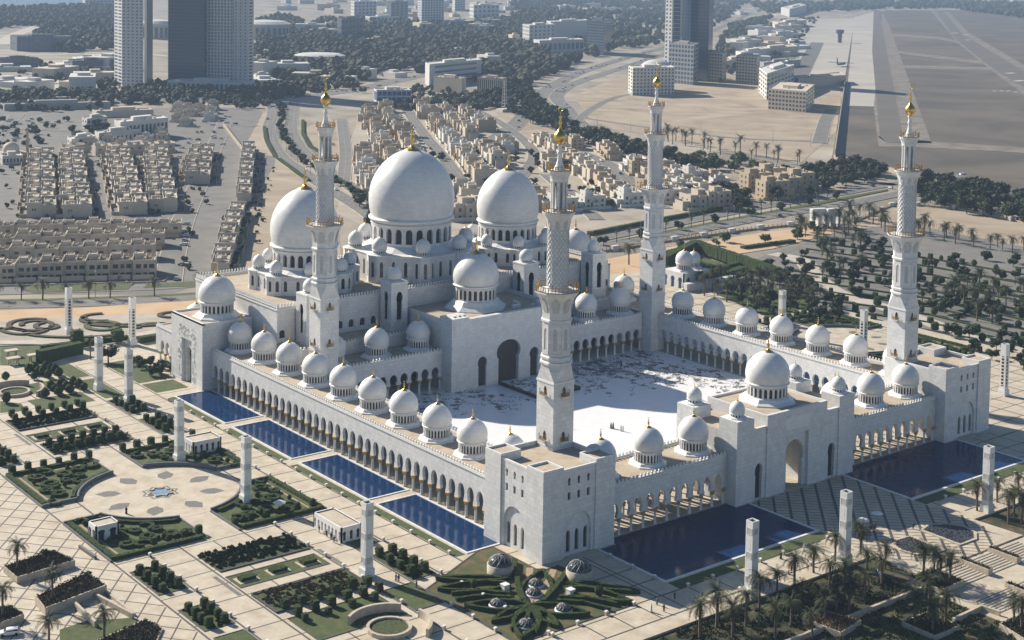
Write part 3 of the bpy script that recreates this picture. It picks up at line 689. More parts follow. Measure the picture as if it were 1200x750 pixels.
    # the three great domes on lobed drums
    for (cx, Rd, z0, zt, fin, rd, zd0, sk, zr, rl, kind, nn) in (
            (70.8, 15.9, 48.7, 73.6, 9.0, 14.9, 39.6, 18.8, 37.4, 20.8, 'lobe', 24),
            (25.4, 12.1, 43.0, 62.9, 7.4, 11.3, 35.6, 14.2, 34.2, 16.0, 'lobes', 24),
            (116.2, 12.1, 43.0, 62.9, 7.4, 11.3, 35.6, 14.2, 34.2, 16.0, 'lobes', 24)):
        cy = 168.4; c = (cx, cy)
        d = dome_parts(None, c, Rd, z0, zt, 72).build('great_dome', ['dome', 'trim'], w, o)
        z1 = z0-.06*Rd; h = z1-zd0
        db = drum_mb(c, rd, zd0, z1, nn, zd0+.08*h, zd0+.56*h, zd0+.76*h, .62, 1.0, 1)
        db.lathe([(rd+.25, zd0+.9), (rd+.25, zd0-.05), (sk, zr+.1), (sk+.05, zr-.4)], 16, cx, cy, 2, False, pi/16, closed=False)
        db.lathe([(rd+.02, z0-.2*Rd+.6), (rd+.28, z0-.16*Rd+.4), (rd+.3, z0-.1*Rd)], 48, cx, cy, 2, closed=False)
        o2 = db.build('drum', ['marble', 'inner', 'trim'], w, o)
        fb = MB(); finial_mb(fb, c, zt-.1, fin); fb.build('finial', ['gold'], w, o)
        # lobed storey: eight octagonal bays joined by curved walls
        q = MB(); rr_ = 4.6 if kind == 'lobe' else 3.7
        seg = []
        for k in range(8):
            a = radians(22.5+45*k); lx, ly = cx+rl*cos(a), cy+rl*sin(a)
            n8 = 8; 
            for j in range(n8):
                b0 = a+2*pi*(j-.5)/n8; b1 = a+2*pi*(j+.5)/n8
                if cos(b0+pi/n8-a) < -.2: continue
                p0 = (lx+rr_*cos(b0), ly+rr_*sin(b0)); p1 = (lx+rr_*cos(b1), ly+rr_*sin(b1))
                m_ = (b0+b1)/2; fmm, l = flat_map(p0, p1, (-cos(m_), -sin(m_)))
                hh = zr-28
                archwall(q, fmm, 0, l, 27.9, zr, .4, [(l/2, 1.15, 28+.2*hh, 28+.66*hh, 28+.8*hh, 'arch', .35, 1)], 0, back=False, ends=False)
            q.prism([(lx+(rr_+.25)*cos(a+2*pi*(j-.5)/8), ly+(rr_+.25)*sin(a+2*pi*(j-.5)/8)) for j in range(8)], zr-.05, zr+.35, 2)
            a2 = radians(22.5+45*(k+1)); bm_ = (a+a2)/2; ap = rl*cos(radians(22.5))+rr_*.62
            hw = rl*sin(radians(22.5))
            tx, ty = -sin(bm_), cos(bm_)
            p0 = (cx+ap*cos(bm_)-tx*hw, cy+ap*sin(bm_)-ty*hw); p1 = (cx+ap*cos(bm_)+tx*hw, cy+ap*sin(bm_)+ty*hw)
            fmm, l = flat_map(p0, p1, (-cos(bm_), -sin(bm_)))
            archwall(q, fmm, 0, l, 27.9, zr, .4, [(l/2+e, 1.2, 28+.2*hh, 28+.66*hh, 28+.8*hh, 'arch', .35, 1) for e in (-2.2, 2.2)], 0, back=False, ends=False)
        ap += .2
        q.prism([(cx+ap/cos(radians(22.5))*cos(radians(22.5+45*k)), cy+ap/cos(radians(22.5))*sin(radians(22.5+45*k))) for k in range(8)], zr-.08, zr+.2, 2)
        q.build('lobed_storey', ['marble', 'glass', 'trim'], w, o)
        for k in range(8):
            a = radians(22.5+45*k); small_dome(kind, (cx+rl*cos(a), cy+rl*sin(a), zr+.35), w)
hall()
# ---- minarets
def minaret(loc, label):
    w = empty('minaret', (loc[0], loc[1], 0), 0, label, 'minaret', 'four minarets round the court')
    if 'minaret' in PROTO:
        for ch in KIDS[PROTO['minaret'].name]: copytree(ch, w)
        return w
    PROTO['minaret'] = w
    s = 3.35; mb = MB(); mb.box(-s, s, -s, s, -.3, 37.2, 0)
    mb.box(-s-.18, s+.18, -s-.18, s+.18, 20.4, 21.2, 0)
    mb.box(-s-.15, s+.15, -s-.15, s+.15, 37.2, 37.7, 1)
    # square to octagon
    r8 = 3.95; oc = [(r8*cos(pi/8+k*pi/4), r8*sin(pi/8+k*pi/4), 41.4) for k in range(8)]
    sq = [(s, s, 37.7), (-s, s, 37.7), (-s, -s, 37.7), (s, -s, 37.7)]
    mb.add(oc+sq, [(8, 1, 0), (9, 3, 2), (10, 5, 4), (11, 7, 6), (11, 8, 0, 7), (8, 9, 2, 1), (9, 10, 4, 3), (10, 11, 6, 5)], 0)
    mb.build('square_shaft', ['marble', 'trim'], w)
    mb = MB(); A = pi/8
    P = [(r8, 41.4), (r8, 41.9), (r8+.35, 42.0), (r8+.35, 42.5), (r8-.1, 42.7), (r8-.1, 43.3), (r8+.2, 43.4), (r8+.2, 43.9), (r8-.2, 44.1), (r8-.2, 52.6), (r8+.2, 52.8), (r8+.2, 53.3), (r8-.15, 53.5), (r8-.1, 55.5), (r8+.25, 57.3), (r8+.9, 58.8), (r8+1.8, 60.0), (r8+2.0, 60.2), (r8+2.0, 60.6)]
    mb.lathe(P, 8, 0, 0, 0, False, A)
    for k in range(8):      # tall blind panels and arched corbel niches
        a = k*pi/4; ap = (r8-.2)*cos(pi/8); tx, ty = -sin(a), cos(a)
        fm, l = flat_map((ap*cos(a)-tx*1.1+cos(a)*.12, ap*sin(a)-ty*1.1+sin(a)*.12), (ap*cos(a)+tx*1.1+cos(a)*.12, ap*sin(a)+ty*1.1+sin(a)*.12), (-cos(a), -sin(a)))
        archwall(mb, fm, 0, l, 44.6, 52.2, .1, [(l/2, 1.1, 45.6, 50.2, 51.2, 'arch', .1, 1)], 0, back=False)
        ap = (r8+.25)*cos(pi/8)
        pts = [(-.75, 55.2, -.28), (.75, 55.2, -.28), (.95, 57.6, .25), (.6, 58.5, .6), (0, 58.9, .85), (-.6, 58.5, .6), (-.95, 57.6, .25)]
        mb.add([((ap+d)*cos(a)+tx*u, (ap+d)*sin(a)+ty*u, z) for u, z, d in pts], [tuple(range(7))], 1)
    mb.build('octagonal_shaft', ['marble', 'graymarble'], w)
    def rail(name, r, z, h, n, side=0):
        b = MB(); b.lathe([(r-.5, z-.05), (r, z-.05), (r, z+.12), (r-.5, z+.12)], 8 if side else 24, 0, 0, 0, False, A, closed=False)
        for i in range(n):
            a = 2*pi*i/n; x, y = (r-.15)*cos(a), (r-.15)*sin(a)
            if side: q = (r-.15)*cos(pi/8)/cos(((a) % (pi/4))-pi/8 if True else 0); q = (r-.15)*cos(pi/8)/max(.9, cos(((a+pi/8) % (pi/4))-pi/8)); x, y = q*cos(a), q*sin(a)
            b.box(x-.07, x+.07, y-.07, y+.07, z+.1, z+h*(1.15 if i % 4 == 0 else .9), 0)
            if i % 4 == 0: b.lathe([(.02, z+h*1.1), (.2, z+h*1.25), (.03, z+h*1.5)], 6, x, y, 0)
        b.lathe([(r-.2, z+h*.86), (r-.08, z+h*.86), (r-.08, z+h*.96), (r-.2, z+h*.96)], 8 if side else 24, 0, 0, 0, False, A, closed=False)
        b.build(name, ['goldrail'], w)
    rail('balcony_rail', r8+2.0, 60.6, 1.5, 40, 1)
    mb = MB(); rc = 2.72
    mb.lathe([(rc+.25, 60.6), (rc+.25, 61.2), (rc, 61.5), (rc, 76.3), (rc+.15, 77.2), (rc+.5, 78.6), (rc+1.1, 79.8), (rc+1.5, 80.3), (rc+1.5, 80.6)], 32, 0, 0, 0)
    for k in range(16):     # raised lattice of crossing spiral ribs
        for sg in (-1, 1):
            mb.tube([((rc+.04)*cos(a), (rc+.04)*sin(a), z) for a, z in [(2*pi*k/16+sg*j*2*pi/16*.5, 61.6+j*.735) for j in range(21)]], .07, 4, 2)
    for k in range(8):
        a = k*pi/4; tx, ty = -sin(a), cos(a)
        mb.add([((rc+.12+d)*cos(a)+tx*u, (rc+.12+d)*sin(a)+ty*u, z) for u, z, d in [(-.5, 76.6, 0), (0, 76.1, 0), (.5, 76.6, 0), (.6, 77.8, .22), (0, 78.7, .5), (-.6, 77.8, .22)]], [tuple(range(6))], 2)
    mb.build('lattice_shaft', ['marble', 'trim', 'graymarble'], w)
    rail('balcony_rail', rc+1.5, 80.6, 1.3, 32)
    mb = MB(); mb.lathe([(1.9, 80.6), (1.9, 81.2), (1.35, 81.3), (1.35, 88.2)], 16, 0, 0, 2)
    for k in range(8):
        a = 2*pi*k/8; mb.lathe([(.42, 80.7), (.36, 81.2), (.36, 87.4), (.5, 88.2)], 8, 1.75*cos(a), 1.75*sin(a), 0)
    mb.lathe([(1.8, 88.0), (2.25, 88.3), (2.3, 88.9), (2.5, 89.6), (3.0, 90.5), (3.1, 91.1)], 16, 0, 0, 0, False)
    mb.build('lantern', ['marble', 'trim', 'graymarble'], w)
    rail('balcony_rail', 3.1, 91.1, 1.15, 24)
    mb = MB(); mb.lathe([(1.45, 91.1), (1.4, 91.6), (.95, 92.4), (.62, 93.6), (.5, 95.0), (.78, 95.4), (.5, 95.8), (.5, 97.0), (.75, 97.3), (.5, 97.7)], 16, 0, 0, 0); mb.build('spire', ['trim'], w)
    mb = MB(); mb.lathe([(.5, 97.5), (1.1, 98.0), (1.6, 98.8), (1.68, 99.5), (1.4, 100.3), (.8, 100.9), (.4, 101.6), (.25, 102.4), (.5, 102.9), (.25, 103.4), (.2, 104.0), (.38, 104.4), (.1, 104.9), (.06, 105.7)], 16, 0, 0, 0)
    k = 12; mb.tube([(.45*cos(a), -.35*cos(a), 106.3+.5*sin(a)) for a in [radians(-235+290*i/k) for i in range(k+1)]], .1, 5, 0); mb.build('finial', ['gold'], w)
    for z in (34.0, 21.6+1.2-1.0+0.9-0.2):
        for k in range(4):
            a = k*pi/2; c_, s_ = round(cos(a)), round(sin(a))
            b = MB()
            def T(u, d, zz): return ((s+d)*c_-u*s_, (s+d)*s_+u*c_, zz)
            def bx(u0, u1, d0, d1, z0, z1, m): 
                P = [T(u, d, zz) for zz in (z0, z1) for u, d in ((u0, d0), (u0, d1), (u1, d1), (u1, d0))]
                b.add(P, [(0,1,5,4),(1,2,6,5),(2,3,7,6),(3,0,4,7),(4,5,6,7),(3,2,1,0)], m)
            bx(-1.1, 1.1, 0, 1.0, z-.25, z, 1); bx(-.7, .7, 0, .6, z-.6, z-.25, 1)
            for u in (-1.05, -.75, -.45, -.15, .15, .45, .75, 1.05): bx(u-.05, u+.05, .88, .98, z, z+(1.35 if abs(u) > 1 else .95), 0)
            for u in (-1.02, 1.02):
                for d in (.25, .55): bx(u-.05, u+.05, d-.05, d+.05, z, z+.95, 0)
            bx(-1.1, 1.1, .88, .98, z+.8, z+.9, 0)
            for u in (-1.0, 1.0): b.lathe([(.02, z+1.3), (.18, z+1.5), (.02, z+1.85)], 6, T(u, .93, 0)[0], T(u, .93, 0)[1], 0)
            P = [T(u, .03, zz) for u, zz in ((-.5, z), (.5, z), (.5, z+1.6), (.3, z+2.1), (0, z+2.4), (-.3, z+2.1), (-.5, z+1.6))]
            b.add(P, [tuple(range(7))], 2)
            b.build('window_balcony', ['goldrail', 'trim', 'glass'], w)
    return w
MT['graymarble'] = rampmat("grey_inlaid_marble", [(0.3, (0.45, 0.45, 0.45)), (0.7, (0.58, 0.58, 0.57))], 1.2, 0.5)
MT['goldrail'] = mat("gilt_bronze_rail", (0.36, 0.22, 0.07), 0.42, 0.8)
AB = 113.0
minaret((0, 0), "white minaret rising from the roof of the nearest corner block, the tallest looking of the four")
minaret((0, AB), "white minaret between the pool-side arcade domes and the great side dome")
minaret((AX, AB), "white minaret standing at the far inner corner of the court, flanked by stone flowers")
minaret((AX, 0), "white minaret rising behind the corner block with the sunlit roof, in front of the airfield")
# ================================================================== GROUNDS
def struct(mb, name, mats, kind="structure"): 
    o = mb.build(name, mats); o["kind"] = kind; return o
# courtyard
mb = MB(); mb.box(-.4, 142.0, -.4, 114.4, -.6, .05, 0)
rr = random.Random(11)
def petal(x, y, a, l, w, z=.056):
    c, s = cos(a), sin(a)
    P = [(0, 0), (l*.35, w/2), (l*.7, w*.42), (l, 0), (l*.7, -w*.42), (l*.35, -w/2)]
    mb.add([(x+c*u-s*v, y+s*u+c*v, z) for u, v in P], [tuple(range(6))], 1)
def vine(x, y, a, n, step):
    for i in range(n):
        a += rr.uniform(-.45, .45); nx, ny = x+step*cos(a), y+step*sin(a)
        if not (1.2 < nx < 140.3 and 1.2 < ny < 112.8): a += 2.2; continue
        if rr.random() < .9:
            for k in range(rr.choice((1, 2, 2))): petal(nx, ny, a+rr.choice((-1, 1))*rr.uniform(.5, 1.5), rr.uniform(.7, 1.7), rr.uniform(.22, .6), .057+.0002*k)
        if rr.random() < .10:
            a0 = rr.uniform(0, 2)
            for k in range(7): petal(nx, ny, a0+k*2*pi/7, rr.uniform(.9, 1.5), .65, .0576+.0002*k)
        x, y = nx, ny
for (x, y, a, s, n, m) in ((138, 95, 3.0, 9, 22, 34), (134, 84, 3.4, 9, 12, 22), (118, 104, 3.2, 7, 16, 30), (102, 105, 2.8, 5, 9, 26), (86, 100, 3, 5, 4, 16), (54, 104, 3.6, 5, 9, 22), (42, 107, 3.5, 6, 10, 26), (25, 102, 3.8, 6, 10, 24), (8, 96, 4.5, 6, 10, 24), (131, 74, 4.5, 6, 6, 16), (126, 62, 4.6, 5, 6, 12), (133, 40, 4.8, 5, 7, 16), (120, 12, 3.3, 5, 5, 12)):
    for k in range(n): vine(x+rr.gauss(0, s), y+rr.gauss(0, s*.6), a+rr.uniform(-1.2, 1.2), m, 1.0)
struct(mb, "courtyard_floor", ['court', 'inlay'])
# terrain and plaza
mb = MB(); mb.box(-30000, 30000, -3000, 45000, -3, -1.2); struct(mb, "ground", ['city'])
mb = MB(); mb.prism([(-175, -62), (49.0, -62), (50.3, -57), (51.5, -50)][:2]+[(50.4, -62), (49.6, -76), (92, -76), (91.2, -62), (252, -62), (252, 215), (150, 232), (-175, 232)], -1.1, 0, 0)
# dark joints of the paving: long lines and cross lines
Z = .004
def line(x0, y0, x1, y1, w=.35, z=Z, m=1, b=None):
    b = b or mb; dx, dy = x1-x0, y1-y0; L = hypot(dx, dy); nx, ny = -dy/L*w/2, dx/L*w/2
    b.add([(x0-nx, y0-ny, z), (x1-nx, y1-ny, z), (x1+nx, y1+ny, z), (x0+nx, y0+ny, z)], [(3, 2, 1, 0) if False else (0, 1, 2, 3)], m)
for side in (0, 1):
    def lx(x): return AX-x if side else x
    for x in (-33.1, -41.4, -49.6, -58.0, -66.6, -83.6, -91.9, -100.5): line(lx(x), -48, lx(x), 210, .5, Z+.004)
    for k in range(-7, 26):
        y = 7.5+8.15*k
        for a, b in ((-33, -16 if y > 158 or y < -4 else -33), (-41.2, -33.3), (-49.4, -41.6), (-57.8, -49.8), (-66.4, -58.2), (-91.7, -83.8), (-100.3, -92.1)):
            if b > a: line(lx(a), y, lx(b), y, .4)
    for x in (-75.2,): line(lx(x), 118, lx(x), 200, .35); line(lx(x), -50, lx(x), 40, .35)
    for k in range(-7, 26):
        y = 7.5+8.15*k
        if y < 44 or y > 114: line(lx(-83.4), y, lx(-66.8), y, .35)
# diamond pattern in front of the round garden
for k in range(-12, 30):
    c = 20+k*7.6
    for sgn in (1, -1):
        pts = []
        for x in (-150, -101):
            pts.append((x, c+sgn*1.25*(x+125)))
        (xa, ya), (xb, yb) = pts
        def clip(t): return xa+(xb-xa)*t, ya+(yb-ya)*t
        t0 = max(0, min((-15-ya)/(yb-ya), (172-ya)/(yb-ya))); t1 = min(1, max((-15-ya)/(yb-ya), (172-ya)/(yb-ya)))
        if t1 > t0: line(*clip(t0), *clip(t1), .35, Z+(.002 if sgn > 0 else 0))
# front promenades
for y in (-48.2, -57.0): line(-50, y, 47, y, .5, Z+.004); line(AX-47, y, AX+60, y, .5, Z+.004)
for k in range(-6, 6):
    x = 8.3+8.15*k
    line(x, -57, x, -48.2, .4); line(AX-x, -57, AX-x, -48.2, .4)
    if x < -2.5: line(x, -48.2, x, -21, .4)
line(-16, -33, -2.5, -33, .4); line(-16, -40.5, -2.5, -40.5, .4); line(-16, -48, -16, -22, .5); line(-9.5, -48, -9.5, -20, .35)
for y in (-25.5, -33, -40.5): line(143.2, y, 165, y, .4)
for x in (149.5, 157.5): line(x, -48, x, -21, .4)
# forecourt: diamond grid
def clipc(x, y, dx, dy, inside):
    ts = [i*.25 for i in range(-400, 401)]; s = None
    for t in ts:
        ok = inside(x+dx*t, y+dy*t)
        if ok and s is None: s = t
        if (not ok) and s is not None: return s, t-.25
    return (s, ts[-1]) if s is not None else None
def fore(x, y): return (51.9 < x < 89.7 and -57 < y < -19.9) or (hypot(x-70.8, y+57) < 20.4 and y > -77)
for k in range(-18, 19):
    for dx, dy, z in ((.7071, .7071, Z+.008), (.7071, -.7071, Z+.010)):
        st = 4.05 if dy > 0 else 2.03
        kk = range(1) 
        off = k*st*(1 if dy > 0 else 1)
        r = clipc(70.8-dy*off, -50+dx*off, dx, dy, fore)
        if r and r[1]-r[0] > 1: line(70.8-dy*off+dx*r[0], -50+dx*off+dy*r[0], 70.8-dy*off+dx*r[1], -50+dx*off+dy*r[1], .75 if dy > 0 else .32, z)
struct(mb, "plaza_paving", ['stone', 'darkline'])
# pools
def pool(x0, x1, y0, y1, label, k0=.6, back=None):
    w = MB(); w.box(x0, x1, y0, y1, -.05, .05, 0); 
    if back: w.box(back[0], back[1], y1, -16.32, -.05, .049, 0)
    o = MB()
    for q in ((x0-k0, x1+k0, y0-k0, y0), (x0-k0, x0, y0, y1), (x1, x1+k0, y0, y1)): o.box(*q, -.05, .2, 0)
    if not back: o.box(x0-k0, x1+k0, y1, y1+k0, -.05, .2, 0)
    w2 = w.build("pool_water", ['water']); w2["kind"] = "structure"
    o2 = o.build("pool_kerb", ['kerb']); o2["kind"] = "structure"
for a, b in ((122.6, 157.0), (82.0, 117.4), (41.8, 77.2), (-2.4, 37.2)):
    pool(-29.0, -16.75, a, b, "")
    MIR = True; pool(-29.0, -16.75, a, b, ""); MIR = False
for m in (False, True):
    MIR = m; pool(-1.7, 51.2, -43.0, -19.9, "", .75, back=(3.9, 46.5)); MIR = False
MT['hedgeflower'] = rampmat("planted_flower_bed", [(0.3, (0.02, 0.035, 0.01)), (0.5, (0.05, 0.075, 0.02)), (0.62, (0.10, 0.10, 0.03)), (0.72, (0.12, 0.05, 0.035))], 1.6, 0.95, 8, 1.0, 3)
MT['drybed'] = rampmat("dry_shrub_bed", [(0.3, (0.04, 0.055, 0.015)), (0.5, (0.12, 0.10, 0.04)), (0.7, (0.24, 0.17, 0.10))], 1.4, 0.95, 8, 1.0, 3)
MT['soilgrass'] = rampmat("soil_and_grass", [(0.38, (0.05, 0.075, 0.018)), (0.52, (0.09, 0.085, 0.03)), (0.68, (0.15, 0.095, 0.05))], 0.35, 0.95, 8, 0.6, 4, dist=.6)
MT['soilpath'] = rampmat("gravel_path", [(0.3, (0.28, 0.20, 0.13)), (0.7, (0.42, 0.32, 0.22))], 1.5, 0.95, 6)
MT['bluestone'] = rampmat("blue_grey_stone", [(0.3, (0.09, 0.10, 0.11)), (0.7, (0.15, 0.16, 0.17))], 1, 0.6)
MT['domeglass'] = mat("skylight_glass", (0.03, 0.045, 0.055), 0.08)
MT['lattice'] = rampmat("grey_lattice", [(0.4, (0.40, 0.40, 0.39)), (0.6, (0.56, 0.56, 0.54))], 5, 0.6, obj=False)
MT['pebble'] = mat("grey_pebble", (0.10, 0.105, 0.12), 0.4)

MT['city2'] = rampmat("dusty_yards", [(0.25, (0.26, 0.22, 0.17)), (0.5, (0.38, 0.33, 0.26)), (0.75, (0.46, 0.41, 0.33))], 0.04, 0.95, 12, dist=.6)
MT['asphalt2'] = rampmat("parking_asphalt", [(0.25, (0.15, 0.14, 0.125)), (0.75, (0.215, 0.205, 0.185))], 0.1, 0.85, 10)
MT['graygarden'] = rampmat("gravel_garden", [(0.3, (0.28, 0.25, 0.205)), (0.5, (0.40, 0.36, 0.30)), (0.7, (0.47, 0.42, 0.35))], 0.08, 0.95, 10)
MT['wallshade'] = mat("painted_wall_shade", (0.09, 0.10, 0.115), 0.7)  # flat dark tone standing in for shade along the airfield wall
MT['orange2'] = rampmat("ochre_fence", [(0.3, (0.45, 0.33, 0.19)), (0.7, (0.58, 0.45, 0.28))], 1.0, 0.8)
MT['towerd2'] = mat("dark_cladding", (0.10, 0.115, 0.14), 0.4)
MT['glassb'] = mat("blue_tower_glass", (0.035, 0.06, 0.10), 0.12)
# ================================================================== GARDENS
def lawn(poly, z=.035, m='grass', name='lawn', kerb=.0):
    b = MB(); b.prism(poly, -.05, z, 0); o = b.build(name, [m]); o["kind"] = "stuff"
    if kerb:
        b = MB(); P = poly
        b.ribbon(P, .4, -.05, kerb, 0, closed=True); k = b.build("garden_kerb", ['darkline']); k["kind"] = "structure"
    return o
def rect(x0, x1, y0, y1): return [(x0, y0), (x1, y0), (x1, y1), (x0, y1)]
YM = 78.5
def rough(b, amp=.12, seed=0):
    r = random.Random(seed); cache = {}
    nv = []
    for v in b.v:
        k = (round(v[0], 2), round(v[1], 2), round(v[2], 2))
        if k not in cache: cache[k] = (r.uniform(-amp, amp), r.uniform(-amp, amp), r.uniform(-amp*.7, amp) if v[2] > .2 else 0)
        d = cache[k]; nv.append((v[0]+d[0], v[1]+d[1], v[2]+d[2]))
    b.v = nv
def densify(pts, step=.8, closed=False):
    out = []; n = len(pts)
    for i in range(n if closed else n-1):
        a, c = pts[i], pts[(i+1) % n]; k = max(1, int(hypot(c[0]-a[0], c[1]-a[1])/step))
        out += [(a[0]+(c[0]-a[0])*j/k, a[1]+(c[1]-a[1])*j/k) for j in range(k)]
    if not closed: out.append(pts[-1])
    return out
HN = 0
def hedge(pts, w, h, label, group=None, closed=False, z0=.03, m='hedge', am=.1):
    global HN; HN += 1
    b = MB(); p = densify(pts, .7, closed)
    b.ribbon(p, w, z0, z0+h, 0, closed); rough(b, am, HN)
    r = random.Random(HN); L = len(p)
    for i in range(int(L*7)):      # leaf clumps that break the outline
        q = p[r.randrange(L)]; x = q[0]+r.uniform(-w*.55, w*.55); y = q[1]+r.uniform(-w*.55, w*.55); z = z0+h*r.uniform(.55, 1.08); s = r.uniform(.08, .2)
        a = r.uniform(0, pi); b.add([(x-s*cos(a), y-s*sin(a), z-s*.4), (x+s*cos(a), y+s*sin(a), z-s*.2), (x+r.uniform(-.1, .1), y+r.uniform(-.1, .1), z+s*1.1)], [(0, 1, 2)], 0)
    o = b.build('hedge', [m]); return tag(o, label, 'hedge', group)
# --- clipped bushes
def bush_mesh(seed, kind):
    r = random.Random(seed); b = MB()
    if kind == 'block':
        n, m = 12, 7; vs = []
        for j in range(m+1):
            z = .25+2.0*j/m
            for i in range(n):
                a = 2*pi*i/n+pi/4; q = .82/max(abs(cos(a)), abs(sin(a)))**.75; t = .86 if j in (0, m) else 1
                vs.append((q*t*cos(a)+r.uniform(-.07, .07), q*t*sin(a)+r.uniform(-.07, .07), z+r.uniform(-.06, .06)))
    else:
        n, m = 12, 7; vs = []
        for j in range(m+1):
            t = -1.25+2.75*j/m
            for i in range(n):
                a = 2*pi*i/n; vs.append((1.05*cos(t)*cos(a)*1.0+r.uniform(-.07, .07), 1.05*cos(t)*sin(a)+r.uniform(-.07, .07), 1.25+1.1*sin(t)+r.uniform(-.06, .06)))
    b.add(vs, [(j*n+i, j*n+(i+1) % n, (j+1)*n+(i+1) % n, (j+1)*n+i) for j in range(m) for i in range(n)]+[tuple(range(m*n, m*n+n)), tuple(range(n-1, -1, -1))], 0)
    for i in range(230):
        v = vs[r.randrange(len(vs))]; s = r.uniform(.07, .17); a = r.uniform(0, pi); t = r.uniform(.8, 1.08)
        x, y, z = v[0]*t, v[1]*t, 1.25+(v[2]-1.25)*t
        b.add([(x-s*cos(a), y-s*sin(a), z), (x+s*cos(a), y+s*sin(a), z+r.uniform(-.1, .1)), (x, y, z+s*1.3)], [(0, 1, 2)], 0)
    return b
BUSH = {}
def bush(x, y, label, kind='block', s=1.0, group='clipped bushes on the plaza', z=0.03):
    r = int(R()*3); k = (kind, r)
    if k not in BUSH:
        w = empty('clipped_bush'); bush_mesh(r, kind).build('foliage', ['hedge'], w)
        t = MB(); t.lathe([(.1, -.05), (.08, .45)], 6, 0, 0, 0); t.build('stem', ['bark'], w); BUSH[k] = w; o = w
    else: o = copytree(BUSH[k])
    o.location = (AX-x if MIR else x, y, z); o.rotation_euler = (0, 0, 0 if kind == 'block' else U(0, 6)); q = s*U(.9, 1.1); o.scale = (q, q, q*U(.92, 1.1))
    return tag(o, label, 'bush', group)
def bushrow(pts, where, kind='block', s=1.0, order="counted from the end by the mosque"):
    n = len(pts); pts = sorted(pts, key=lambda p: PJ((AX-p[0] if MIR else p[0], p[1], 0))[0])
    for i, (x, y) in enumerate(pts):
        bush(x, y, f"{nth(i)} clipped {'block' if kind == 'block' else 'round'} bush from the west in {where}", kind, s)
def col(x, ys): return [(x, y) for y in ys]
# --- main band of beds, mirrored about the round plaza
def fr(a, b, n): return [a+(b-a)*i/(n-1) for i in range(n)]
for s in (0, 1):
    ym = (lambda y: 2*YM-y) if s else (lambda y: y)
    wh = "near the low white kiosk" if s else "beyond the round plaza"
    lawn(rect(-83, -58.6, *sorted((ym(151), ym(162)))), .25, 'hedgeflower', 'flower_bed', .45)
    lawn(rect(-83, -59.4, *sorted((ym(138.4), ym(145.6)))), .03, 'grass', 'lawn', .12)
    lawn(rect(-82.6, -58.6, *sorted((ym(124.3), ym(135)))), .2, 'hedgeflower', 'flower_bed', .3)
    for i, x in enumerate((-79.5, -71.3, -63.2)):
        b = MB(); yc = ym(142); b.prism(rect(x-2.6, x+2.6, yc-1.9, yc+1.9), -.05, .06, 0); k = b.build('stone_border', ['stone']); k["kind"] = "structure"
        hedge([(x-1.9, yc), (x+1.9, yc)], 2.2, .8, f"{nth(i)} low block hedge from the west in the sunken lawn {wh}")
    b = MB()
    for q in ((-88, -84.6, 3.7, 27), (-88, -84.6, 3.7, 6)): pass
    y0, y1 = sorted((ym(136.5), ym(149))); b.box(-85.4, -84.4, y0, y1, -.05, .03); b.box(-57.6, -56.6, y0, y1, -.05, .03)
    k = b.build('stair_strip', ['graystone']); k["kind"] = "structure"
    bushrow([(x, ym(161.3)) for x in fr(-80.4, -58.8, 6)], f"the flower bed row {wh}")
    bushrow([(x, ym(166)) for x in fr(-79.8, -58.8, 6)], f"the pavement row beside the flower bed {wh}")
    if not s:
        bushrow([(x, 133.5) for x in fr(-80.5, -60, 7)], "the rear row of the bed behind the round plaza"); bushrow([(x, 127) for x in fr(-81, -61.5, 7)], "the front row of the bed behind the round plaza")
    lawn(rect(-99.6, -92.6, *sorted((ym(123), ym(138.6)))), .06, 'grass', 'lawn', .15); lawn(rect(-99.6, -92.6, *sorted((ym(148.4), ym(161)))), .06, 'grass', 'lawn', .15)
    bushrow([(x, ym(y)) for x in (-98, -94.2) for y in fr(124.8, 137, 4)], f"the outer bed {wh}", s=.95)
    bushrow([(x, ym(y)) for x in (-98, -94.2) for y in fr(150, 159.5, 4)], f"the outermost bed {wh}", s=.95)
    lawn(rect(-49, -42.4, *sorted((ym(147.5), ym(165)))), .06, 'grass', 'lawn', .15); lawn(rect(-49, -42.4, *sorted((ym(124), ym(141)))), .06, 'grass', 'lawn', .15)
    if not s:
        bushrow([(x, y) for x in (-47.6, -43.8) for y in fr(149.5, 162, 4)], "the bed at the foot of a white pylon near the first pool")
        bushrow([(x, y) for x in (-47.6, -43.8) for y in fr(126, 139, 4)], "the bed between two pylons by the pools")
    else:
        bushrow([(x, y) for x in (-47.6, -43.8) for y in fr(-5.5, 8, 4)], "the bed behind the pylon nearest the corner block")
# pool-side and other lawns
for k, (a, b) in enumerate(((122.9, 150.5), (82, 117.2), (42, 77), (-3, 37))): lawn(rect(-32.7, -30.1, a, b), .04)
lawn(rect(-32.6, -20.6, 151.2, 157.0), .04); lawn(rect(-32.4, -21, 164.5, 176), .04)
MIR = True
for k, (a, b) in enumerate(((122.9, 157), (82, 117.2), (42, 77), (-3, 37))): lawn(rect(-32.7, -30.1, a, b), .04)
MIR = False
for a, b in ((-2, 51.6), (90, 143.6)): lawn(rect(a, b, -48.0, -44.2), .04)
lawn(rect(-32.4, -20.4, 178, 208), .04); lawn(rect(-48.5, -42, 168, 192.5), .04); lawn(rect(-48.5, -42, 196, 215), .04)
lawn(rect(-69.8, -52, 167.6, 180), .04); lawn(rect(-70, -52, 186, 198), .04)
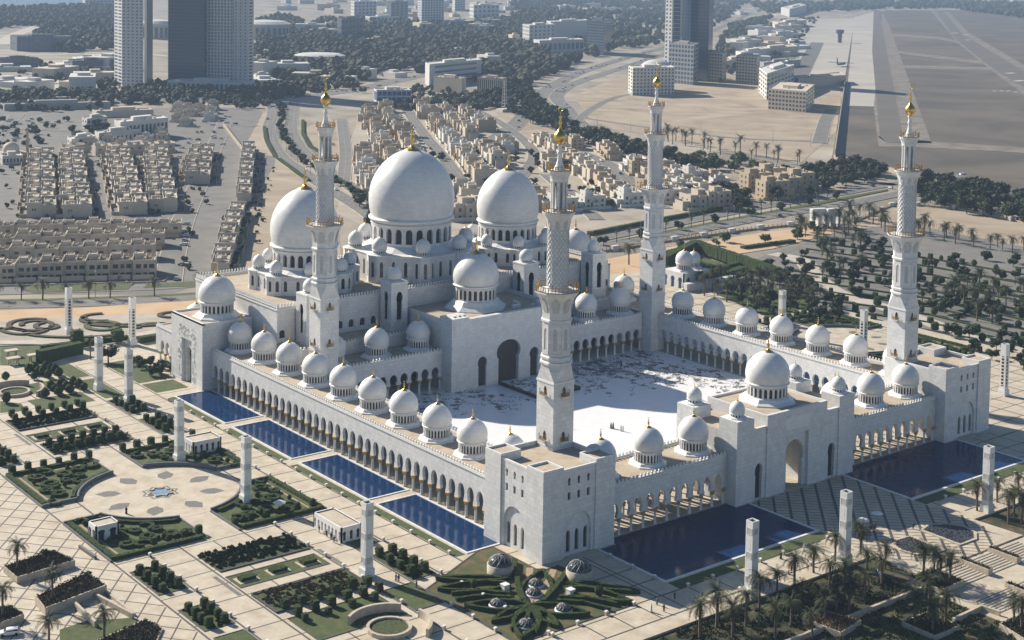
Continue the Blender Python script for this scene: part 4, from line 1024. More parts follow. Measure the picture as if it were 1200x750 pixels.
# round plaza
CXp, CYp, RP = -71.2, 78.5, 20.3
def disc(cx, cy, r, n=72): return [(cx+r*cos(2*pi*i/n), cy+r*sin(2*pi*i/n)) for i in range(n)]
b = MB(); b.prism(disc(CXp, CYp, RP), -.05, .03, 0)
for k in range(8):
    a = pi/4*k+.25; cx, cy = CXp+13.4*cos(a), CYp+13.4*sin(a)
    P = [(3.6, 0), (.9, 2.2), (-1.4, 1.9), (-3.3, 0), (-1.4, -1.9), (.9, -2.2)] 
    b.add([(cx+u*cos(a)-v*sin(a), cy+u*sin(a)+v*cos(a), .034) for u, v in P], [tuple(range(6))], 1)
def star(r1, r2, z, m, n=8):
    P = [((r1 if i % 2 == 0 else r2)*cos(pi*i/n), (r1 if i % 2 == 0 else r2)*sin(pi*i/n)) for i in range(2*n)]
    b.add([(CXp+x, CYp+y, z) for x, y in P], [tuple(range(2*n))], m)
star(5.2, 4.0, .036, 1); star(4.5, 3.4, .040, 0)
struct(b, "round_plaza_paving", ['stone', 'graystone'])
b = MB(); P = [((3.5 if i % 2 == 0 else 2.5)*cos(pi*i/8)+CXp, (3.5 if i % 2 == 0 else 2.5)*sin(pi*i/8)+CYp) for i in range(16)]
t = empty('star_fountain', (CXp, CYp, 0), 0, "small star-shaped fountain basin in the middle of the round plaza", 'fountain')
b.prism([(x, y) for x, y in P], .02, .12, 0); b.build('water', ['fountain'], t, (CXp, CYp, 0))
b = MB(); b.ribbon(P, .35, .02, .35, 0, True); b.build('rim', ['stonewall'], t, (CXp, CYp, 0))
# the four scroll gardens round it
def quadrant(sx, sy, label):
    # corner at (CXp+sx*29.6, CYp+sy*36.5)
    X = CXp+sx*29.5; Y = CYp+sy*36.3; r = RP+.9
    ya = CYp+sy*7.2; xa = CXp+sx*4.4
    th0 = atan2(7.2, sqrt(r*r-7.2**2)); th1 = atan2(sqrt(r*r-4.4**2), 4.4)
    arc = [(CXp+sx*r*cos(a), CYp+sy*r*sin(a)) for a in fr(th0, th1, 18)]
    P = [(X, ya)]+arc+[(xa, Y), (X, Y)]
    lawn(P, .12, 'grass', 'lawn')
    w = MB(); w.ribbon(arc, .55, 0, 1.15, 0); w.ribbon([(X, ya), arc[0]], .5, 0, .9, 0); w.ribbon([(xa, arc[-1][1]), (xa, Y)], .4, 0, .5, 0)
    w.ribbon([(X, ya), (X, Y)], .4, 0, .5, 0)
    tag(w.build('retaining_wall', ['bluestone']), f"low grey retaining wall curving round the {label} scroll garden", 'wall')
    ins = 2.0
    hedge([(X-sx*1.0, ya+sy*1), (X-sx*1.0, Y-sy*1.0), (xa+sx*1, Y-sy*1.0)], 1.3, .9, f"straight border hedge along two sides of the {label} scroll garden")
    hedge([(CXp+sx*(r+1.3)*cos(a), CYp+sy*(r+1.3)*sin(a)) for a in fr(th0+.05, th1-.05, 18)], 1.0, .8, f"curved border hedge on the round-plaza side of the {label} scroll garden")
    pth = MB(); pth.ribbon([(X-sx*3.2, ya+sy*2), (X-sx*3.2, Y-sy*3.2), (xa+sx*2, Y-sy*3.2)], .7, .1, .135, 0); k = pth.build('garden_path', ['soilpath']); k["kind"] = "structure"
    rr = random.Random(int(sx*3+sy*7)+20); n = 0
    for cx, cy, R0, tn in ((21.5, 22, 3.0, 1.5), (16, 27.5, 2.4, -1.4), (23, 13.5, 2.3, 1.3), (11, 29, 2.0, 1.4), (22.5, 29, 2.4, -1.5), (17, 22.5, 1.6, 1.2), (12.5, 24.2, 1.4, -1.3), (24.5, 18, 1.5, 1.2), (19.5, 31.5, 2.6, .9), (26, 8.5, 2.2, .8), (14, 20.5, 2.8, .7), (21, 17.5, 3.4, .6), (7.5, 30, 2.4, .9)):
        a0 = rr.uniform(0, 6); pts = []
        for i in range(22):
            t_ = i/21; rd = R0*(1-.72*t_); a = a0+tn*2.6*t_*2; pts.append((CXp+sx*(cx+rd*cos(a)), CYp+sy*(cy+rd*sin(a))))
        n += 1; hedge(pts, 1.0, .85, f"{nth(n-1)} curling scroll of low hedge inside the {label} scroll garden", am=.08)
    for i in range(5):
        cx, cy = [(19, 18.5), (13.5, 30.6), (25, 25), (8, 31.5), (25.5, 10.8)][i]
        bush(CXp+sx*cx, CYp+sy*cy, f"{nth(i)} small round bush among the hedge scrolls of the {label} scroll garden", 'round', .62, 'round bushes of the scroll gardens', .1)
quadrant(-1, 1, "north-western"); quadrant(1, 1, "north-eastern"); quadrant(1, -1, "south-eastern"); quadrant(-1, -1, "south-western")
MIR = True
quadrant(-1, 1, "farthest garden-side"); quadrant(1, 1, "arcade-side rear"); quadrant(1, -1, "arcade-side front"); quadrant(-1, -1, "parking-side front")
b = MB(); b.prism(disc(CXp, CYp, RP), -.05, .03, 0)
for k in range(8):
    a = pi/4*k+.25; cx, cy = CXp+13.4*cos(a), CYp+13.4*sin(a)
    b.add([(cx+u*cos(a)-v*sin(a), cy+u*sin(a)+v*cos(a), .034) for u, v in ((2.9, 0), (.7, 1.7), (-1.2, 1.5), (-2.5, 0), (-1.2, -1.5), (.7, -1.7))], [tuple(range(6))], 1)
struct(b, "round_plaza_paving", ['stone', 'graystone'])
bushrow([(x, y) for y in (115.6,) for x in fr(-97.8, -43.5, 13)], "the long row behind the round plaza past the court arcade")
bushrow([(x, y) for y in (42, 38) for x in fr(-97.8, -43.5, 12)], "the double row in front of the round plaza past the court arcade")
MIR = False
bushrow([(x, 115.6) for x in fr(-97.8, -75.7, 6)], "the row behind the north-western scroll garden")
bushrow([(x, 115.8) for x in fr(-65.5, -43.5, 6)], "the row behind the north-eastern scroll garden")
bushrow([(x, 46.3) for x in fr(-66, -43.5, 6)], "the row on the near edge of the south-eastern scroll garden", s=.85)
bushrow([(x, 46.3) for x in fr(-88, -76, 4)], "the row on the near edge of the south-western scroll garden", s=.85)
bushrow([(-80.3, 35.3), (-76.2, 35.2)][:0]+[(x, 42.0) for x in ()] , "x")
# other field with dry shrubs
lawn(rect(-82.6, -58.8, -4.5, 6.9), .15, 'drybed', 'flower_bed', .3); BEDS = [(-82.2, -59.4, -4.1, 6.5, .15, 'drybed'), (-82.6, -59, 151.5, 161.6, .25, 'hedge'), (-82.6, -59, -4.6+0+28, 5.6+28+.0, .25, 'hedge'), (-82.2, -59, 124.6, 134.7, .2, 'hedge')]
lawn(rect(-82.4, -60, -22, -9), .05, 'grass', 'lawn', .15); lawn(rect(-57.5, -50, -22, -9), .05, 'grass', 'lawn', .15)
lawn(rect(-99.5, -92.6, -24, -8), .05, 'grass', 'lawn', .15)
bushrow([(x, -12.2) for x in fr(-80, -62, 4)], "the bed beyond the dry shrub bed nearest the bottom edge", s=.8)
# curved benches and round beds (bottom and upper west)
def arcwall(cx, cy, r, a0, a1, label, h=1.5, w=.7):
    b = MB(); b.ribbon([(cx+r*cos(radians(a)), cy+r*sin(radians(a))) for a in fr(a0, a1, 22)], w, 0, h, 0)
    tag(b.build('curved_wall', ['stonewall']), label, 'wall')
g = G(65/3, 500-(750-620)/3*0+0) if False else None
c1 = G(17, 461); c2 = G(456, 738)
for (c, nm) in ((c1, "in the garden beyond the flower beds"), (c2, "at the bottom edge below the pylon")):
    arcwall(c[0], c[1], 4.6, 0, 360, f"low circular stone planter wall {nm}", .9)
    arcwall(c[0], c[1], 9.0, 40, 130, f"tall curved stone wall behind the circular planter {nm}", 2.0); arcwall(c[0], c[1], 9.0, -60, 10, f"curved stone wall beside the circular planter {nm}", 1.8)
    lawn(disc(c[0], c[1], 4.2, 24), .5, 'hedgeflower', 'flower_bed')
rb = [(430, 195), (515, 185), (552, 198), (590, 220), (465, 215), (385, 230), (413, 250), (492, 238), (355, 210), (315, 262), (200, 100), (245, 95), (268, 105), (300, 112), (325, 75), (355, 85), (385, 100), (415, 120), (340, 130), (240, 140), (40, 145), (45, 305)]
pts = [tuple(G(a/6, 420+c/6+1.6)[:2]) for a, c in rb]
bushrow(pts, "the loose group of round bushes in the far western garden", 'round', 1.3)
# green wall hedge, cube trees
g0, g1 = G(45, 425), G(95, 414)
hedge([tuple(g0[:2]), tuple(g1[:2])], 3.2, 4.2, "tall thick rectangular hedge wall at the edge of the western garden")
g0, g1 = G(47, 410), G(150, 398)
hedge([tuple(g0[:2]), tuple(g1[:2])], 2.5, 1.6, "long low hedge along the white path near the arabesque garden")
g0, g1 = G(162, 402), G(192, 397)
hedge([tuple(g0[:2]), tuple(g1[:2])], 3, 2.2, "hedge along the white path beside the side entrance block")
for i, (a, c) in enumerate(((90, 405), (138, 402))): bush(*G(a, c)[:2], f"{nth(i)} dark cube-cut tree from the west beside the white path", 'block', 2.3, 'cube-cut trees by the white path')
for i, (a, c) in enumerate(((13.5, 418), (15.5, 427), (40, 423))):      # stone tables
    g = G(a, c); t = empty('garden_shelter', tuple(g), 0, f"{nth(i)} small stone shelter with flat canopy in the western lawn", 'shelter', 'small stone shelters')
    b = MB(); b.box(-2.2, 2.2, -1.5, 1.5, 2.1, 2.5, 0); b.build('roof', ['stone'], t)
    for u in (-1.4, 1.4):
        for v in (-.9, .9): b = MB(); b.box(u-.2, u+.2, v-.2, v+.2, 0, 2.1, 0); b.build('post', ['stone'], t)
lawn([tuple(G(*p)[:2]) for p in ((0, 407), (46, 405), (90, 415), (45, 430), (0, 428))], .05)
lawn([tuple(G(*p)[:2]) for p in ((0, 470), (25, 473), (30, 481), (0, 484))], .05)
# kiosks
def kiosk(x0, x1, y0, y1, h, nx, ny, label, glass='win'):
    w = empty('kiosk', ((x0+x1)/2, (y0+y1)/2, 0), 0, label, 'building'); o = tuple(w.location); b = MB()
    for p0, p1, inw, n in (((x0, y0), (x1, y0), (0, 1), nx), ((x0, y1), (x0, y0), (1, 0), ny), ((x1, y0), (x1, y1), (-1, 0), ny), ((x1, y1), (x0, y1), (0, -1), nx)):
        fm, L = flat_map(p0, p1, inw); p = L/n
        archwall(b, fm, 0, L, 0, h, .4, [((i+.5)*p, min(1.5, p*.52) if n > 2 else 1.9, .5 if n > 2 else 0, 1.9, 2.8, 'key', .35, 1) for i in range(n)], 0, back=False)
    b.build('wall', ['trim', glass], w, o)
    b = MB(); b.box(x0+.4, x1-.4, y0+.4, y1-.4, h-.4, h-.25, 0); b.build('roof', ['stone'], w, o)
kiosk(-50.8, -41.8, 100.6, 107.2, 3.9, 5, 4, "low white pavilion with five arched windows between pylons and the second pool")
kiosk(-50.8, -44.9, 20.2, 33.4, 3.9, 3, 8, "long low white pavilion with arched windows behind the pylon nearest the corner block")
kiosk(-98.8, -92.8, 55.8, 60.6, 3.9, 2, 2, "small white pavilion with two wide arches at the edge of the round plaza garden")
MIR = True; kiosk(-50.8, -41.8, 100.6, 107.2, 3.9, 5, 4, "low white pavilion among the gardens past the courtyard"); MIR = False
# corner hedge garden with skylights
lawn([(-49.2, -48), (-16.6, -48), (-16.6, -21.5), (-19.8, -21.5), (-21.8, -19.8), (-21.8, -3), (-26, -3), (-49.2, -14)], .04, 'soilgrass', 'ground_cover', .12)
def leafloop(base, tip, width, label, w=.72, h=.95):
    bx, by = base; tx, ty = tip; L = hypot(tx-bx, ty-by); dx, dy = (tx-bx)/L, (ty-by)/L
    pts = []
    for sg in (1, -1):
        seq = [i/14 for i in range(15)] if sg > 0 else [1-i/14 for i in range(1, 14)]
        for t in seq: q = width/2*sin(pi*t**.85)**.9 if 0 < t < 1 else 0; pts.append((bx+dx*L*t-dy*q*sg, by+dy*L*t+dx*q*sg))
    hedge(pts, w, h, label, 'leaf-shaped hedges of the corner garden', True)
cc = (-36.4, -36.0)
LF = [((-21.8, -22.4), 7.0, "pointing to the corner block and holding two skylights"), ((-47.8, -47.0), 5.8, "pointing away from the corner block and holding one skylight"),
      ((-47.6, -27.0), 5.2, "holding one skylight on the pool side"), ((-28.5, -46.4), 5.2, "holding one skylight on the promenade side"),
      ((-47.8, -37.0), 3.0, "slim and low on the side of the long pavilion"), ((-38.2, -47.4), 3.0, "slim and low on the side of the promenade"), ((-46.8, -42.5), 2.2, "smallest on the west side"), ((-43.5, -46.8), 2.2, "smallest on the south side")]
for i, (tip, wd, nm) in enumerate(LF): leafloop(cc, tip, wd, f"leaf-shaped hedge loop {nm} in the corner garden")
for s in (0, 1):
    sw = (lambda p: (p[1]-.4+.4, p[0])) if s else (lambda p: p); nm = "promenade side" if s else "pool side"
    leafloop(sw((-33.0, -24.0)), sw((-47.5, -16.6)), 5.0, f"large leaf-shaped hedge loop round a round bush on the {nm} of the corner garden")
    leafloop(sw((-31.5, -21.5)), sw((-44.5, -11.5)), 2.6, f"narrow outer leaf-shaped hedge loop on the {nm} of the corner garden")
    hedge([sw(p) for p in ((-23.5, -14), (-26, -17), (-29, -21.5), (-33, -27.5), (-36, -33))], 1.1, 1.1, f"long curving hedge by the big skylight on the {nm} of the corner garden")
    hedge([sw(p) for p in ((-46.5, -20), (-40, -23.4), (-36, -28))], .9, .9, f"short curving hedge next to the leaf loops on the {nm} of the corner garden")
    hedge([sw(p) for p in ((-47.5, -23), (-41, -25.4), (-37, -29.6))], .8, .8, f"lowest curving hedge next to the leaf loops on the {nm} of the corner garden")
    x, y = sw((-40.2, -19.9)); bush(x, y, f"flat round bush inside the large leaf loop on the {nm}", 'round', .95, 'round bushes of the corner garden')
    pb = MB(); pb.ribbon([sw(p) for p in ((-22.5, -18.5), (-26, -22.5), (-31, -29), (-35.5, -35))], 1.6, 0, .055, 0); k = pb.build('gravel_path', ['soilpath']); k["kind"] = "structure"
def skylight(x, y, r, h, label):
    w = empty('skylight_dome', (x, y, 0), 0, label, 'skylight'); b = MB()
    b.lathe([(r+.25, 0), (r+.25, h), (r-.15, h), (r-.15, h-.3)], 32, 0, 0, 0, closed=False); b.build('plinth', ['stonewall' if r > 2 else 'trim'], w)
    b = MB(); b.lathe([(r*.97*cos(a), h-.1+r*.72*sin(a)) for a in fr(0, pi/2-.02, 10)], 32, 0, 0, 0, closed=False); b.build('glass_dome', ['domeglass'], w)
    b = MB(); n = 12
    for k in range(n):
        for sg in (-1, 1): b.tube([(r*1.0*cos(t)*cos(2*pi*k/n+sg*t*.45), r*1.0*cos(t)*sin(2*pi*k/n+sg*t*.45), h-.08+r*.74*sin(t)) for t in fr(0, pi/2-.1, 9)], .035, 3, 0)
    b.build('glazing_bar', ['metal'], w)
skylight(-29.9, -16.6, 2.9, 2.3, "large glass skylight dome on a stone drum on the pool side of the corner block")
skylight(-16.9, -29.9, 2.9, 2.3, "large glass skylight dome on a stone drum in the shade of the corner block")
for x, y, nm in ((-27.7, -27.2, "nearest the corner block"), (-31.3, -30.9, "second from the corner block"), (-41.5, -30.6, "inside the pool-side leaf hedge"), (-31.2, -41.2, "inside the promenade-side leaf hedge"), (-42.9, -42.4, "inside the outermost leaf hedge")):
    skylight(x, y, 1.75, .45, f"small glass skylight dome {nm} in the corner garden")
MIR = True
skylight(-29.9, -16.6, 2.9, 2.3, "glass skylight dome on a stone drum by the far corner block"); skylight(-16.9, -29.9, 2.9, 2.3, "glass skylight dome on a stone drum in the shade of the far corner block"); MIR = False
for i, (x, y) in enumerate(((-35.2, -25.2), (-24.8, -36.0))):
    b = MB(); b.box(x-.75, x+.75, y-.75, y+.75, 0, 1.5); b.box(x-.85, x+.85, y-.85, y+.85, 1.5, 1.62); tag(b.build('utility_box', ['trim']), f"white utility box on the {'promenade' if i else 'pool'} side of the corner hedge garden", 'box')
# light pylons
def pylon(x, y, label, open_=False, h=17.3):
    w = empty('light_pylon', (x, y, 0), 0, label, 'pylon', 'white light pylons round the mosque')
    key = 'pylo' if open_ else 'pyl'
    if key in PROTO:
        for ch in KIDS[PROTO[key].name]: copytree(ch, w)
        return
    PROTO[key] = w
    b = MB(); s = 1.05
    b.box(-1.35, 1.35, -1.35, 1.35, -.1, 2.0, 0); b.box(-1.2, 1.2, -1.2, 1.2, 2.0, 2.25, 0); b.build('base', ['trim'], w)
    b = MB()
    for c_, s_ in ((1, 0), (0, 1), (-1, 0), (0, -1)):
        p0 = (s*c_+s*s_, s*s_-s*c_); p1 = (s*c_-s*s_, s*s_+s*c_); fm, L = flat_map(p0, p1, (-c_, -s_))
        if open_ and (c_, s_) in ((-1, 0), (0, -1)):
            archwall(b, fm, 0, L, 2.25, h, .35, [(L/2, .95, 3.2, 3.3, 13.5, 'rect', .3, 1)], 0, back=False, ends=False)
        else:
            archwall(b, fm, 0, L, 2.25, h, .2, [], 0, back=False, ends=False)
            for z in (3.3, 9.0, 14.6):
                b.add([fm(u, -.03, zz) for u, zz in ((.35, z), (L-.35, z), (L-.35, z+1.4), (.35, z+1.4))], [(0, 1, 2, 3)], 2)
                for u0, u1, za, zb in ((.25, .35, z-.1, z+1.5), (L-.35, L-.25, z-.1, z+1.5), (.35, L-.35, z-.1, z), (.35, L-.35, z+1.4, z+1.5)):
                    b.add([fm(u, n_, zz) for n_ in (0, -.06) for u, zz in ((u0, za), (u1, za), (u1, zb), (u0, zb))], [(4, 5, 6, 7), (0, 1, 5, 4), (1, 2, 6, 5), (2, 3, 7, 6), (3, 0, 4, 7)], 0)
            for z0, z1 in ((5.2, 8.5), (10.9, 14.1)):
                b.add([fm(u, -.02, zz) for u, zz in ((.55, z0), (L-.55, z0), (L-.55, z1), (.55, z1))], [(0, 1, 2, 3)], 0)
    for q in ((-s, s, -s, -s+.2), (-s, s, s-.2, s), (-s, -s+.2, -s+.2, s-.2), (s-.2, s, -s+.2, s-.2)): b.box(*q, h, h+.35, 0)
    b.box(-s+.2, s-.2, -s+.2, s-.2, h-.3, h-.2, 4)
    b.build('shaft', ['trim', 'win', 'lattice', 'graymarble', 'graystone'], w)
    if open_:
        b = MB()
        for z in fr(3.8, 13.0, 9):
            b.box(-s-.04, -s+.1, -.5, .5, z-.16, z+.16); b.box(-.5, .5, -s-.04, -s+.1, z-.16, z+.16)
        b.build('louvre', ['trim'], w)
for x, y, nm, op in ((-56.2, .2, "closest to the corner block, casting a long shadow on the plaza", 0), (-56, 59.2, "at the south-eastern scroll garden edge", 0), (-56.1, 98.6, "beside the pavilion with five windows", 0),
        (-44.5, 159, "rising from the bush bed across from the first pool", 0), (-46.3, 178.5, "on the lawn west of the side entrance block", 0), (-13.2, 226.4, "with a louvred slot by the white path behind the side block", 1), (-26, 255, "with a louvred slot in front of the arabesque garden", 1),
        (8.4, -60.3, "among palms in front of the dark front pool", 0), (40.9, -60.6, "among palms at the edge of the dark forecourt", 0), (98.8, -60.8, "beside the far front pool", 0),
        (197.6, 0, "with a louvred slot next to the far corner block", 1), (197.6, 59.2, "with a louvred slot behind the side arcade domes", 1), (197.6, 98.6, "in the plaza behind the courtyard arcade", 0)):
    pylon(x, y, "tall square white light pylon "+nm, bool(op))
# small lamps along the paths
LAMP = None
def lamp(x, y, label):
    global LAMP
    if LAMP is None:
        w = empty('bollard_lamp'); b = MB(); b.box(-.28, .28, -.28, .28, 0, .75); b.build('post', ['stonewall'], w)
        b = MB(); b.box(-.38, .38, -.38, .38, .75, .85); b.box(-.3, .3, -.3, .3, .85, 1.0); b.build('cap', ['trim'], w); LAMP = w; o = w
    else: o = copytree(LAMP)
    o.location = (x, y, 0); tag(o, label, 'bollard', 'bollard lamps along the paths')
ln = 0
for nm, pts in (("along the pool lawns", [(-33.1, 7.5+8.15*k) for k in range(-1, 19)]), ("on the outer edge of the pool promenade", [(-41.4, 7.5+8.15*k) for k in range(-7, 20) if k not in (2, 3, 12)]),
        ("along the middle path", [(-58, 7.5+8.15*k) for k in range(-7, 20) if not 4 < k < 14]), ("beside the outer beds", [(-91.8, 7.5+8.15*k) for k in range(-4, 20) if not 4 < k < 14]),
        ("along the corner garden", [(-49.7, -24.5), (-49.7, -32.5), (-49.7, -40.5)]), ("on the near edge of the corner garden", [(-41.5, -48.4), (-33.3, -48.4), (-25, -48.4), (-16.7, -48.4)]),
        ("along the dark front pool", [(8.4+8.15*k, -48.4) for k in range(-1, 6)]), ("along the front promenade edge", [(8.4+8.15*k, -57) for k in range(-1, 5)]), ("along the far front pool", [(98+8.15*k, -48.4) for k in range(5)]),
        ("in the shade by the corner block", [(-2.9, -25), (-2.9, -33), (-2.9, -40.5)])):
    for i, (x, y) in enumerate(sorted(pts, key=lambda p: PJ((p[0], p[1], 0))[0])): lamp(x, y, f"{nth(i)} small stone bollard lamp from the west {nm}")
# ---------------- front garden, steps and planters
b = MB(); b.box(-60, 190, -170, -62.0, -1.15, -.5); o = b.build('garden_ground', ['drygrass']); o["kind"] = "structure"
def scrub(name, area, n, r0, r1, z, m, seed=1, skip=None):
    b = MB(); rr = random.Random(seed); x0, x1, y0, y1 = area
    for i in range(n):
        x, y = rr.uniform(x0, x1), rr.uniform(y0, y1)
        if skip and skip(x, y): continue
        q = rr.uniform(r0, r1)
        for k in range(34):
            a, u = rr.uniform(0, 2*pi), rr.random()**.5; cx, cy, cz = x+q*u*cos(a), y+q*u*sin(a), z+q*.7*rr.random()*(1.1-u*u); s = rr.uniform(.16, .36); t = rr.uniform(0, pi)
            b.add([(cx-s*cos(t), cy-s*sin(t), cz-s*.3), (cx+s*cos(t), cy+s*sin(t), cz+rr.uniform(-.1, .1)), (cx+rr.uniform(-.2, .2), cy+rr.uniform(-.2, .2), cz+s*1.1)], [(0, 1, 2)], 0)
    o = b.build(name, [m]); o['kind'] = 'stuff'
SK = lambda x, y: 43 < x < 100 or (24 < x < 34 and -99 < y < -90)
scrub('ground_cover', (-45, 43, -80, -63), 330, .6, 1.6, -.5, 'leaf', 2, SK); scrub('ground_cover', (-20, 44, -120, -82), 420, .5, 1.4, -.5, 'leaf2', 3, SK); scrub('ground_cover', (-30, 44, -125, -82), 260, .5, 1.3, -.5, 'leaf', 4, SK); scrub('ground_cover', (98, 150, -95, -63), 200, .6, 1.6, -.5, 'leaf', 5)
b = MB(); b.prism(rect(44, 100, -140, -76.2), -1.1, -.3, 0); struct(b, "lower_terrace", ['stone'])
b = MB()
for (ya, yb, za, zb) in ((-77.6, -85.4, 0, -.28+.0), ):
    n = 8
    for x0, x1 in ((53.8, 63.2), (64.6, 75.0), (76.5, 86.5)):
        for k in range(n):
            b.box(x0, x1, -77.6-(k+1)*.97, -77.6-k*.97, -.4, .30-.07*k, 0); 
            b.box(x0, x1, -77.6-(k+1)*.97, -77.6-(k+1)*.97+.3, .30-.07*k-.02, .30-.07*k+.004, 1)
for x0, x1 in ((47.5, 60), (61.5, 73), (74.5, 88)):
    for k in range(8):
        b.box(x0, x1, -92.4-(k+1)*.85, -92.4-k*.85, -.4, .2-.06*k, 0); b.box(x0, x1, -92.4-(k+1)*.85, -92.4-(k+1)*.85+.28, .2-.06*k-.02, .2-.06*k+.004, 1)
struct(b, "stairs", ['stone', 'graystone'])
def planter(P, h, label, fill='redplant', w=.5, z0=-.5, soil_h=None):
    t = empty('planter', (P[0][0], P[0][1], 0), 0, label, 'planter'); o = tuple(t.location)
    b = MB(); b.ribbon(P, w, z0, h, 0, True); b.build('wall', ['stonewall'], t, o)
    b = MB(); b.prism(P, z0, (h-.25 if soil_h is None else soil_h), 0)
    rr = random.Random(int(abs(P[0][0]*10))); xs = [p[0] for p in P]; ys = [p[1] for p in P]
    area = (max(xs)-min(xs))*(max(ys)-min(ys))
    def inside(x, y):
        c = False; n = len(P)
        for i in range(n):
            x1, y1 = P[i]; x2, y2 = P[(i+1) % n]
            if (y1 > y) != (y2 > y) and x < (x2-x1)*(y-y1)/(y2-y1)+x1: c = not c
        return c
    if fill:
        for i in range(min(4000, int(area*30))):
            x, y = rr.uniform(min(xs), max(xs)), rr.uniform(min(ys), max(ys))
            if not inside(x, y): continue
            z = (h-.25 if soil_h is None else soil_h)+rr.uniform(0, .55); s = rr.uniform(.1, .28); a = rr.uniform(0, pi)
            b.add([(x-s*cos(a), y-s*sin(a), z-.1), (x+s*cos(a), y+s*sin(a), z-.05), (x+rr.uniform(-.1, .1), y+rr.uniform(-.1, .1), z+s)], [(0, 1, 2)], 0)
    b.build('planting', [fill or 'soil'], t, o)
planter(rect(44.9, 53.5, -85.3, -76.6), 1.0, "square stone planter holding four palms beside the front steps", 'drygrass')
planter(rect(24.5, 33.0, -98.6, -90.2), .6, "square stone planter holding palms lower down the front garden", 'drygrass')
planter(rect(63.2, 64.6, -85.5, -77.4), 1.3, "narrow stone planter between the first and second flights of steps", 'redplant'); planter(rect(75.0, 76.5, -85.5, -77.4), 1.3, "narrow stone planter between the second and third flights of steps", 'redplant')
planter(rect(60, 61.5, -99, -92.2), 1.1, "narrow stone planter between the lower flights of steps", 'redplant')
planter([tuple(G(*p)[:2]) for p in ((942, 728), (960, 718), (1008, 731), (985, 745))], .8, "square stone planter with a palm at the bottom edge in the shade", 'soil')
planter([tuple(G(*p)[:2]) for p in ((1172, 735), (1200, 722), (1230, 735), (1205, 755))], .8, "square stone planter with a palm at the lower right of the front steps", 'drygrass')
def gwall(pts, h, label, z=-.5, w=.6, m='stonewall'):
    b = MB(); b.ribbon([tuple(G(*p)[:2]) for p in pts], w, z, h, 0); tag(b.build('garden_wall', [m]), label, 'wall')
b = MB(); b.ribbon([(-20, -81.4), (42.5, -81.4), (44.5, -83)], .7, -.6, .75, 0); tag(b.build('garden_wall', ['stonewall']), "long low white wall crossing the palm garden in front of the mosque", 'wall')
b = MB(); b.ribbon([(34.6, -96.0), (45.4, -95.6), (46.2, -100)], .7, -.6, .8, 0); tag(b.build('garden_wall', ['stonewall']), "short stepped white wall at the foot of the front steps", 'wall')
# fountains of the forecourt
for i, (P, nm) in enumerate((([(67.6, -59.8), (63, -59.2), (59.6, -60.6), (58.2, -64), (58.8, -67.4), (62, -69.8), (66.8, -70.3)], "nearer the palms"), ([(73.2, -59.0), (77.5, -57.8), (82.0, -60.0), (84.2, -64), (83.2, -68), (79.5, -70.6), (73.2, -70.6)], "farther from the palms"))):
    t = empty('half_round_fountain', (P[0][0], P[0][1], 0), 0, f"half-round dark pebble fountain basin in the sunny forecourt, {nm}", 'fountain'); o = tuple(t.location)
    b = MB(); b.ribbon(P, .9, 0, .3, 0, True); b.build('rim', ['stonewall'], t, o)
    b = MB(); b.prism(P, 0, .12, 0); rr = random.Random(i)
    for k in range(900):
        u, v = rr.random(), rr.random(); cx = sum(p[0] for p in P)/7; cy = sum(p[1] for p in P)/7
        q = P[rr.randrange(7)]; q2 = P[(P.index(q)+1) % 7]; x = cx+(q[0]+(q2[0]-q[0])*u-cx)*sqrt(v)*.95; y = cy+(q[1]+(q2[1]-q[1])*u-cy)*sqrt(v)*.95
        b.box(x-.13, x+.13, y-.13, y+.13, .1, .3, 1, bottom=False)
    b.build('basin', ['blackst', 'pebble'], t, o)
# dais in front of the portal
t = empty('prayer_platform', (75, 98, 0), 0, "dark-edged low platform with carpets lying in front of the portal", 'platform'); o = (75, 98, 0)
b = MB(); b.box(66.0, 84, 87.4, 107.4, .0, .35); b.build('deck', ['court'], t, o)
b = MB()
for q in ((65.6, 84.4, 86.9, 87.4), (65.6, 66, 87.4, 107.8), (84, 84.4, 87.4, 107.8)): b.box(*q, 0, 1.2)
b.build('edge_panel', ['blackst'], t, o)
b = MB(); rr = random.Random(9)
for k in range(120): x, y = rr.uniform(66.6, 83), rr.uniform(88, 106.8); b.box(x-.5, x+.5, y-.3, y+.3, .35, .42+.001*k, 0, bottom=False)
b.build('floor_cushion', ['inlay'], t, o)
# white canvas parasols, scattered items
for i, (px, py) in enumerate(((1011.5, 611), (1027.5, 603))):
    g = G(px, py+1.2*0); t = empty('parasol', tuple(G(px, py+9)), 0, f"round white parasol standing on the forecourt, {'nearer' if i == 0 else 'farther'} of the two", 'parasol', 'two parasols on the forecourt')
    b = MB(); b.lathe([(1.5, 2.35), (1.45, 2.45), (.7, 2.75), (.05, 2.95)], 16, 0, 0, 0, closed=False); b.lathe([(.05, 2.85), (1.45, 2.36)], 16, 0, 0, 0, closed=False); b.build('canopy', ['canvas'], t)
    b = MB(); b.lathe([(.4, 0), (.4, .1), (.05, .12), (.05, 2.85)], 8, 0, 0, 0); b.build('pole', ['metal'], t)
g = G(326.5+1, 598); t = empty('parasol', (g[0], g[1], 0), 0, "round white parasol in the south-eastern scroll garden", 'parasol')
b = MB(); b.lathe([(1.6, 2.1), (.8, 2.5), (.05, 2.7)], 16, 0, 0, 0, closed=False); b.build('canopy', ['canvas'], t); b = MB(); b.lathe([(.05, 0), (.05, 2.6)], 6, 0, 0, 0); b.build('pole', ['metal'], t)
g = G(1032, 678); t = empty('sign_board', tuple(g), radians(35), "white tilted sign board standing in the palm garden", 'sign'); b = MB()
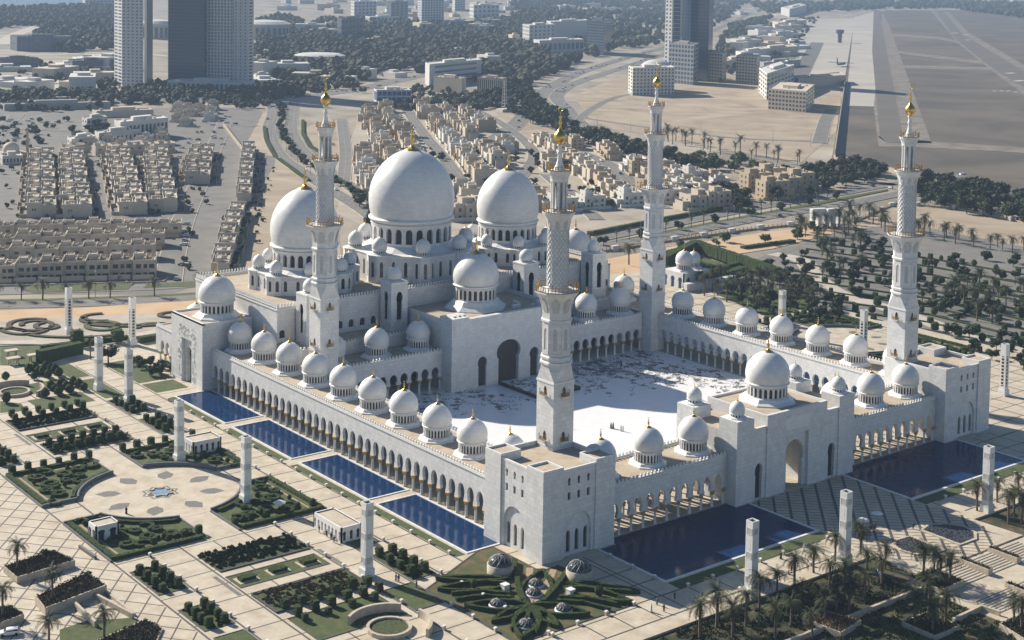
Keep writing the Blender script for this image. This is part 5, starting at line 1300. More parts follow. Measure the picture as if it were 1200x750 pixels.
b.add([(-1.1, -.1, .6), (1.1, -.1, .6), (1.1, .7, 2.3), (-1.1, .7, 2.3), (-1.1, 0, .5), (1.1, 0, .5), (1.1, .8, 2.2), (-1.1, .8, 2.2)], [(0, 1, 2, 3), (7, 6, 5, 4), (0, 4, 5, 1), (1, 5, 6, 2), (2, 6, 7, 3), (3, 7, 4, 0)], 0); b.build('panel', ['canvas'], t)
b = MB(); b.box(-.9, -.8, .2, .3, -.5, 1.2); b.box(.8, .9, .2, .3, -.5, 1.2); b.build('post', ['metal'], t)
# bottom-left planters and walls
planter([tuple(G(*p)[:2]) for p in ((5, 671), (20, 684), (87, 664), (62, 652))], 1.6, "red-leaved stone planter with a palm by the diamond-paved plaza", 'redplant', z0=0, soil_h=1.4)
planter([tuple(G(*p)[:2]) for p in ((42, 708), (53, 722), (124, 695), (102, 680))], 1.9, "larger red-leaved stone planter with a palm nearer the camera", 'redplant', z0=0, soil_h=1.7)
planter([tuple(G(*p)[:2]) for p in ((-8, 740), (-8, 722), (12, 716), (27, 727))], 1.4, "stone planter with a palm at the left bottom edge", 'redplant', z0=0, soil_h=1.2)
gwall(((104, 697), (156, 725)), 1.2, "long stone ramp wall beside the larger planter", 0); gwall(((124, 695), (158, 722)), .6, "second stone ramp wall parallel to the first", 0); gwall(((88, 712), (112, 735)), 1.3, "short stone wall below the ramp", 0); gwall(((93, 642), (112, 655)), .8, "short free-standing grey wall on the diamond-paved plaza", 0, m='graystone')
lawn([tuple(G(*p)[:2]) for p in ((70, 738), (100, 728), (155, 724), (178, 737), (160, 760), (70, 760))], .05)
planter([tuple(G(*p)[:2]) for p in ((115, 752), (170, 728), (190, 738), (180, 760), (115, 762))], .4, "red-leaved planting at the bottom edge left of the paved avenue", 'redplant', z0=0, soil_h=.3)

for i, (x0, x1, y0, y1, z, m) in enumerate(BEDS): scrub('flower_bed', (x0, x1, y0, y1), 300, .25, .5, z, m, 30+i)
for i, (x0, x1, y0, y1) in enumerate(((-99, -93, 19, 34), (-99, -93, -4, 8), (-48.5, -43, -8, 9), (-48.5, -43, 148, 164), (-48.5, -43, 125, 140), (-99, -93, 124, 138))): scrub('flower_bed', (x0, x1, y0, y1), 60, .3, .6, .06, 'hedge', 50+i)
# ================================================================== SURROUNDINGS
PZ = -1.2
def patch(name, px, lvl, m, kind="structure"):
    b = MB(); b.prism([tuple(G(x, y, PZ)[:2]) for x, y in px], PZ-.3, PZ+.06*lvl); o = b.build(name, [m]); o["kind"] = kind; return o
def smooth(pts, k=6):
    out = []; n = len(pts)
    for i in range(n-1):
        p0, p1, p2, p3 = pts[max(i-1, 0)], pts[i], pts[i+1], pts[min(i+2, n-1)]
        for j in range(k):
            t = j/k; out.append(tuple(.5*((2*p1[a])+(-p0[a]+p2[a])*t+(2*p0[a]-5*p1[a]+4*p2[a]-p3[a])*t*t+(-p0[a]+3*p1[a]-3*p2[a]+p3[a])*t**3) for a in (0, 1)))
    out.append(pts[-1]); return out
def road(name, px, w, lvl, m='asphaltl', marks=True, k=6, kerb=True):
    P = [tuple(G(x, y, PZ)[:2]) for x, y in px]; P = smooth(P, k) if len(P) > 2 else densify(P, 20)
    b = MB(); z = PZ+.06*lvl
    if kerb: b.ribbon(P, w+.7, PZ-.2, z+.12, 1)
    b.ribbon(P, w, PZ-.2, z+(.125 if kerb else 0), 0)
    if marks:
        Q = densify(P, 3.0)
        for i in range(0, len(Q)-1, 3):
            for off in ((-w/6, w/6) if w > 9 else (0,)):
                a, c = Q[i], Q[i+1]; dx, dy = c[0]-a[0], c[1]-a[1]; L = hypot(dx, dy) or 1; nx, ny = -dy/L, dx/L
                zz = z+.14; b.add([(a[0]+nx*(off-.1), a[1]+ny*(off-.1), zz), (c[0]+nx*(off-.1), c[1]+ny*(off-.1), zz), (c[0]+nx*(off+.1), c[1]+ny*(off+.1), zz), (a[0]+nx*(off+.1), a[1]+ny*(off+.1), zz)], [(0, 1, 2, 3)], 2)
    o = b.build(name, [m, 'paleroad', 'paint']); o["kind"] = "structure"; return P
# --- big areas
patch('sea', [(-80, 9), (40, 9), (75, 6), (110, 2), (150, -4), (-80, -14)], 1, 'sea')
patch('residential_ground', [(-40, 345), (-40, 128), (300, 126), (330, 150), (320, 200), (330, 300), (200, 345)], 1, 'asphaltl')
patch('residential_ground', [(395, 250), (405, 180), (425, 125), (560, 118), (640, 150), (720, 175), (800, 200), (850, 235), (780, 262), (600, 285), (480, 290)], 1, 'city2')
patch('sand_lot', [(288, 250), (330, 180), (352, 200), (395, 255), (400, 300), (270, 330), (268, 300)], 2, 'sand')
patch('sand_lot', [(285, 175), (308, 133), (322, 136), (317, 160), (325, 185)], 2, 'sand'); patch('sand_lot', [(357, 150), (385, 138), (402, 150), (400, 195), (372, 180)], 2, 'sand')
patch('sand_lot', [(575, 127), (620, 127), (645, 148), (640, 164), (612, 160)], 2, 'sand')
patch('sand_lot', [(672, 112), (720, 92), (760, 84), (985, 92), (985, 150), (940, 190), (880, 180), (790, 165), (720, 152), (690, 138)], 2, 'sand')
patch('sand_lot', [(745, 168), (860, 190), (900, 200), (890, 212), (800, 196)], 2, 'sand')
patch('sand_lot', [(480, 108), (640, 112), (640, 118), (480, 116)], 2, 'sand')
patch('airfield', [(940, 215), (975, 185), (1002, 20), (1040, 12), (1260, 12), (1340, 60), (1340, 262), (1200, 238), (1050, 200)], 2, 'field')
patch('apron', [(991, 124), (1001, 20), (1024, 14), (1033, 125)], 3, 'concrete')
patch('apron', [(935, 90), (940, 22), (1002, 22), (991, 92)], 2, 'concrete')
patch('taxiway_shoulder', [(1024, 126), (1034, 14), (1042, 30), (1060, 80), (1092, 168), (1040, 168), (1028, 160)], 4, 'shoulder')
patch('taxiway_shoulder', [(1028, 160), (1092, 166), (1250, 176), (1250, 182), (1060, 172), (1030, 172)], 4, 'shoulder')
patch('taxiway', [(1031, 160), (1022, 60), (1024, 12), (1030, 12), (1045, 90), (1058, 160), (1066, 167), (1040, 168)], 5, 'taxi')
for a in ([(1036, 42), (1100, 46), (1152, 56), (1150, 53), (1100, 43), (1036, 39)], [(1040, 61), (1166, 77), (1164, 73), (1040, 58)], [(1043, 80), (1168, 82), (1168, 79), (1043, 76)]): patch('taxiway', a, 3.5, 'shoulder')
patch('runway_shoulder', [(1090, 12), (1112, 14), (1135, 38), (1240, 100), (1240, 140), (1165, 85), (1122, 50)], 4, 'shoulder')
patch('runway', [(1096, 12), (1107, 14), (1128, 40), (1240, 108), (1240, 128), (1160, 78), (1120, 46)], 5, 'taxi')
b = MB()
for x, y in ((1119, 39), (1132, 41), (1134, 47), (1166, 107), (1174, 107), (1182, 107), (1191, 108), (1184, 86), (1195, 95)):
    g = G(x, y, PZ); s = 9 if y < 60 or 84 < y < 97 else 3; b.box(g[0]-s, g[0]+s, g[1]-s*.5, g[1]+s*.5, PZ, PZ+.5)
o = b.build('runway_marking', ['paint']); o['kind'] = 'structure'
patch('parking_ground', [(852, 318), (905, 296), (1000, 268), (1060, 262), (1210, 290), (1330, 330), (1330, 480), (1240, 520), (1100, 420), (1000, 372), (940, 350)], 3, 'asphalt2')
patch('sand_lot', [(690, 308), (785, 290), (900, 272), (960, 266), (1000, 268), (905, 292), (850, 300), (700, 330), (640, 340)], 4, 'orange')
patch('pale_square', [(1000, 270), (985, 262), (1060, 238), (1240, 270), (1300, 310), (1200, 290), (1060, 262)], 5, 'sand')
patch('sand_lot', [(-40, 380), (-40, 366), (100, 361), (240, 352), (330, 340), (330, 352), (240, 365), (100, 372)], 5, 'orange')
patch('arabesque_garden', [(-40, 408), (-40, 379), (100, 372), (240, 365), (300, 360), (300, 372), (200, 395), (100, 402)], 6, 'graygarden')
# scrolls of the arabesque garden
b = MB()
def pxribbon(pts, w, z, m=0): b.ribbon([tuple(G(x, y, PZ)[:2]) for x, y in pts], w, PZ, z, m)
for i, (cx, cy, rx, ry, a0, a1, m) in enumerate(((38, 383, 30, 8, 60, 330, 0), (42, 382, 20, 5, -30, 200, 0), (30, 386, 30, 9, 180, 340, 0), (55, 384, 14, 4, 100, 400, 0), (120, 374, 25, 5, 90, 290, 0), (140, 377, 46, 7, 150, 300, 0), (120, 384, 20, 6, 0, 360, 1), (150, 380, 50, 5, 200, 350, 0), (205, 371, 20, 4, 60, 250, 0), (225, 370, 22, 6, 150, 380, 0), (180, 385, 22, 5, 20, 200, 1), (90, 392, 60, 6, 190, 330, 0), (240, 362, 16, 4, 0, 300, 1), (10, 392, 20, 6, 20, 200, 0))):
    pxribbon([(cx+rx*(1-.15*t)*cos(radians(a0+(a1-a0)*t)), cy-ry*(1-.3*t)*sin(radians(a0+(a1-a0)*t))) for t in fr(0, 1, 22)], 2.0 if m == 0 else 2.4, PZ+.9, m)
o = b.build('flower_bed', ['redplant', 'grass']); o['kind'] = 'stuff'
b = MB(); pxribbon([(-30, 403), (40, 403), (95, 405), (150, 395), (200, 388), (240, 378)], 5, PZ+.6); o = b.build('path', ['paleroad']); o['kind'] = 'structure'
# --- roads
road('road', [(-60, 345), (60, 341), (200, 336), (330, 322)], 9, 3); road('road', [(-60, 357), (60, 357), (200, 351), (300, 343), (400, 330)], 11, 3, 'asphaltl')
patch('verge', [(-60, 352.5), (60, 350.5), (200, 345.5), (300, 338), (300, 340), (200, 348), (60, 353.5), (-60, 355.5)], 5, 'grass', 'stuff')
patch('verge', [(30, 342), (38, 334), (148, 333), (158, 331), (150, 340), (40, 344)], 7, 'grass', 'stuff'); patch('verge', [(168, 338), (172, 334), (235, 330), (235, 336)], 7, 'grass', 'stuff')
road('road', [(560, 330), (690, 293), (780, 277), (900, 254), (1000, 238), (1060, 226)], 11, 5); road('road', [(640, 295), (700, 281), (780, 265), (880, 245), (980, 228), (1060, 214), (1130, 206)], 9, 5)
patch('verge', [(660, 295), (780, 271), (980, 233), (1040, 222), (1040, 224), (980, 236), (780, 275), (660, 300)], 7, 'grass', 'stuff')
road('road', [(1000, 210), (1060, 220), (1130, 235), (1250, 262)], 9, 5)
hwL = road('highway', [(318, 118), (320, 133), (315, 150), (320, 170), (333, 187), (357, 203), (382, 220), (425, 246), (470, 280)], 11, 3, 'asphaltl')
hwR = road('highway', [(345, 118), (342, 137), (341, 153), (349, 170), (362, 184), (385, 200), (415, 222), (450, 245)], 11, 3, 'asphaltl')
h2L = road('highway', [(560, 175), (600, 150), (623, 125), (640, 106), (668, 90), (700, 78), (740, 66), (790, 52), (850, 30), (880, 15)], 17, 3.4, 'asphaltl')
h2R = road('highway', [(850, 212), (780, 185), (720, 165), (680, 145), (662, 126), (652, 113), (668, 100), (702, 88), (740, 76), (790, 60)], 15, 3.4, 'asphaltl')
h3 = road('highway', [(-60, 118), (80, 116), (220, 118), (330, 115), (400, 108), (450, 98), (500, 88), (560, 80)], 22, 3, 'asphaltl')
s1 = road('street', [(472, 123), (500, 162), (520, 185), (548, 222)], 10, 4); s2 = road('street', [(556, 128), (592, 148), (625, 178), (612, 205), (580, 235)], 9, 4); s3 = road('street', [(676, 178), (712, 193), (742, 218), (775, 245)], 13, 4); s4 = road('street', [(400, 140), (405, 180), (402, 215)], 9, 4); s5 = road('street', [(640, 205), (675, 235), (700, 258)], 9, 4)
road('street', [(232, 135), (262, 140), (250, 175), (240, 200), (218, 250), (205, 290), (196, 335)], 12, 3, 'asphaltl', False); road('street', [(245, 145), (300, 148)], 7, 3.2, 'asphaltl', False)
road('street', [(-40, 150), (60, 152), (130, 157)], 14, 3, 'asphaltl', False); road('street', [(-30, 205), (-10, 165), (20, 135)], 12, 3, 'asphaltl', False)
road('street', [(60, 130), (68, 110), (50, 85), (20, 66)], 18, 3.3, 'paleroad', False, kerb=False); road('street', [(-40, 62), (60, 64), (130, 61), (200, 66)], 14, 3.2, 'paleroad', False, kerb=False); road('street', [(0, 52), (20, 40), (60, 25), (100, 8)], 26, 3, 'paleroad', False, kerb=False)
road('street', [(295, 70), (330, 90), (370, 105)], 12, 3.1, 'paleroad', False, kerb=False); road('street', [(690, 160), (676, 148), (690, 130), (730, 112), (800, 106)], 8, 3.8, 'asphaltl', False)
road('street', [(640, 132), (760, 150), (860, 162), (960, 166)], 7, 3.7, 'asphaltl', False); road('street', [(960, 168), (968, 140), (975, 128)], 12, 4, 'asphaltl', False); road('street', [(935, 92), (958, 50)], 24, 3, 'asphalt', False)
road('street', [(860, 42), (890, 28), (920, 10)], 20, 3, 'paleroad', False, kerb=False)
road('drive', [(905, 298), (940, 306), (956, 325), (985, 345), (1050, 365), (1130, 392), (1250, 425)], 9, 5, 'paleroad', False)
for k in range(8): road('drive', [(960-6*k, 287+8.6*k), (1090, 308+9.4*k), (1250, 335+11*k)], 6, 4, 'asphaltl', False, kerb=False)
# long airfield wall; its band of shade is painted as a dark ground strip
def pwall(px, h, w, label, m='stonewall', name='boundary_wall'):
    P = [tuple(G(x, y, PZ)[:2]) for x, y in px]; b = MB(); b.ribbon(P, w, PZ-.3, PZ+h); Q = densify(P, 12)
    for q in Q: b.box(q[0]-.4, q[0]+.4, q[1]-.4, q[1]+.4, PZ-.3, PZ+h+.3)
    return tag(b.build(name, [m]), label, 'wall')
patch('painted_shade_strip', [(991, 97), (996.5, 97), (989, 183), (979, 182)], 4.5, 'wallshade'); pwall([(990.5, 97), (978.5, 182)], 5, .6, "long straight tan wall along the edge of the airfield")  # dark ground patch painted in as the shade beside the wall
pwall([(977, 186), (1050, 203), (1200, 243), (1260, 258)], 3.2, .5, "tan boundary wall between the airfield and the tree belt")
pwall([(-20, 336), (60, 335), (192, 331), (196, 328)], .8, .3, "low kerb wall in front of the nearest terraced houses")
pwall([(262, 148), (285, 178)], 3, .5, "wall beside the sand strip behind the terraces"); pwall([(268, 325), (300, 180)], 3, .6, "wall along the narrow sand strip by the last terrace")
def panelfence(px, label):
    P = densify([tuple(G(x, y, PZ)[:2]) for x, y in px], 3.0); t = empty('panel_fence', (P[0][0], P[0][1], 0), 0, label, 'fence'); o = tuple(t.location)
    b = MB(); b.ribbon(P, .35, PZ-.3, PZ+1.1, 0); b.build('base_wall', ['orange2'], t, o); b = MB()
    for i, p in enumerate(P):
        b.box(p[0]-.25, p[0]+.25, p[1]-.25, p[1]+.25, PZ, PZ+2.3, 0)
    b.build('post_row', ['orange2'], t, o); c = MB()
    for i, p in enumerate(P):
        if i % 7 == 3: c.box(p[0]-2.2, p[0]+2.2, p[1]-.9, p[1]+.9, PZ, PZ+2.6, 0)
    c.build('white_panel', ['house2'], t, o)
panelfence([(650, 312), (700, 297), (780, 284), (880, 270), (955, 262)], "decorated low fence with white blocks along the avenue behind the court")
panelfence([(1000, 262), (1050, 240), (1120, 245), (1200, 262), (1260, 275)], "decorated low fence with white blocks round the pale empty square")
# --- trees
def tree_mesh(seed, n=520, rx=3.6, h=6.8, leafs=.62):
    r = random.Random(seed); b = MB(); cl = []
    for i in range(9):
        a = r.uniform(0, 2*pi); d = r.uniform(.1, .68)*rx; cl.append((d*cos(a), d*sin(a), r.uniform(.30, .74)*h, r.uniform(.36, .58)*rx))
    for i in range(n):
        x, y, z, q = cl[r.randrange(9)]; a = r.uniform(0, 2*pi); u = r.uniform(-1, 1); v = sqrt(1-u*u); t = q*r.uniform(.72, 1.08)
        px, py, pz = x+t*v*cos(a), y+t*v*sin(a), z+t*u*.8; s = leafs*r.uniform(.5, 1.1)
        d1 = Vector((r.uniform(-1, 1), r.uniform(-1, 1), r.uniform(-.5, .5))).normalized()*s; d2 = Vector((r.uniform(-1, 1), r.uniform(-1, 1), r.uniform(-.3, 1))).normalized()*s
        c = Vector((px, py, pz)); b.add([c-d1, c-d2*.5, c+d1, c+d2], [(0, 1, 2, 3)], 0)
    for x, y, z, q in cl:       # inner mass of twigs and leaves
        b.lathe([(q*.3, z-q*.62), (q*.72, z-q*.3), (q*.75, z+q*.15), (q*.35, z+q*.55)], 7, x, y, 0, False, r.uniform(0, 1))
    t = MB()
    t.tube([(0, 0, -.3), (.1, .05, h*.25), (0, .1, h*.5)], .28, 6, 0, .16)
    for x, y, z, q in cl[:5]: t.tube([(0, .08, h*.32), (x*.6, y*.6, (h*.35+z)/2), (x, y, z)], .12, 4, 0, .04)
    return b, t
def palm_mesh(seed, h=7.5, nf=30, L=3.5, dry=6, seg=6):
    r = random.Random(seed); b = MB()
    for k in range(nf):
        a = 2*pi*k/nf*2.4+r.uniform(-.2, .2); up = r.uniform(-.15, 1.4) if k >= dry else r.uniform(-1.1, -.6); l = L*r.uniform(.85, 1.1)*(1 if k >= dry else .75)
        pts = []; x = z = 0; e = up
        for j in range(seg+1):
            pts.append((x, z)); x += l/seg*cos(e); z += l/seg*sin(e); e -= (.24 if k >= dry else .12)
        ca, sa = cos(a), sin(a); m = 0 if k >= dry else 1
        for j in range(seg):
            (x0, z0), (x1, z1) = pts[j], pts[j+1]
            for q in range(3):
                t0 = q/3; xa, za = x0+(x1-x0)*t0, z0+(z1-z0)*t0; xb, zb = x0+(x1-x0)*(t0+.2), z0+(z1-z0)*(t0+.2)
                ll = .68*sin(pi*min(1, (j+t0+.8)/(seg+.8)))**.7+.08
                for sg in (-1, 1):
                    xt, yt, zt = xa+ll*.55, sg*ll*.8, za-.30*ll
                    b.add([(xa*ca, xa*sa, h+za), (xb*ca, xb*sa, h+zb), (xt*ca-yt*sa, xt*sa+yt*ca, h+zt)], [(0, 1, 2)], m)
    t = MB(); t.tube([(0, 0, -.4), (.08, .05, h*.5), (0, 0, h+.1)], .30, 8, 0, .24); t.lathe([(.24, h-.9), (.48, h-.3), (.3, h+.3)], 8, 0, 0, 0)
    return b, t
TREES = {}
PEND = []
def plant(kind, x, y, s, label, cat, group, z=PZ, sz=None):
    if kind in ('dark_tree', 'light_tree'): PEND.append((-s/(Vector((x, y, z))-CAM).length, len(PEND), (kind, x, y, s, label, cat, group, z, sz)))
    else: return plant_now(kind, x, y, s, label, cat, group, z, sz)
def plant_all():
    PEND.sort(); rest = MB(); rr = random.Random(4)
    for i, (k, j, a) in enumerate(PEND):
        if i < 290: plant_now(*a); continue
        kind, x, y, s, *_, z, sz = a
        t, tr = tree_mesh(rr.randrange(4), 170, leafs=.95); ca, sa = cos(i), sin(i)
        for src, m in ((t, 0 if kind == 'dark_tree' else 1), (tr, 2)):
            rest.add([(x+s*(v[0]*ca-v[1]*sa), y+s*(v[0]*sa+v[1]*ca), z+s*v[2]) for v in src.v], src.f, m)
    if rest.v: o = rest.build('tree_belt', ['leaf', 'leaf2', 'bark']); o['kind'] = 'stuff'
def plant_now(kind, x, y, s, label, cat, group, z=PZ, sz=None):
    r = random.randrange(3); k = (kind, r)
    if k not in TREES:
        if kind in ('dark_tree', 'light_tree'):
            w = empty('leafy_tree'); a, t = tree_mesh(r+(10 if kind == 'light_tree' else 0)); a.build('crown', ['leaf' if kind == 'dark_tree' else 'leaf2'], w); t.build('trunk', ['bark'], w)
        elif kind == 'palm':
            w = empty('palm_tree'); a, t = palm_mesh(r); a.build('crown', ['palm', 'palmdry'], w); t.build('trunk', ['bark'], w)
        elif kind == 'bigpalm':
            w = empty('palm_tree'); a, t = palm_mesh(20+r, 6.4, 38, 3.9, 8, 8); a.build('crown', ['palm', 'palmdry'], w); t.build('trunk', ['bark'], w)
        elif kind == 'block':
            w = empty('cube_cut_tree'); a = bush_mesh(40+r, 'block'); a.build('crown', ['hedge'], w); t = MB(); t.lathe([(.12, -.1), (.1, .4)], 6, 0, 0, 0); t.build('trunk', ['bark'], w)
        elif kind == 'round':
            w = empty('round_cut_tree'); a = bush_mesh(50+r, 'round'); a.build('crown', ['hedge'], w); t = MB(); t.lathe([(.12, -.1), (.1, .4)], 6, 0, 0, 0); t.build('trunk', ['bark'], w)
        TREES[k] = w; o = w
    else: o = copytree(TREES[k])
    o.location = (x, y, z); o.rotation_euler = (0, 0, U(0, 6.28) if kind != 'block' else 0); q = s*U(.85, 1.15); o.scale = (q, q, q*(sz or 1)*U(.9, 1.1))
    return tag(o, label, cat, group)
def inpoly(P, x, y):
    c = False; n = len(P)
    for i in range(n):
        x1, y1 = P[i]; x2, y2 = P[(i+1) % n]
        if (y1 > y) != (y2 > y) and x < (x2-x1)*(y-y1)/(y2-y1)+x1: c = not c
    return c
def scatter(P, n, mind=0):
    """ground points evenly over the ground seen inside an outline of the photograph"""
    W_ = [tuple(G(x, y, PZ)[:2]) for x, y in P]; xs = [p[0] for p in W_]; ys = [p[1] for p in W_]; out = []; tr = 0
    while len(out) < n and tr < n*60:
        tr += 1; x, y = U(min(xs), max(xs)), U(min(ys), max(ys))
        if inpoly(W_, x, y) and all(hypot(x-a, y-b_) > mind for a, b_ in out[-200:]): out.append((x, y))
    return out
for i, (x, y) in enumerate(((-3, 352), (25, 352), (50, 352), (77, 351), (104, 350.5), (129, 349.5), (181, 347.5), (235, 342))):
    g = G(x, y, PZ); plant('bigpalm', g[0], g[1], 1.05, f"{nth(i)} palm from the west on the grass verge in front of the terraced houses", 'palm', 'palms on the verge')
k = 0
for x, y in [(a/3+800, c/3+500) for a, c in ((330, 592), (270, 640), (393, 562), (460, 520), (535, 480), (222, 700), (515, 565), (568, 568), (625, 455), (645, 525), (712, 500), (472, 645), (540, 650), (326, 745), (176, 745), (410, 645), (500, 695), (585, 665), (120, 705), (640, 605), (455, 750), (60, 745), (380, 700), (700, 560))]:
    g = G(x, y, -.5); plant('bigpalm', g[0], g[1], U(.95, 1.15), f"{nth(k)} date palm in the shady garden in front of the mosque, near a white pylon", 'palm', 'date palms of the front garden', -.5); k += 1
for nm, L_ in (("in the square planter beside the steps", ((845, 548), (882, 520), (905, 560), (940, 550))), ("in the lower square planter", ((815, 700), (878, 728), (925, 695), (865, 655))), ("by the pylon at the far front pool", ((1035, 295), (1105, 265), (1145, 335), (1180, 240), (1192, 335), (1165, 300))), ("at the corner planter of the lower steps", ((1163, 700), (1192, 720)))):
    for i, (a, c) in enumerate(L_): g = G(a/3+800, c/3+500, 0); plant('bigpalm', g[0], g[1], 1.05, f"{nth(i)} date palm {nm}", 'palm', None, 0)
for i, (x, y, z, nm) in enumerate(((20.5, 667, 1.4, "in the planter by the diamond-paved plaza"), (61, 702, 1.7, "in the larger red-leaved planter"), (3, 722, 1.2, "at the western picture edge"), (57, 758, 0, "at the bottom edge among white lamps"), (122, 748, 0, "at the bottom edge beside the ramp"))):
    g = G(x, y, z); plant('bigpalm', g[0], g[1], .85, f"date palm {nm}", 'palm', None, z)
for i, (x, y) in enumerate(((50, 655), (100, 680))):
    g = G(x, y, 0); plant('light_tree', g[0], g[1], .38, f"{nth(i)} small leafy tree beside the red-leaved planters", 'tree', None, 0)
g = G(127, 425); plant('dark_tree', g[0], g[1], .95, "leafy tree behind the two nearest western pylons", 'tree', None, 0); g = G(106, 421); plant('palm', g[0], g[1], .9, "palm beside the leafy tree by the white path", 'palm', None, 0)
for i, (x, y) in enumerate(((166, 432), (176, 430), (184, 437), (192, 432), (160, 428), (188, 440), (178, 441), (198, 436))): g = G(x, y); plant('dark_tree', g[0], g[1], .6, "low spreading tree in the dark clump beside the carved side entrance", 'tree', 'trees by the side entrance', 0)
def grove(kind, poly, n, mind, s, label, cat, group, z=PZ):
    for x, y in scatter(poly, n, mind): plant(kind, x, y, s*U(.8, 1.2), label, cat, group, z)
grove('bigpalm', [(800, 322), (905, 338), (930, 368), (880, 366), (820, 350)], 26, 5, 1.1, "tall dark palm in the grove behind the far side arcade", 'palm', 'palms behind the side arcade', 0)
grove('bigpalm', [(1000, 250), (1060, 268), (1210, 296), (1210, 303), (1060, 278), (985, 262)], 26, 6, 1.15, "palm in the row between the parking rows and the pale square", 'palm', 'palms by the pale square')
grove('bigpalm', [(1075, 352), (1130, 335), (1230, 345), (1230, 392), (1150, 378), (1090, 368)], 26, 6, 1.0, "palm in the grove between the parking rows and the far corner block", 'palm', 'palms by the far corner block')
grove('bigpalm', [(930, 262), (1005, 258), (1010, 275), (940, 285)], 14, 6, 1.2, "palm near the white gate at the parking entrance", 'palm', 'palms by the white gate')
P_ = [tuple(G(x, y, PZ)[:2]) for x, y in ((660, 298), (780, 273), (880, 254), (980, 234))]
for i, p in enumerate(densify(P_, 10)): plant('palm' if i % 3 else 'dark_tree', p[0], p[1], .85, "tree of the line on the grass median of the avenue", 'tree', 'trees of the avenue median')
g = G(737, 309); plant('bigpalm', g[0], g[1], 1.35, "large single palm behind the far minaret, beside the sand lot", 'palm', None, 0)
grove('dark_tree', [(975, 212), (1040, 218), (1040, 203), (985, 190)], 22, 6, 1.25, "dark tree in the belt by the airfield wall near the minaret", 'tree', 'trees of the airfield belt')
grove('dark_tree', [(1070, 238), (1060, 214), (1130, 222), (1230, 246), (1230, 270), (1130, 250)], 62, 6, 1.5, "dark tree in the long belt between the airfield and the pale square", 'tree', 'trees of the long airfield belt')
grove('dark_tree', [(880, 212), (1000, 196), (1000, 228), (900, 238)], 34, 6, 1.2, "dark tree in the belt above the brown walled compound", 'tree', 'trees above the brown compound')
grove('dark_tree', [(850, 345), (960, 350), (1000, 374), (900, 390)], 22, 6, .8, "dark garden tree behind the far side arcade", 'tree', 'garden trees behind the side arcade', 0)
grove('bigpalm', [(905, 335), (960, 345), (985, 365), (920, 372)], 12, 6, 1.0, "palm by the curved drive behind the far side arcade", 'palm', 'palms by the curved drive', 0)
grove('dark_tree', [(230, 335), (262, 330), (262, 250), (285, 250), (275, 330)], 16, 6, .7, "small dark tree along the last back terrace", 'tree', 'trees along the last back terrace')
grove('dark_tree', [(930, 300), (1000, 280), (1200, 310), (1240, 380), (1120, 370), (1000, 350)], 60, 7, .8, "dark leafy tree among the planted rows of the parking ground", 'tree', 'leafy trees of the parking ground')
grove('bigpalm', [(950, 285), (1010, 278), (1010, 340), (960, 330)], 14, 6, 1.0, "palm among the planted rows by the far minaret shaft", 'palm', 'palms among the planted rows')
grove('dark_tree', [(1110, 395), (1230, 400), (1230, 450), (1170, 440)], 16, 6, .8, "dark tree in the garden past the far corner block", 'tree', 'garden trees past the far corner block', 0)
grove('light_tree', [(1050, 236), (1080, 225), (1220, 252), (1220, 262)], 10, 8, 1.2, "lighter green tree in the long belt below the airfield", 'tree', 'lighter trees of the airfield belt')
grove('dark_tree', [(560, 118), (612, 100), (640, 130), (690, 158), (760, 175), (850, 205), (840, 212), (740, 188), (660, 162), (600, 135)], 150, 5.5, 1.5, "dark tree in the belt along the main highway bend", 'tree', 'trees along the highway bend')
grove('light_tree', [(640, 150), (700, 165), (790, 195), (860, 205), (960, 222), (960, 212), (860, 190), (780, 178)], 44, 6, 1.2, "lighter tree in the belt between the highway and the sand", 'tree', 'lighter trees along the highway')
grove('palm', [(780, 162), (860, 180), (940, 190), (940, 194), (860, 186), (780, 168)], 24, 8, 1.2, "palm in the row at the edge of the sand lot", 'palm', 'palms by the sand lot')
grove('dark_tree', [(795, 225), (855, 222), (880, 240), (870, 250), (800, 240)], 22, 6, 1.2, "dark tree in the clump between the villas and the brown compound", 'tree', 'trees between the villas')
grove('dark_tree', [(410, 240), (440, 236), (480, 262), (440, 275)], 12, 6, 1.1, "dark tree between the highway and the great dome", 'tree', 'trees behind the great dome')
grove('dark_tree', [(418, 215), (520, 165), (620, 170), (720, 225), (700, 250), (600, 240)], 70, 7, .85, "dark garden tree among the villas", 'tree', 'garden trees of the villas')
grove('dark_tree', [(70, 160), (130, 140), (145, 165), (100, 185)], 12, 7, 1.3, "dark tree beside the white school building", 'tree', 'trees by the school')
grove('dark_tree', [(-10, 262), (210, 262), (210, 180), (-10, 190)], 24, 9, .55, "small garden tree between the terraced houses", 'tree', 'small trees between the terraces')
grove('light_tree', [(790, 292), (960, 268), (960, 280), (850, 298)], 9, 9, .8, "small round tree on the orange sand lot", 'tree', 'trees on the orange sand')
grove('dark_tree', [(905, 300), (950, 308), (950, 340), (925, 345), (890, 325)], 18, 5, .7, "small round tree in the lawn by the curved drive", 'tree', 'trees by the curved drive', -.6)
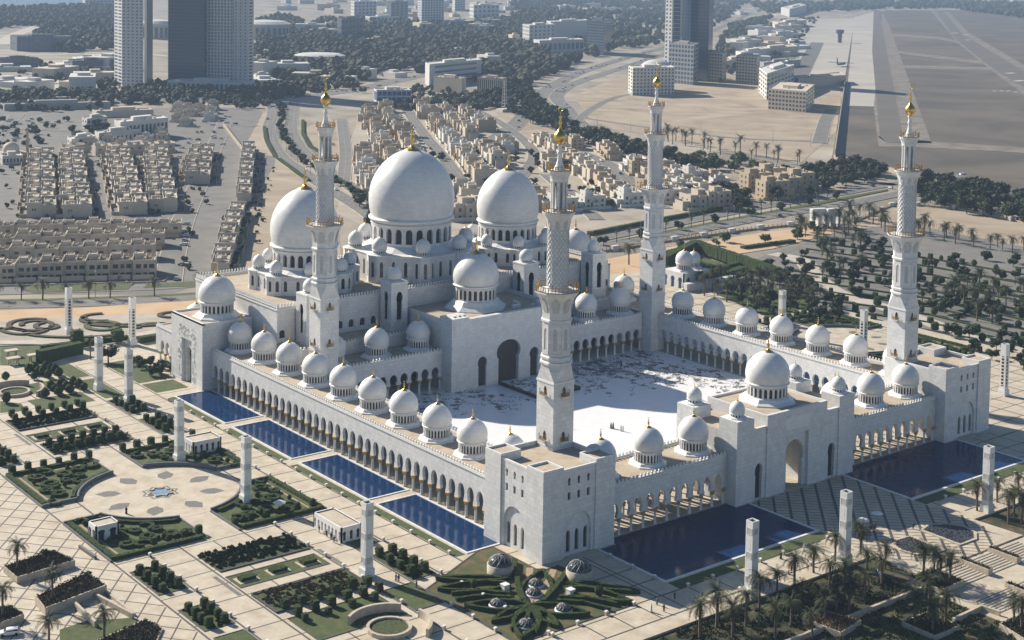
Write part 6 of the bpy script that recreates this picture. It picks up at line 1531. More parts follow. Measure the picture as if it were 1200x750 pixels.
# median trees of the west highway
Q = densify(smooth([tuple(G(x, y, PZ)[:2]) for x, y in ((332, 125), (329, 140), (329, 155), (342, 175), (358, 192), (384, 210), (425, 233))]), 9)
for p in Q: plant('dark_tree', p[0]+U(-2, 2), p[1]+U(-2, 2), .8, "dark tree on the median of the curving highway", 'tree', 'median trees of the curving highway')
def pxhedge(px, w, h, label, z=PZ): hedge([tuple(G(x, y, PZ)[:2]) for x, y in px], w, h, label, z0=z, am=.15)
pxhedge([(310, 150), (312, 165), (322, 184), (348, 203), (362, 213)], 2.5, 1.6, "clipped hedge on the sand side of the curving highway")
pxhedge([(355, 142), (355, 158), (363, 172), (376, 180)], 2.5, 1.6, "clipped hedge on the far side of the curving highway"); pxhedge([(395, 210), (420, 225), (440, 238)], 2.5, 1.6, "clipped hedge by the villas beside the curving highway")
pxhedge([(690, 276), (760, 262), (780, 258), (880, 240)], 2.5, 2, "long dark hedge between the villas and the avenue"); pxhedge([(690, 245), (760, 232)], 6, 4, "tall dark hedge in front of the white villas behind the far minaret")
pxhedge([(1000, 345), (1100, 360)], 2, 1.2, "hedge beside the curved drive"); pxhedge([(870, 292), (930, 284)], 3, 1.6, "hedge at the end of the orange sand lot")
# hedge maze
for i, (pp, w_, h_) in enumerate((([(779, 312), (815, 293), (912, 327)], 4, 5), ([(779, 322), (832, 333), (872, 322)], 4, 4), ([(790, 309), (845, 318), (865, 313)], 2.5, 2.5), ([(779, 304), (815, 296)], 3, 4))):
    hedge([tuple(G(x, y, 0)[:2]) for x, y in pp], w_, h_, f"{nth(i)} tall clipped hedge of the green enclosure behind the far arcade", z0=0, am=.2)
lawn([tuple(G(*p)[:2]) for p in ((785, 312), (818, 300), (860, 312), (830, 322))], .06); lawn([tuple(G(*p)[:2]) for p in ((840, 345), (880, 330), (945, 345), (950, 360), (900, 372))], .06)
# rows of clipped trees on the parking ground
for k in range(10):
    a, c, e = (952-7*k, 284+8.4*k), (1090, 304+9.4*k), (1230, 328+11*k)
    P_ = densify(smooth([tuple(G(x, y, PZ)[:2]) for x, y in (a, c, e)]), 7.0)
    b = MB(); b.ribbon([tuple(G(x, y, PZ)[:2]) for x, y in (a, c, e)], 1.6, PZ, PZ+.75, 0); rough(b, .1, k); o = b.build('hedge', ['hedge']); tag(o, f"{nth(k)} low hedge strip from the back across the parking ground", 'hedge', 'hedge strips of the parking ground')
    P_ = densify(smooth([tuple(G(x+5.5*(k % 2), y, PZ)[:2]) for x, y in (a, c, e)]), 5.6)
    for i, p in enumerate(P_[1:24]):
        if R() < .14: continue
        p = (p[0]+U(-.5, .5), p[1]+U(-.5, .5))
        plant('block' if (i*7+k*3) % 5 > 1 else 'round', p[0], p[1], random.choice((1.0, 1.25, 1.4)), "dark clipped tree in the planted rows of the parking ground", 'tree', 'clipped trees of the parking ground', PZ+.3)
# far masses of trees
FAR = []
def mass(name, poly, n, r0, r1, m='wood'):
    b = MB(); rr = random.Random(len(poly)+n)
    for x, y in scatter(poly, n, 0):
        q = rr.uniform(r0, r1)
        for c in range(3):
            cx, cy, cz = x+rr.uniform(-q, q)*.6, y+rr.uniform(-q, q)*.6, PZ+q*rr.uniform(.5, .95); k = q*rr.uniform(.4, .7)
            vs = []; 
            for j in range(4):
                t = -1.1+2.3*j/3
                for i in range(6): vs.append((cx+k*cos(t)*cos(i*pi/3+j)*rr.uniform(.75, 1.25), cy+k*cos(t)*sin(i*pi/3+j)*rr.uniform(.75, 1.25), cz+k*.95*sin(t)*rr.uniform(.8, 1.2)))
            b.add(vs, [(j*6+i, j*6+(i+1) % 6, (j+1)*6+(i+1) % 6, (j+1)*6+i) for j in range(3) for i in range(6)]+[tuple(range(18, 24))], 0)
    o = b.build(name, [m]); o['kind'] = 'stuff'
mass('woodland', [(395, 105), (330, 60), (380, 25), (520, 30), (640, 20), (640, 70), (680, 72), (625, 98), (590, 112), (560, 98), (470, 82), (420, 98)], 2600, 6, 12)
mass('woodland', [(300, 122), (200, 122), (-20, 128), (-20, 112), (120, 108), (330, 100), (400, 92), (395, 106)], 420, 4, 8)
mass('woodland', [(-20, 12), (100, 8), (140, 10), (135, 60), (80, 62), (20, 58), (60, 30), (-20, 35)], 700, 7, 12)
mass('woodland', [(300, 25), (340, 20), (420, 60), (330, 85), (298, 70)], 420, 6, 11)
mass('woodland', [(600, 20), (600, 0), (880, 0), (850, 25), (790, 50), (720, 62), (690, 70), (660, 40)], 1500, 7, 13)
mass('woodland', [(880, 6), (1010, 3), (1110, 4), (1200, 6), (1280, 12), (1280, 24), (1200, 22), (1110, 10), (900, 16)], 1000, 9, 16)
mass('woodland', [(835, 60), (860, 30), (905, 20), (880, 45), (850, 70)], 220, 6, 10)
mass('woodland', [(450, 122), (600, 118), (610, 126), (560, 130), (470, 130)], 120, 4, 6)
mass('woodland', [(160, 108), (300, 110), (300, 103), (160, 100)], 90, 4, 6)
mass('scrub', [(-20, 100), (130, 100), (130, 70), (-20, 70)], 60, 4, 7); mass('scrub', [(297, 88), (430, 112), (420, 100), (300, 75)], 70, 4, 8); mass('scrub', [(840, 100), (930, 60), (960, 20), (880, 30)], 120, 4, 8)
mass('scrub', [(5, 262), (205, 258), (205, 180), (10, 182)], 60, 1.2, 2.4); mass('scrub', [(196, 330), (222, 330), (262, 180), (232, 180)], 30, 1.2, 2.4); mass('scrub', [(-20, 178), (60, 172), (80, 140), (-20, 140)], 40, 1.5, 4); mass('scrub', [(272, 320), (300, 300), (325, 200), (300, 180)], 60, .8, 1.8); mass('scrub', [(200, 128), (330, 128), (300, 120), (200, 120)], 40, 3, 6); mass('scrub', [(-20, 128), (60, 132), (130, 128), (130, 122), (-20, 122)], 50, 3, 6); mass('scrub', [(100, 100), (134, 103), (134, 84), (100, 84)], 60, 4, 7); mass('scrub', [(440, 110), (500, 104), (560, 112), (600, 118), (480, 120)], 50, 3, 6)
# --- houses
def parapet_box(b, x0, x1, y0, y1, z0, z1, m=0, roof=1, w=.25, ph=.9):
    b.box(x0, x1, y0, y1, z0, z1, m, top=roof)
    for q in ((x0, x1, y0, y0+w), (x0, x1, y1-w, y1), (x0, x0+w, y0+w, y1-w), (x1-w, x1, y0+w, y1-w)): b.box(*q, z1, z1+ph, m, bottom=False)
WINM = {}
def window(parent, x, y, z, w, h, face, m='win'):
    """one framed pane standing slightly proud of a wall; face is the outward axis"""
    k = (round(w, 1), round(h, 1), face, m)
    if k not in WINM:
        b = MB()
        def T(u, d, zz): return {'-y': (u, -d, zz), '+x': (d, u, zz), '-x': (-d, -u, zz), '+y': (-u, d, zz)}[face]
        def bx(u0, u1, z0, z1, d, mm): b.add([T(u, dd, zz) for dd in (-.05, d) for u, zz in ((u0, z0), (u1, z0), (u1, z1), (u0, z1))], [(4, 5, 6, 7), (0, 1, 5, 4), (1, 2, 6, 5), (2, 3, 7, 6), (3, 0, 4, 7)], mm)
        bx(-w/2, w/2, 0, h, .02, 0)
        for q in ((-w/2-.12, -w/2, -.12, h+.12), (w/2, w/2+.12, -.12, h+.12), (-w/2, w/2, h, h+.12), (-w/2, w/2, -.12, 0)): bx(*q, .1, 1)
        global MIR; WINM[k] = b.build('window', [m, 'house'], parent).data; o = KIDS[parent.name][-1]
    else:
        o = bpy.data.objects.new('window', WINM[k]); COL.objects.link(o); o.parent = parent; KIDS.setdefault(parent.name, []).append(o)
    o.location = (x, y, z); return o
HP = {}
def townhouse(kind):
    if kind in HP: return copytree(HP[kind])
    w = empty('terraced_house'); b = MB(); W_ = 9.8
    D = 13 if kind == 'front' else 10
    parapet_box(b, 0, W_, 0, D, -.2, 6.3); parapet_box(b, .6, 4.2, D*.45, D*.8, 6.3, 8.6, ph=.3); b.box(5.2, 5.5, 2, D-1, 6.3, 7.9, 0); b.box(W_-.2, W_+.02, -1.2, D, 6.3, 8.1, 0)
    b.box(1.2, 4.4, -1.0, 0, 2.9, 3.15, 0); b.box(5.4, 8.6, -.8, 0, 5.9, 6.2, 0)
    b.box(6.2, 7.4, D*.55, D*.62, 6.3, 7.3, 0); b.box(7.8, 8.8, D*.3, D*.36, 6.3, 7.0, 0)
    rt = random.Random(5 if kind == 'front' else 6)
    for i in range(7): x, y, q = rt.uniform(.8, W_-2), rt.uniform(1, D-2), rt.uniform(.3, .6); b.box(x, x+q, y, y+q*1.5, 6.3, 6.3+rt.uniform(.5, 1.3), 1)
    b.lathe([(.6, 6.3), (.6, 7.6), (.1, 7.8)], 10, W_-2, D-2.4, 1)
    b.build('wall', ['house', 'housero'], w)
    b = MB(); b.box(0, W_-.9, -5.2, -4.95, -.2, 2.1); b.box(W_-.25, W_, -5.0, 0, -.2, 2.0); b.build('courtyard_wall', ['house3' if kind != 'front' else 'house'], w)
    if kind == 'front':
        for x, ww in ((2.3, 2.2), (5.2, 1.5), (7.9, 2.2)): window(w, x, 0, 3.7, ww, 1.7, '-y'); window(w, x, 0, .6, ww, 1.4, '-y')
    else:
        window(w, 2.6, 0, 3.8, 1.8, 1.2, '-y'); window(w, 7.2, 0, 3.8, 1.8, 1.2, '-y')
    window(w, W_+.02, D*.4, 3.6, .7, 1.2, '+x'); window(w, W_+.02, D*.4+1.6, 3.6, .7, 1.2, '+x')
    HP[kind] = w; return w
def terrace(pa, pb, n, kind, label, flip=False, depth=0, s=1.0):
    a, c = G(*pa, PZ), G(*pb, PZ); d = c-a; L = hypot(d.x, d.y); rz = atan2(d.y, d.x)
    for i in range(n):
        o = townhouse(kind); t = i/n; k = L/n/9.8
        if flip:
            o.location = (a.x+d.x*(i+1)/n, a.y+d.y*(i+1)/n, PZ); o.rotation_euler = (0, 0, rz+pi)
        else: o.location = (a.x+d.x*t, a.y+d.y*t, PZ); o.rotation_euler = (0, 0, rz)
        o.location.x += -sin(rz)*(i % 2)*1.3; o.location.y += cos(rz)*(i % 2)*1.3; o.scale = (k, s, U(.9, 1.12))
        tag(o, f"{nth(i)} {label}", 'house', 'terraced houses')
terrace((-10, 329.5), (183, 324.5), 7, 'front', "house from the west in the terrace nearest the road")
terrace((-18, 310), (182, 305), 7, 'row', "house from the west in the second terrace from the road")
terrace((-12, 295), (193, 290), 7, 'row', "house from the west in the third terrace from the road")
terrace((-12, 282), (213, 277), 8, 'row', "house from the west in the fourth terrace from the road")
for i, (a, c, n, nm) in enumerate((((66, 254), (62, 186), 9, "first"), ((108, 254), (97, 186), 9, "second"), ((173, 251), (151, 184), 9, "third"), ((208, 248), (196, 184), 9, "fourth"), ((246, 216), (250, 181), 5, "fifth"), ((294, 240), (299, 178), 8, "sixth"), ((268, 327), (287, 252), 7, "last"))):
    terrace(a, c, n, 'row', f"house from the near end, facing the lane of the {nm} back terrace", s=.78)
    if i < 5: 
        ga, gc = G(*a, PZ), G(*c, PZ); d = (gc-ga); d.normalize(); nrm = Vector((-d.y, d.x, 0)); off = 15.5
        pa, pc = PJ(ga+nrm*off), PJ(gc+nrm*off)
        terrace(pa, pc, n, 'row', f"house from the near end on the hidden side of the {nm} back terrace", True, s=.78)
terrace((75, 184), (100, 182), 2, 'row', "house in the short row beyond the back terraces"); terrace((112, 183), (205, 178), 5, 'row', "house in the longer row beyond the back terraces")
terrace((250, 345), (262, 300), 3, 'row', "house at the end of the sand strip beside the side dome") if False else None
def villa(k):
    if ('v', k) in HP: return copytree(HP[('v', k)])
    r = random.Random(k*17+3); w = empty('villa'); m = ['house', 'house2', 'house', 'house3', 'house2', 'house', 'house', 'house3'][k]
    b = MB(); W_, D = r.uniform(12, 17), r.uniform(11, 15); H_ = r.choice((7.2, 7.4, 10.2))
    parapet_box(b, -W_/2, W_/2, -D/2, D/2, -.3, H_)
    x0 = r.uniform(-W_/2, 0); parapet_box(b, x0, x0+r.uniform(4, 6), -D/4, D/3, H_, H_+2.8, ph=.4); b.lathe([(.8, H_), (.8, H_+1.7), (.1, H_+1.9)], 10, W_/2-1.6, D/2-1.6, 1)
    sx = r.choice((-1, 1)); parapet_box(b, *sorted((sx*W_/2, sx*(W_/2+r.uniform(3, 5)))), -D/2+1, D/4, -.3, H_*r.choice((.5, .55, .8)))
    parapet_box(b, -2.2, 2.2, -D/2-1.6, -D/2+.1, -.3, H_*r.choice((.5, 1.0)), ph=.6)
    for i in range(5): x, y, q = r.uniform(-W_/2+1, W_/2-2), r.uniform(-D/2+1, D/2-2), r.uniform(.4, .9); b.box(x, x+q, y, y+q*1.3, H_, H_+r.uniform(.5, 1.2), 1)
    if k in (1, 4): b.lathe([(1.5, H_+2.6), (1.5, H_+3.2), (1.2, H_+4.0), (.6, H_+4.5), (.05, H_+4.6)], 12, x0+2.5, 0, 0)
    b.build('wall', [m, 'housero'], w)
    b = MB(); B = 2.2
    for q in ((-W_/2-B, W_/2+B, -D/2-B-.25, -D/2-B), (-W_/2-B-.25, -W_/2-B, -D/2-B, D/2+B), (W_/2+B, W_/2+B+.25, -D/2-B, D/2+B), (-W_/2-B, W_/2+B, D/2+B, D/2+B+.25)): b.box(*q, -.3, 2.0)
    b.build('compound_wall', [m], w)
    for fl in range(int(H_/3.3)):
        for i in range(3):
            x = -W_/2+W_*(i+.5)/3
            if abs(x) < 2.4: window(w, x, -D/2-1.6, 1+3.3*fl, 1.2, 1.6, '-y', 'win')
            else: window(w, x, -D/2, 1+3.3*fl, 1.2, 1.6, '-y', 'win')
        window(w, -W_/2, -D/5, 1+3.3*fl, 1.2, 1.6, '-x', 'win'); window(w, -W_/2, D/5, 1+3.3*fl, 1.2, 1.6, '-x', 'win')
    HP[('v', k)] = w; return w
def put_villa(x, y, rz, k, label, s=1.0, group='villas'):
    o = villa(k); o.location = (x, y, PZ); o.rotation_euler = (0, 0, rz); o.scale = (s, s, s); return tag(o, label, 'house', group)
EXV = scatter([(206, 150), (262, 140), (258, 128), (206, 128)], 12, 17)+scatter([(140, 178), (205, 172), (205, 160), (160, 168)], 5, 16)+scatter([(100, 180), (130, 178), (130, 172), (100, 172)], 3, 15)
for i, (x, y) in enumerate(EXV): put_villa(x, y, 1.0, random.choice((0, 1, 2, 4)), 'small flat-roofed building of the mixed blocks north of the terraces', .75, 'mixed blocks north of the terraces')
streets = [p for P_ in (s1, s2, s3, s4, s5, h2L, h2R, hwR) for p in densify(P_, 6)]
REG = [(404, 222), (408, 180), (425, 134), (478, 126), (555, 134), (612, 166), (660, 168), (705, 176), (760, 192), (835, 210), (850, 228), (800, 246), (720, 238), (690, 240), (640, 248), (560, 256), (520, 240), (440, 222)]
WR = [tuple(G(x, y, PZ)[:2]) for x, y in REG]; sandp = [tuple(G(x, y, PZ)[:2]) for x, y in [(572, 125), (620, 125), (648, 148), (642, 168), (612, 162)]]
vn = 0; a0 = atan2(s1[-1][1]-s1[0][1], s1[-1][0]-s1[0][0]); ca, sa = cos(a0), sin(a0); ox, oy = WR[0]; adj = ["pale", "sandy", "flat-roofed", "cream", "boxy", "walled", "two-storey", "tan"]
VILL = []
for i in range(-40, 41):
    for j in range(-40, 41):
        x = ox+ca*i*20-sa*j*18.5+U(-2, 2); y = oy+sa*i*20+ca*j*18.5+U(-2, 2)
        if inpoly(WR, x, y) and not inpoly(sandp, x, y) and all(hypot(x-p[0], y-p[1]) > 12.5 for p in streets) and R() > .05: VILL.append((x, y))
dom = [PJ((70.8, 168.4, 73)), PJ((116.2, 168.4, 62))]
for i, (x, y) in enumerate(VILL):
    px, py = PJ((x, y, PZ)); nm = "between the great dome and the highway" if px < 470 else "beyond the great dome" if px < 535 else "between the great dome and the farther side dome" if px < 600 else "behind the nearest minaret's tip"
    rowd = "near" if py > 215 else "middle" if py > 175 else "far"
    put_villa(x, y, a0+random.choice((0, pi/2, pi, -pi/2))+U(-.03, .03), random.randrange(8), f"flat-roofed villa of the {rowd} blocks {nm}", U(.82, .98), f"villas, {rowd} blocks {nm}")
av = atan2(G(757, 243, PZ)[1]-G(677, 247, PZ)[1], G(757, 243, PZ)[0]-G(677, 247, PZ)[0])
for i, (px, py, k, s) in enumerate(((656, 246, 1, 1.0), (692, 243, 4, 1.0), (737, 240, 4, 1.05), (786, 236, 1, 1.05), (545, 256, 5, 1.2), (812, 214, 4, 1.1), (775, 205, 7, 1.0), (815, 244, 0, 1.1), (838, 244, 2, 1.0), (560, 252, 5, 1.1), (800, 228, 1, 1.0), (760, 222, 7, .9))):
    g = G(px, py, PZ); put_villa(g[0], g[1], av, k, f"{nth(i)} of the separate villas facing the avenue behind the court, white or tan", s, None)
for i, (px, py) in enumerate(((885, 222), (902, 216), (920, 228), (935, 222), (905, 232))):
    g = G(px, py, PZ); put_villa(g[0], g[1], av, 3, f"{nth(i)} block of the brown walled compound near the avenue", 1.05, 'blocks of the brown compound')
# --- larger buildings
def bld(pl, pm, pr, top, name, label, m='house', win=None, mw='win', cat='building', hmin=None, bands=None, roofstuff=True):
    """pl, pm, pr: feet of the left, near and right corners in the photograph"""
    A, B_, C_ = (G(*p, PZ) for p in (pl, pm, pr)); h = hmin or HT(B_, top)
    w = empty(name, tuple(B_), 0, label, cat); D = A+C_-B_
    def rel(p): return (p[0]-B_[0], p[1]-B_[1])
    P = [rel(p) for p in (A, B_, C_, D)]; b = MB(); b.prism(P, -.5, h, 0)
    def inner(q, t): cx = sum(p[0] for p in q)/4; cy = sum(p[1] for p in q)/4; return [(cx+(p[0]-cx)*t, cy+(p[1]-cy)*t) for p in q]
    b.ribbon(inner(P, .99), max(.3, h*.01), h, h+max(.8, h*.02), 0, True)
    if roofstuff:
        rr = random.Random(int(h*10)); b.prism(inner(P, .4), h, h+3, 0)
        for i in range(5):
            u, v = rr.uniform(.1, .85), rr.uniform(.1, .85); x = P[1][0]+(P[0][0]-P[1][0])*u+(P[2][0]-P[1][0])*v; y = P[1][1]+(P[0][1]-P[1][1])*u+(P[2][1]-P[1][1])*v; b.box(x-1, x+1, y-1, y+1, h, h+1.6, 0)
    b.build('wall', [m], w)
    for (p, q, key) in ((P[0], P[1], 0), (P[1], P[2], 1), (P[2], P[3], 2), (P[3], P[0], 3)):
        if not win: continue
        nx_, nz_, fw, fh = win[key % 2] if isinstance(win[0], tuple) else win
        dx, dy = q[0]-p[0], q[1]-p[1]; L = hypot(dx, dy); dx /= L; dy /= L; ox_, oy_ = dy, -dx
        if nz_ == 0: continue
        st = h/nz_
        for z in range(nz_):
            c = MB(); zb = st*(z+.5)-st*fh/2; zt = zb+st*fh; ss = [0.2]
            for i in range(nx_): s0 = L*(i+.5)/nx_-L/nx_*fw/2; ss += [s0, s0+L/nx_*fw]
            ss.append(L-.2); d = .06
            V = [(p[0]+dx*s+ox_*d, p[1]+dy*s+oy_*d, zz) for zz in (zb, zt) for s in ss]; nn = len(ss)
            c.add(V, [(i, i+1, nn+i+1, nn+i) for i in range(nn-1)], 0); c.m = [1 if i % 2 == 0 else 0 for i in range(nn-1)]
            V2 = [(p[0]+dx*s, p[1]+dy*s, zz) for zz in (zb, zt) for s in (ss[0], ss[-1])]
            c.v += [tuple(v) for v in V2]; o_ = 2*nn
            c.f += [[o_+2, o_+3, 2*nn-1, nn], [o_+1, o_, 0, nn-1]]; c.m += [1, 1]; c.sm += [False, False]
            c.build('window_band', [mw, m], w)
    return w, P, h
# the towers in the haze
bld((134, 101), (143, 104), (168, 105), 0, 'residential_tower', "tall pale slim residential tower with sunlit balconies", 'tower', [(2, 46, .8, .55), (5, 46, .45, .4)], 'towerd', hmin=165)
bld((169, 102), (172, 103), (179, 101), 0, 'residential_tower', "dark narrow tower slab directly behind the pale slim tower", 'towerd2', None, hmin=158)
bld((197, 104), (239, 106), (246, 104), 0, 'glass_tower', "broad dark blue glass half of the twin towers", 'towerd', [(12, 44, .9, .82), (2, 44, .8, .8)], 'glassb', hmin=170)
bld((239.5, 105), (273, 106.5), (277, 105), 0, 'residential_tower', "middle part of the twin towers with staggered dark windows", 'tower', [(9, 48, .55, .62), (2, 44, .8, .6)], 'towerd', hmin=170)
bld((273.5, 106.5), (290, 107.5), (297, 106), 0, 'residential_tower', "pale end slab of the twin towers with a narrow dark slot", 'tower', [(3, 46, .22, .5), (1, 46, .5, .5)], 'towerd', hmin=165)
bld((196, 107.5), (285, 110), (299, 108), 97, 'podium', "long low pale podium below the twin towers", 'tower', [(16, 1, .6, .6), (3, 1, .6, .6)], 'towerd')
bld((778, 92), (786, 93), (797, 93), 0, 'office_tower', "pale grey tower slab with a dark strip behind the domed building", 'tower', [(2, 30, .5, .5), (1, 30, .72, .9)], 'towerd', hmin=150)
bld((797.5, 92), (829, 96), (834, 94), 0, 'office_tower', "broad dark blue office tower behind the construction site", 'towerd', [(10, 34, .9, .85), (2, 34, .9, .8)], 'glassb', hmin=150)
bld((783, 97), (812, 100), (818, 97), 53, 'unfinished_building', "unfinished concrete frame building below the dark office tower", 'concreteb', [(8, 9, .7, .6), (3, 9, .7, .6)], 'towerd')
bld((687, 63), (707, 65), (716, 62), 25, 'office_block', "dark blue grey office block beside the highway", 'towerd2', [(8, 12, .8, .6), (3, 12, .8, .6)], 'glassb')
bld((498, 98), (503, 101), (564, 94), 76, 'office_block', "long white office building with two dark window strips", 'tower', [(2, 0, .6, .4), (1, 4, .8, .35)], 'towerd')
bld((508, 108), (541, 111), (546, 109), 93, 'office_block', "plain tan block in front of the long white office", 'house'); bld((559, 109), (588, 111), (594, 109), 93, 'office_block', "grey tan block with vertical fins beside the radio mast", 'house', [(12, 1, .4, .8), (2, 1, .5, .7)], 'win')
bld((438, 118), (442, 120), (482, 120), 106, 'office_block', "low blue glass office with white frame near the villas", 'house2', [(1, 1, .8, .7), (7, 2, .85, .7)], 'bluewin')
bld((736, 109), (741, 112), (790, 111), 80, 'hotel_block', "cream hotel block with rows of windows and a white dome behind its roof", 'house2', [(2, 8, .5, .5), (12, 8, .5, .55)], 'win')
g = G(768, 108, PZ); t = empty('roof_dome', (g[0]+22, g[1]+22, 24), 0, "shallow white dome rising behind the cream hotel block", 'dome'); b = MB(); b.lathe([(19, -25), (19, 0), (18, 3), (14, 6.5), (8, 9), (.1, 10)], 32, 0, 0, 0, closed=False); b.build('shell', ['tower'], t)
bld((824, 95), (846, 97), (851, 95), 63, 'apartment_block', "taller of two tan apartment blocks in front of the dark tower", 'house', [(7, 9, .5, .5), (2, 9, .5, .5)], 'win'); bld((862, 97), (886, 99), (890, 97), 67, 'apartment_block', "second tan apartment block, partly behind the curved hotel", 'house', [(7, 9, .5, .5), (2, 9, .5, .5)], 'win')
bld((889, 108), (898, 117), (930, 104), 87, 'curved_hotel', "white horseshoe hotel wing with open balconies", 'house2', [(4, 6, .6, .5), (8, 6, .6, .5)], 'win'); bld((900, 128), (944, 132), (954, 122), 108, 'curved_hotel', "front wing of the horseshoe hotel with square windows", 'house', [(11, 5, .55, .5), (4, 5, .5, .5)], 'win')
for i, (a, c, e, tp, m, nm, wn) in enumerate((((612, 55), (620, 57), (650, 55), 30, 'house2', "white office cluster with stepped roofs in the hazy woods", (6, 6, .5, .5)), ((640, 50), (645, 52), (690, 49), 26, 'house2', "long plain white hall beside the dark office block", None), ((625, 60), (632, 62), (684, 60), 48, 'tower', "low curved pale hall in front of the white halls", (10, 1, .7, .5)),
        ((489, 30), (494, 31), (520, 30), -15, 'tower', "pale slab tower at the top edge in the haze", (8, 16, .5, .5)), ((411, 24), (415, 25), (441, 24), 2, 'tower', "grey blocky building in the haze near the top edge", (6, 6, .5, .5)), ((453, 28), (458, 30), (478, 28), 3, 'towerd2', "dark narrow block in the haze near the top edge", (4, 8, .5, .6)), ((395, 48), (400, 49), (425, 47), 22, 'towerd2', "dark low block at the edge of the hazy woods", (6, 4, .6, .5)),
        ((428, 30), (433, 31), (468, 30), 20, 'house2', "low wide building in front of the hazy towers", (8, 2, .5, .5)), ((12, 58), (20, 60), (85, 60), 43, 'towerd2', "long dark flat building with pale roof at the far west", (12, 2, .7, .6)), ((96, 8), (100, 9), (134, 9), -20, 'tower', "hazy grey tower block left of the slim tower", (8, 10, .5, .5)),
        ((80, 84), (85, 86), (134, 84), 72, 'towerd2', "low dark office beside the foot of the slim tower", (8, 2, .7, .5)), ((40, 80), (45, 81), (0, 82), 68, 'towerd2', "low dark hall at the western edge", None), ((550, 20), (555, 21), (585, 20), 6, 'house2', "pale cluster of halls in the distant haze", (6, 3, .5, .5)), ((530, 12), (533, 13), (545, 12), -4, 'tower', "small pale tower in the distant haze", (4, 6, .5, .5)),
        ((841, 80), (850, 83), (880, 78), 72, 'house', "low warehouse beside the tan apartment blocks", None), ((883, 65), (890, 68), (935, 64), 58, 'house', "low wide warehouse behind the horseshoe hotel", None), ((890, 80), (895, 82), (938, 78), 74, 'concreteb', "long grey warehouse roof behind the horseshoe hotel", None), ((900, 48), (905, 50), (930, 46), 41, 'house2', "white hangar at the edge of the apron", None), ((915, 17), (925, 20), (945, 14), 11, 'house2', "large distant pale hangar near the top", None), ((850, 55), (856, 57), (900, 52), 47, 'concreteb', "grey depot building in the haze", None), ((905, 33), (912, 35), (945, 31), 27, 'house', "tan depot in the haze beside the apron", None), ((862, 70), (868, 72), (900, 67), 62, 'house2', "pale depot roof in the haze", None), ((930, 100), (935, 104), (990, 99), 93, 'house', "long low tan terminal shed by the airfield wall", None))):
    bld(a, c, e, tp, 'hall' if wn is None else 'office_block', nm, m, [wn, wn] if wn else None, 'towerd')
rr_ = random.Random(77)
for i, (x, y) in enumerate(scatter([(600, 14), (860, 20), (1000, 8), (1200, 6), (1200, 1), (600, 1)], 46, 60)+scatter([(330, 22), (600, 22), (600, 2), (330, 2)], 34, 50)+scatter([(850, 85), (930, 60), (935, 30), (870, 40)], 24, 25)+scatter([(0, 115), (130, 112), (130, 70), (0, 75)], 14, 40)+scatter([(300, 100), (420, 100), (440, 85), (300, 70)], 10, 40)+scatter([(400, 100), (640, 80), (640, 30), (330, 30)], 24, 70)):
    px, py = PJ((x, y, PZ)); q = rr_.uniform(12, 32); b = MB(); hh = rr_.choice((6, 8, 12, 18)); b.box(-q, q, -q*.5, q*.5, -.5, hh); b.box(-q*.3, q*.2, -q*.3, q*.2, hh, hh+3)
    o = b.build('distant_building', [rr_.choice(('house2', 'house', 'tower'))]); o.location = (x, y, PZ); o.rotation_euler = (0, 0, rr_.uniform(0, 3)); tag(o, "small pale flat building dissolving in the distant haze", 'building', 'small buildings in the haze')
# white school, small mosque, low buildings west
bld((134, 163), (141, 166), (197, 160), 144, 'school', "large white school building with a row of arched windows", 'house2', [(4, 1, .5, .5), (12, 1, .5, .6)], 'win'); bld((111, 168), (116, 171), (165, 166), 157, 'school', "lower white wing in front of the school", 'house2', [(3, 1, .4, .4), (10, 1, .4, .4)], 'win'); bld((79, 175), (84, 178), (112, 174), 164, 'villa', "white two-storey villa near the school", 'house2', [(2, 2, .4, .4), (5, 2, .4, .4)], 'win'); bld((96, 150), (102, 152), (126, 149), 140, 'villa', "white villa behind the dark trees by the school", 'house2', [(2, 2, .4, .4), (5, 2, .4, .4)], 'win')
bld((134, 178), (137, 180), (181, 178), 172, 'hall', "long low white arcade building in front of the school", 'house2', [(2, 1, .4, .5), (12, 1, .5, .5)], 'win'); bld((0, 190), (3, 193), (27, 192), 184, 'hall', "flat white roofed hall beside the little mosque", 'house2', [(2, 1, .4, .5), (6, 1, .5, .5)], 'win')
bld((108, 136), (113, 138), (180, 136), 131, 'hall', "long low tan roof by the highway wall", 'house'); bld((0, 128), (5, 130), (130, 127), 123, 'flyover', "long low grey flyover deck at the western edge", 'concreteb'); bld((32, 122), (35, 123), (104, 122), 118, 'bridge', "flat pale roofed bridge over the western road", 'house2')
g = G(13, 186, PZ); t = empty('small_mosque', tuple(g), 0, "little tan mosque with one dome and one slim minaret among the terraces", 'mosque'); b = MB(); b.box(-9, 9, -8, 8, -.3, 5); b.build('wall', ['house3'], t); b = MB(); b.lathe([(5.5, 5), (5.8, 7), (5, 9.5), (3, 11.3), (.1, 12.2)], 20, 0, 0, 0, closed=False); b.build('dome', ['house'], t); b = MB(); b.lathe([(1.1, -.3), (1.0, 13), (1.6, 13.3), (1.6, 14), (.8, 14.2), (.8, 18), (1.1, 18.3), (.1, 22)], 10, 11, -2, 0, False); b.build('minaret', ['house3'], t)
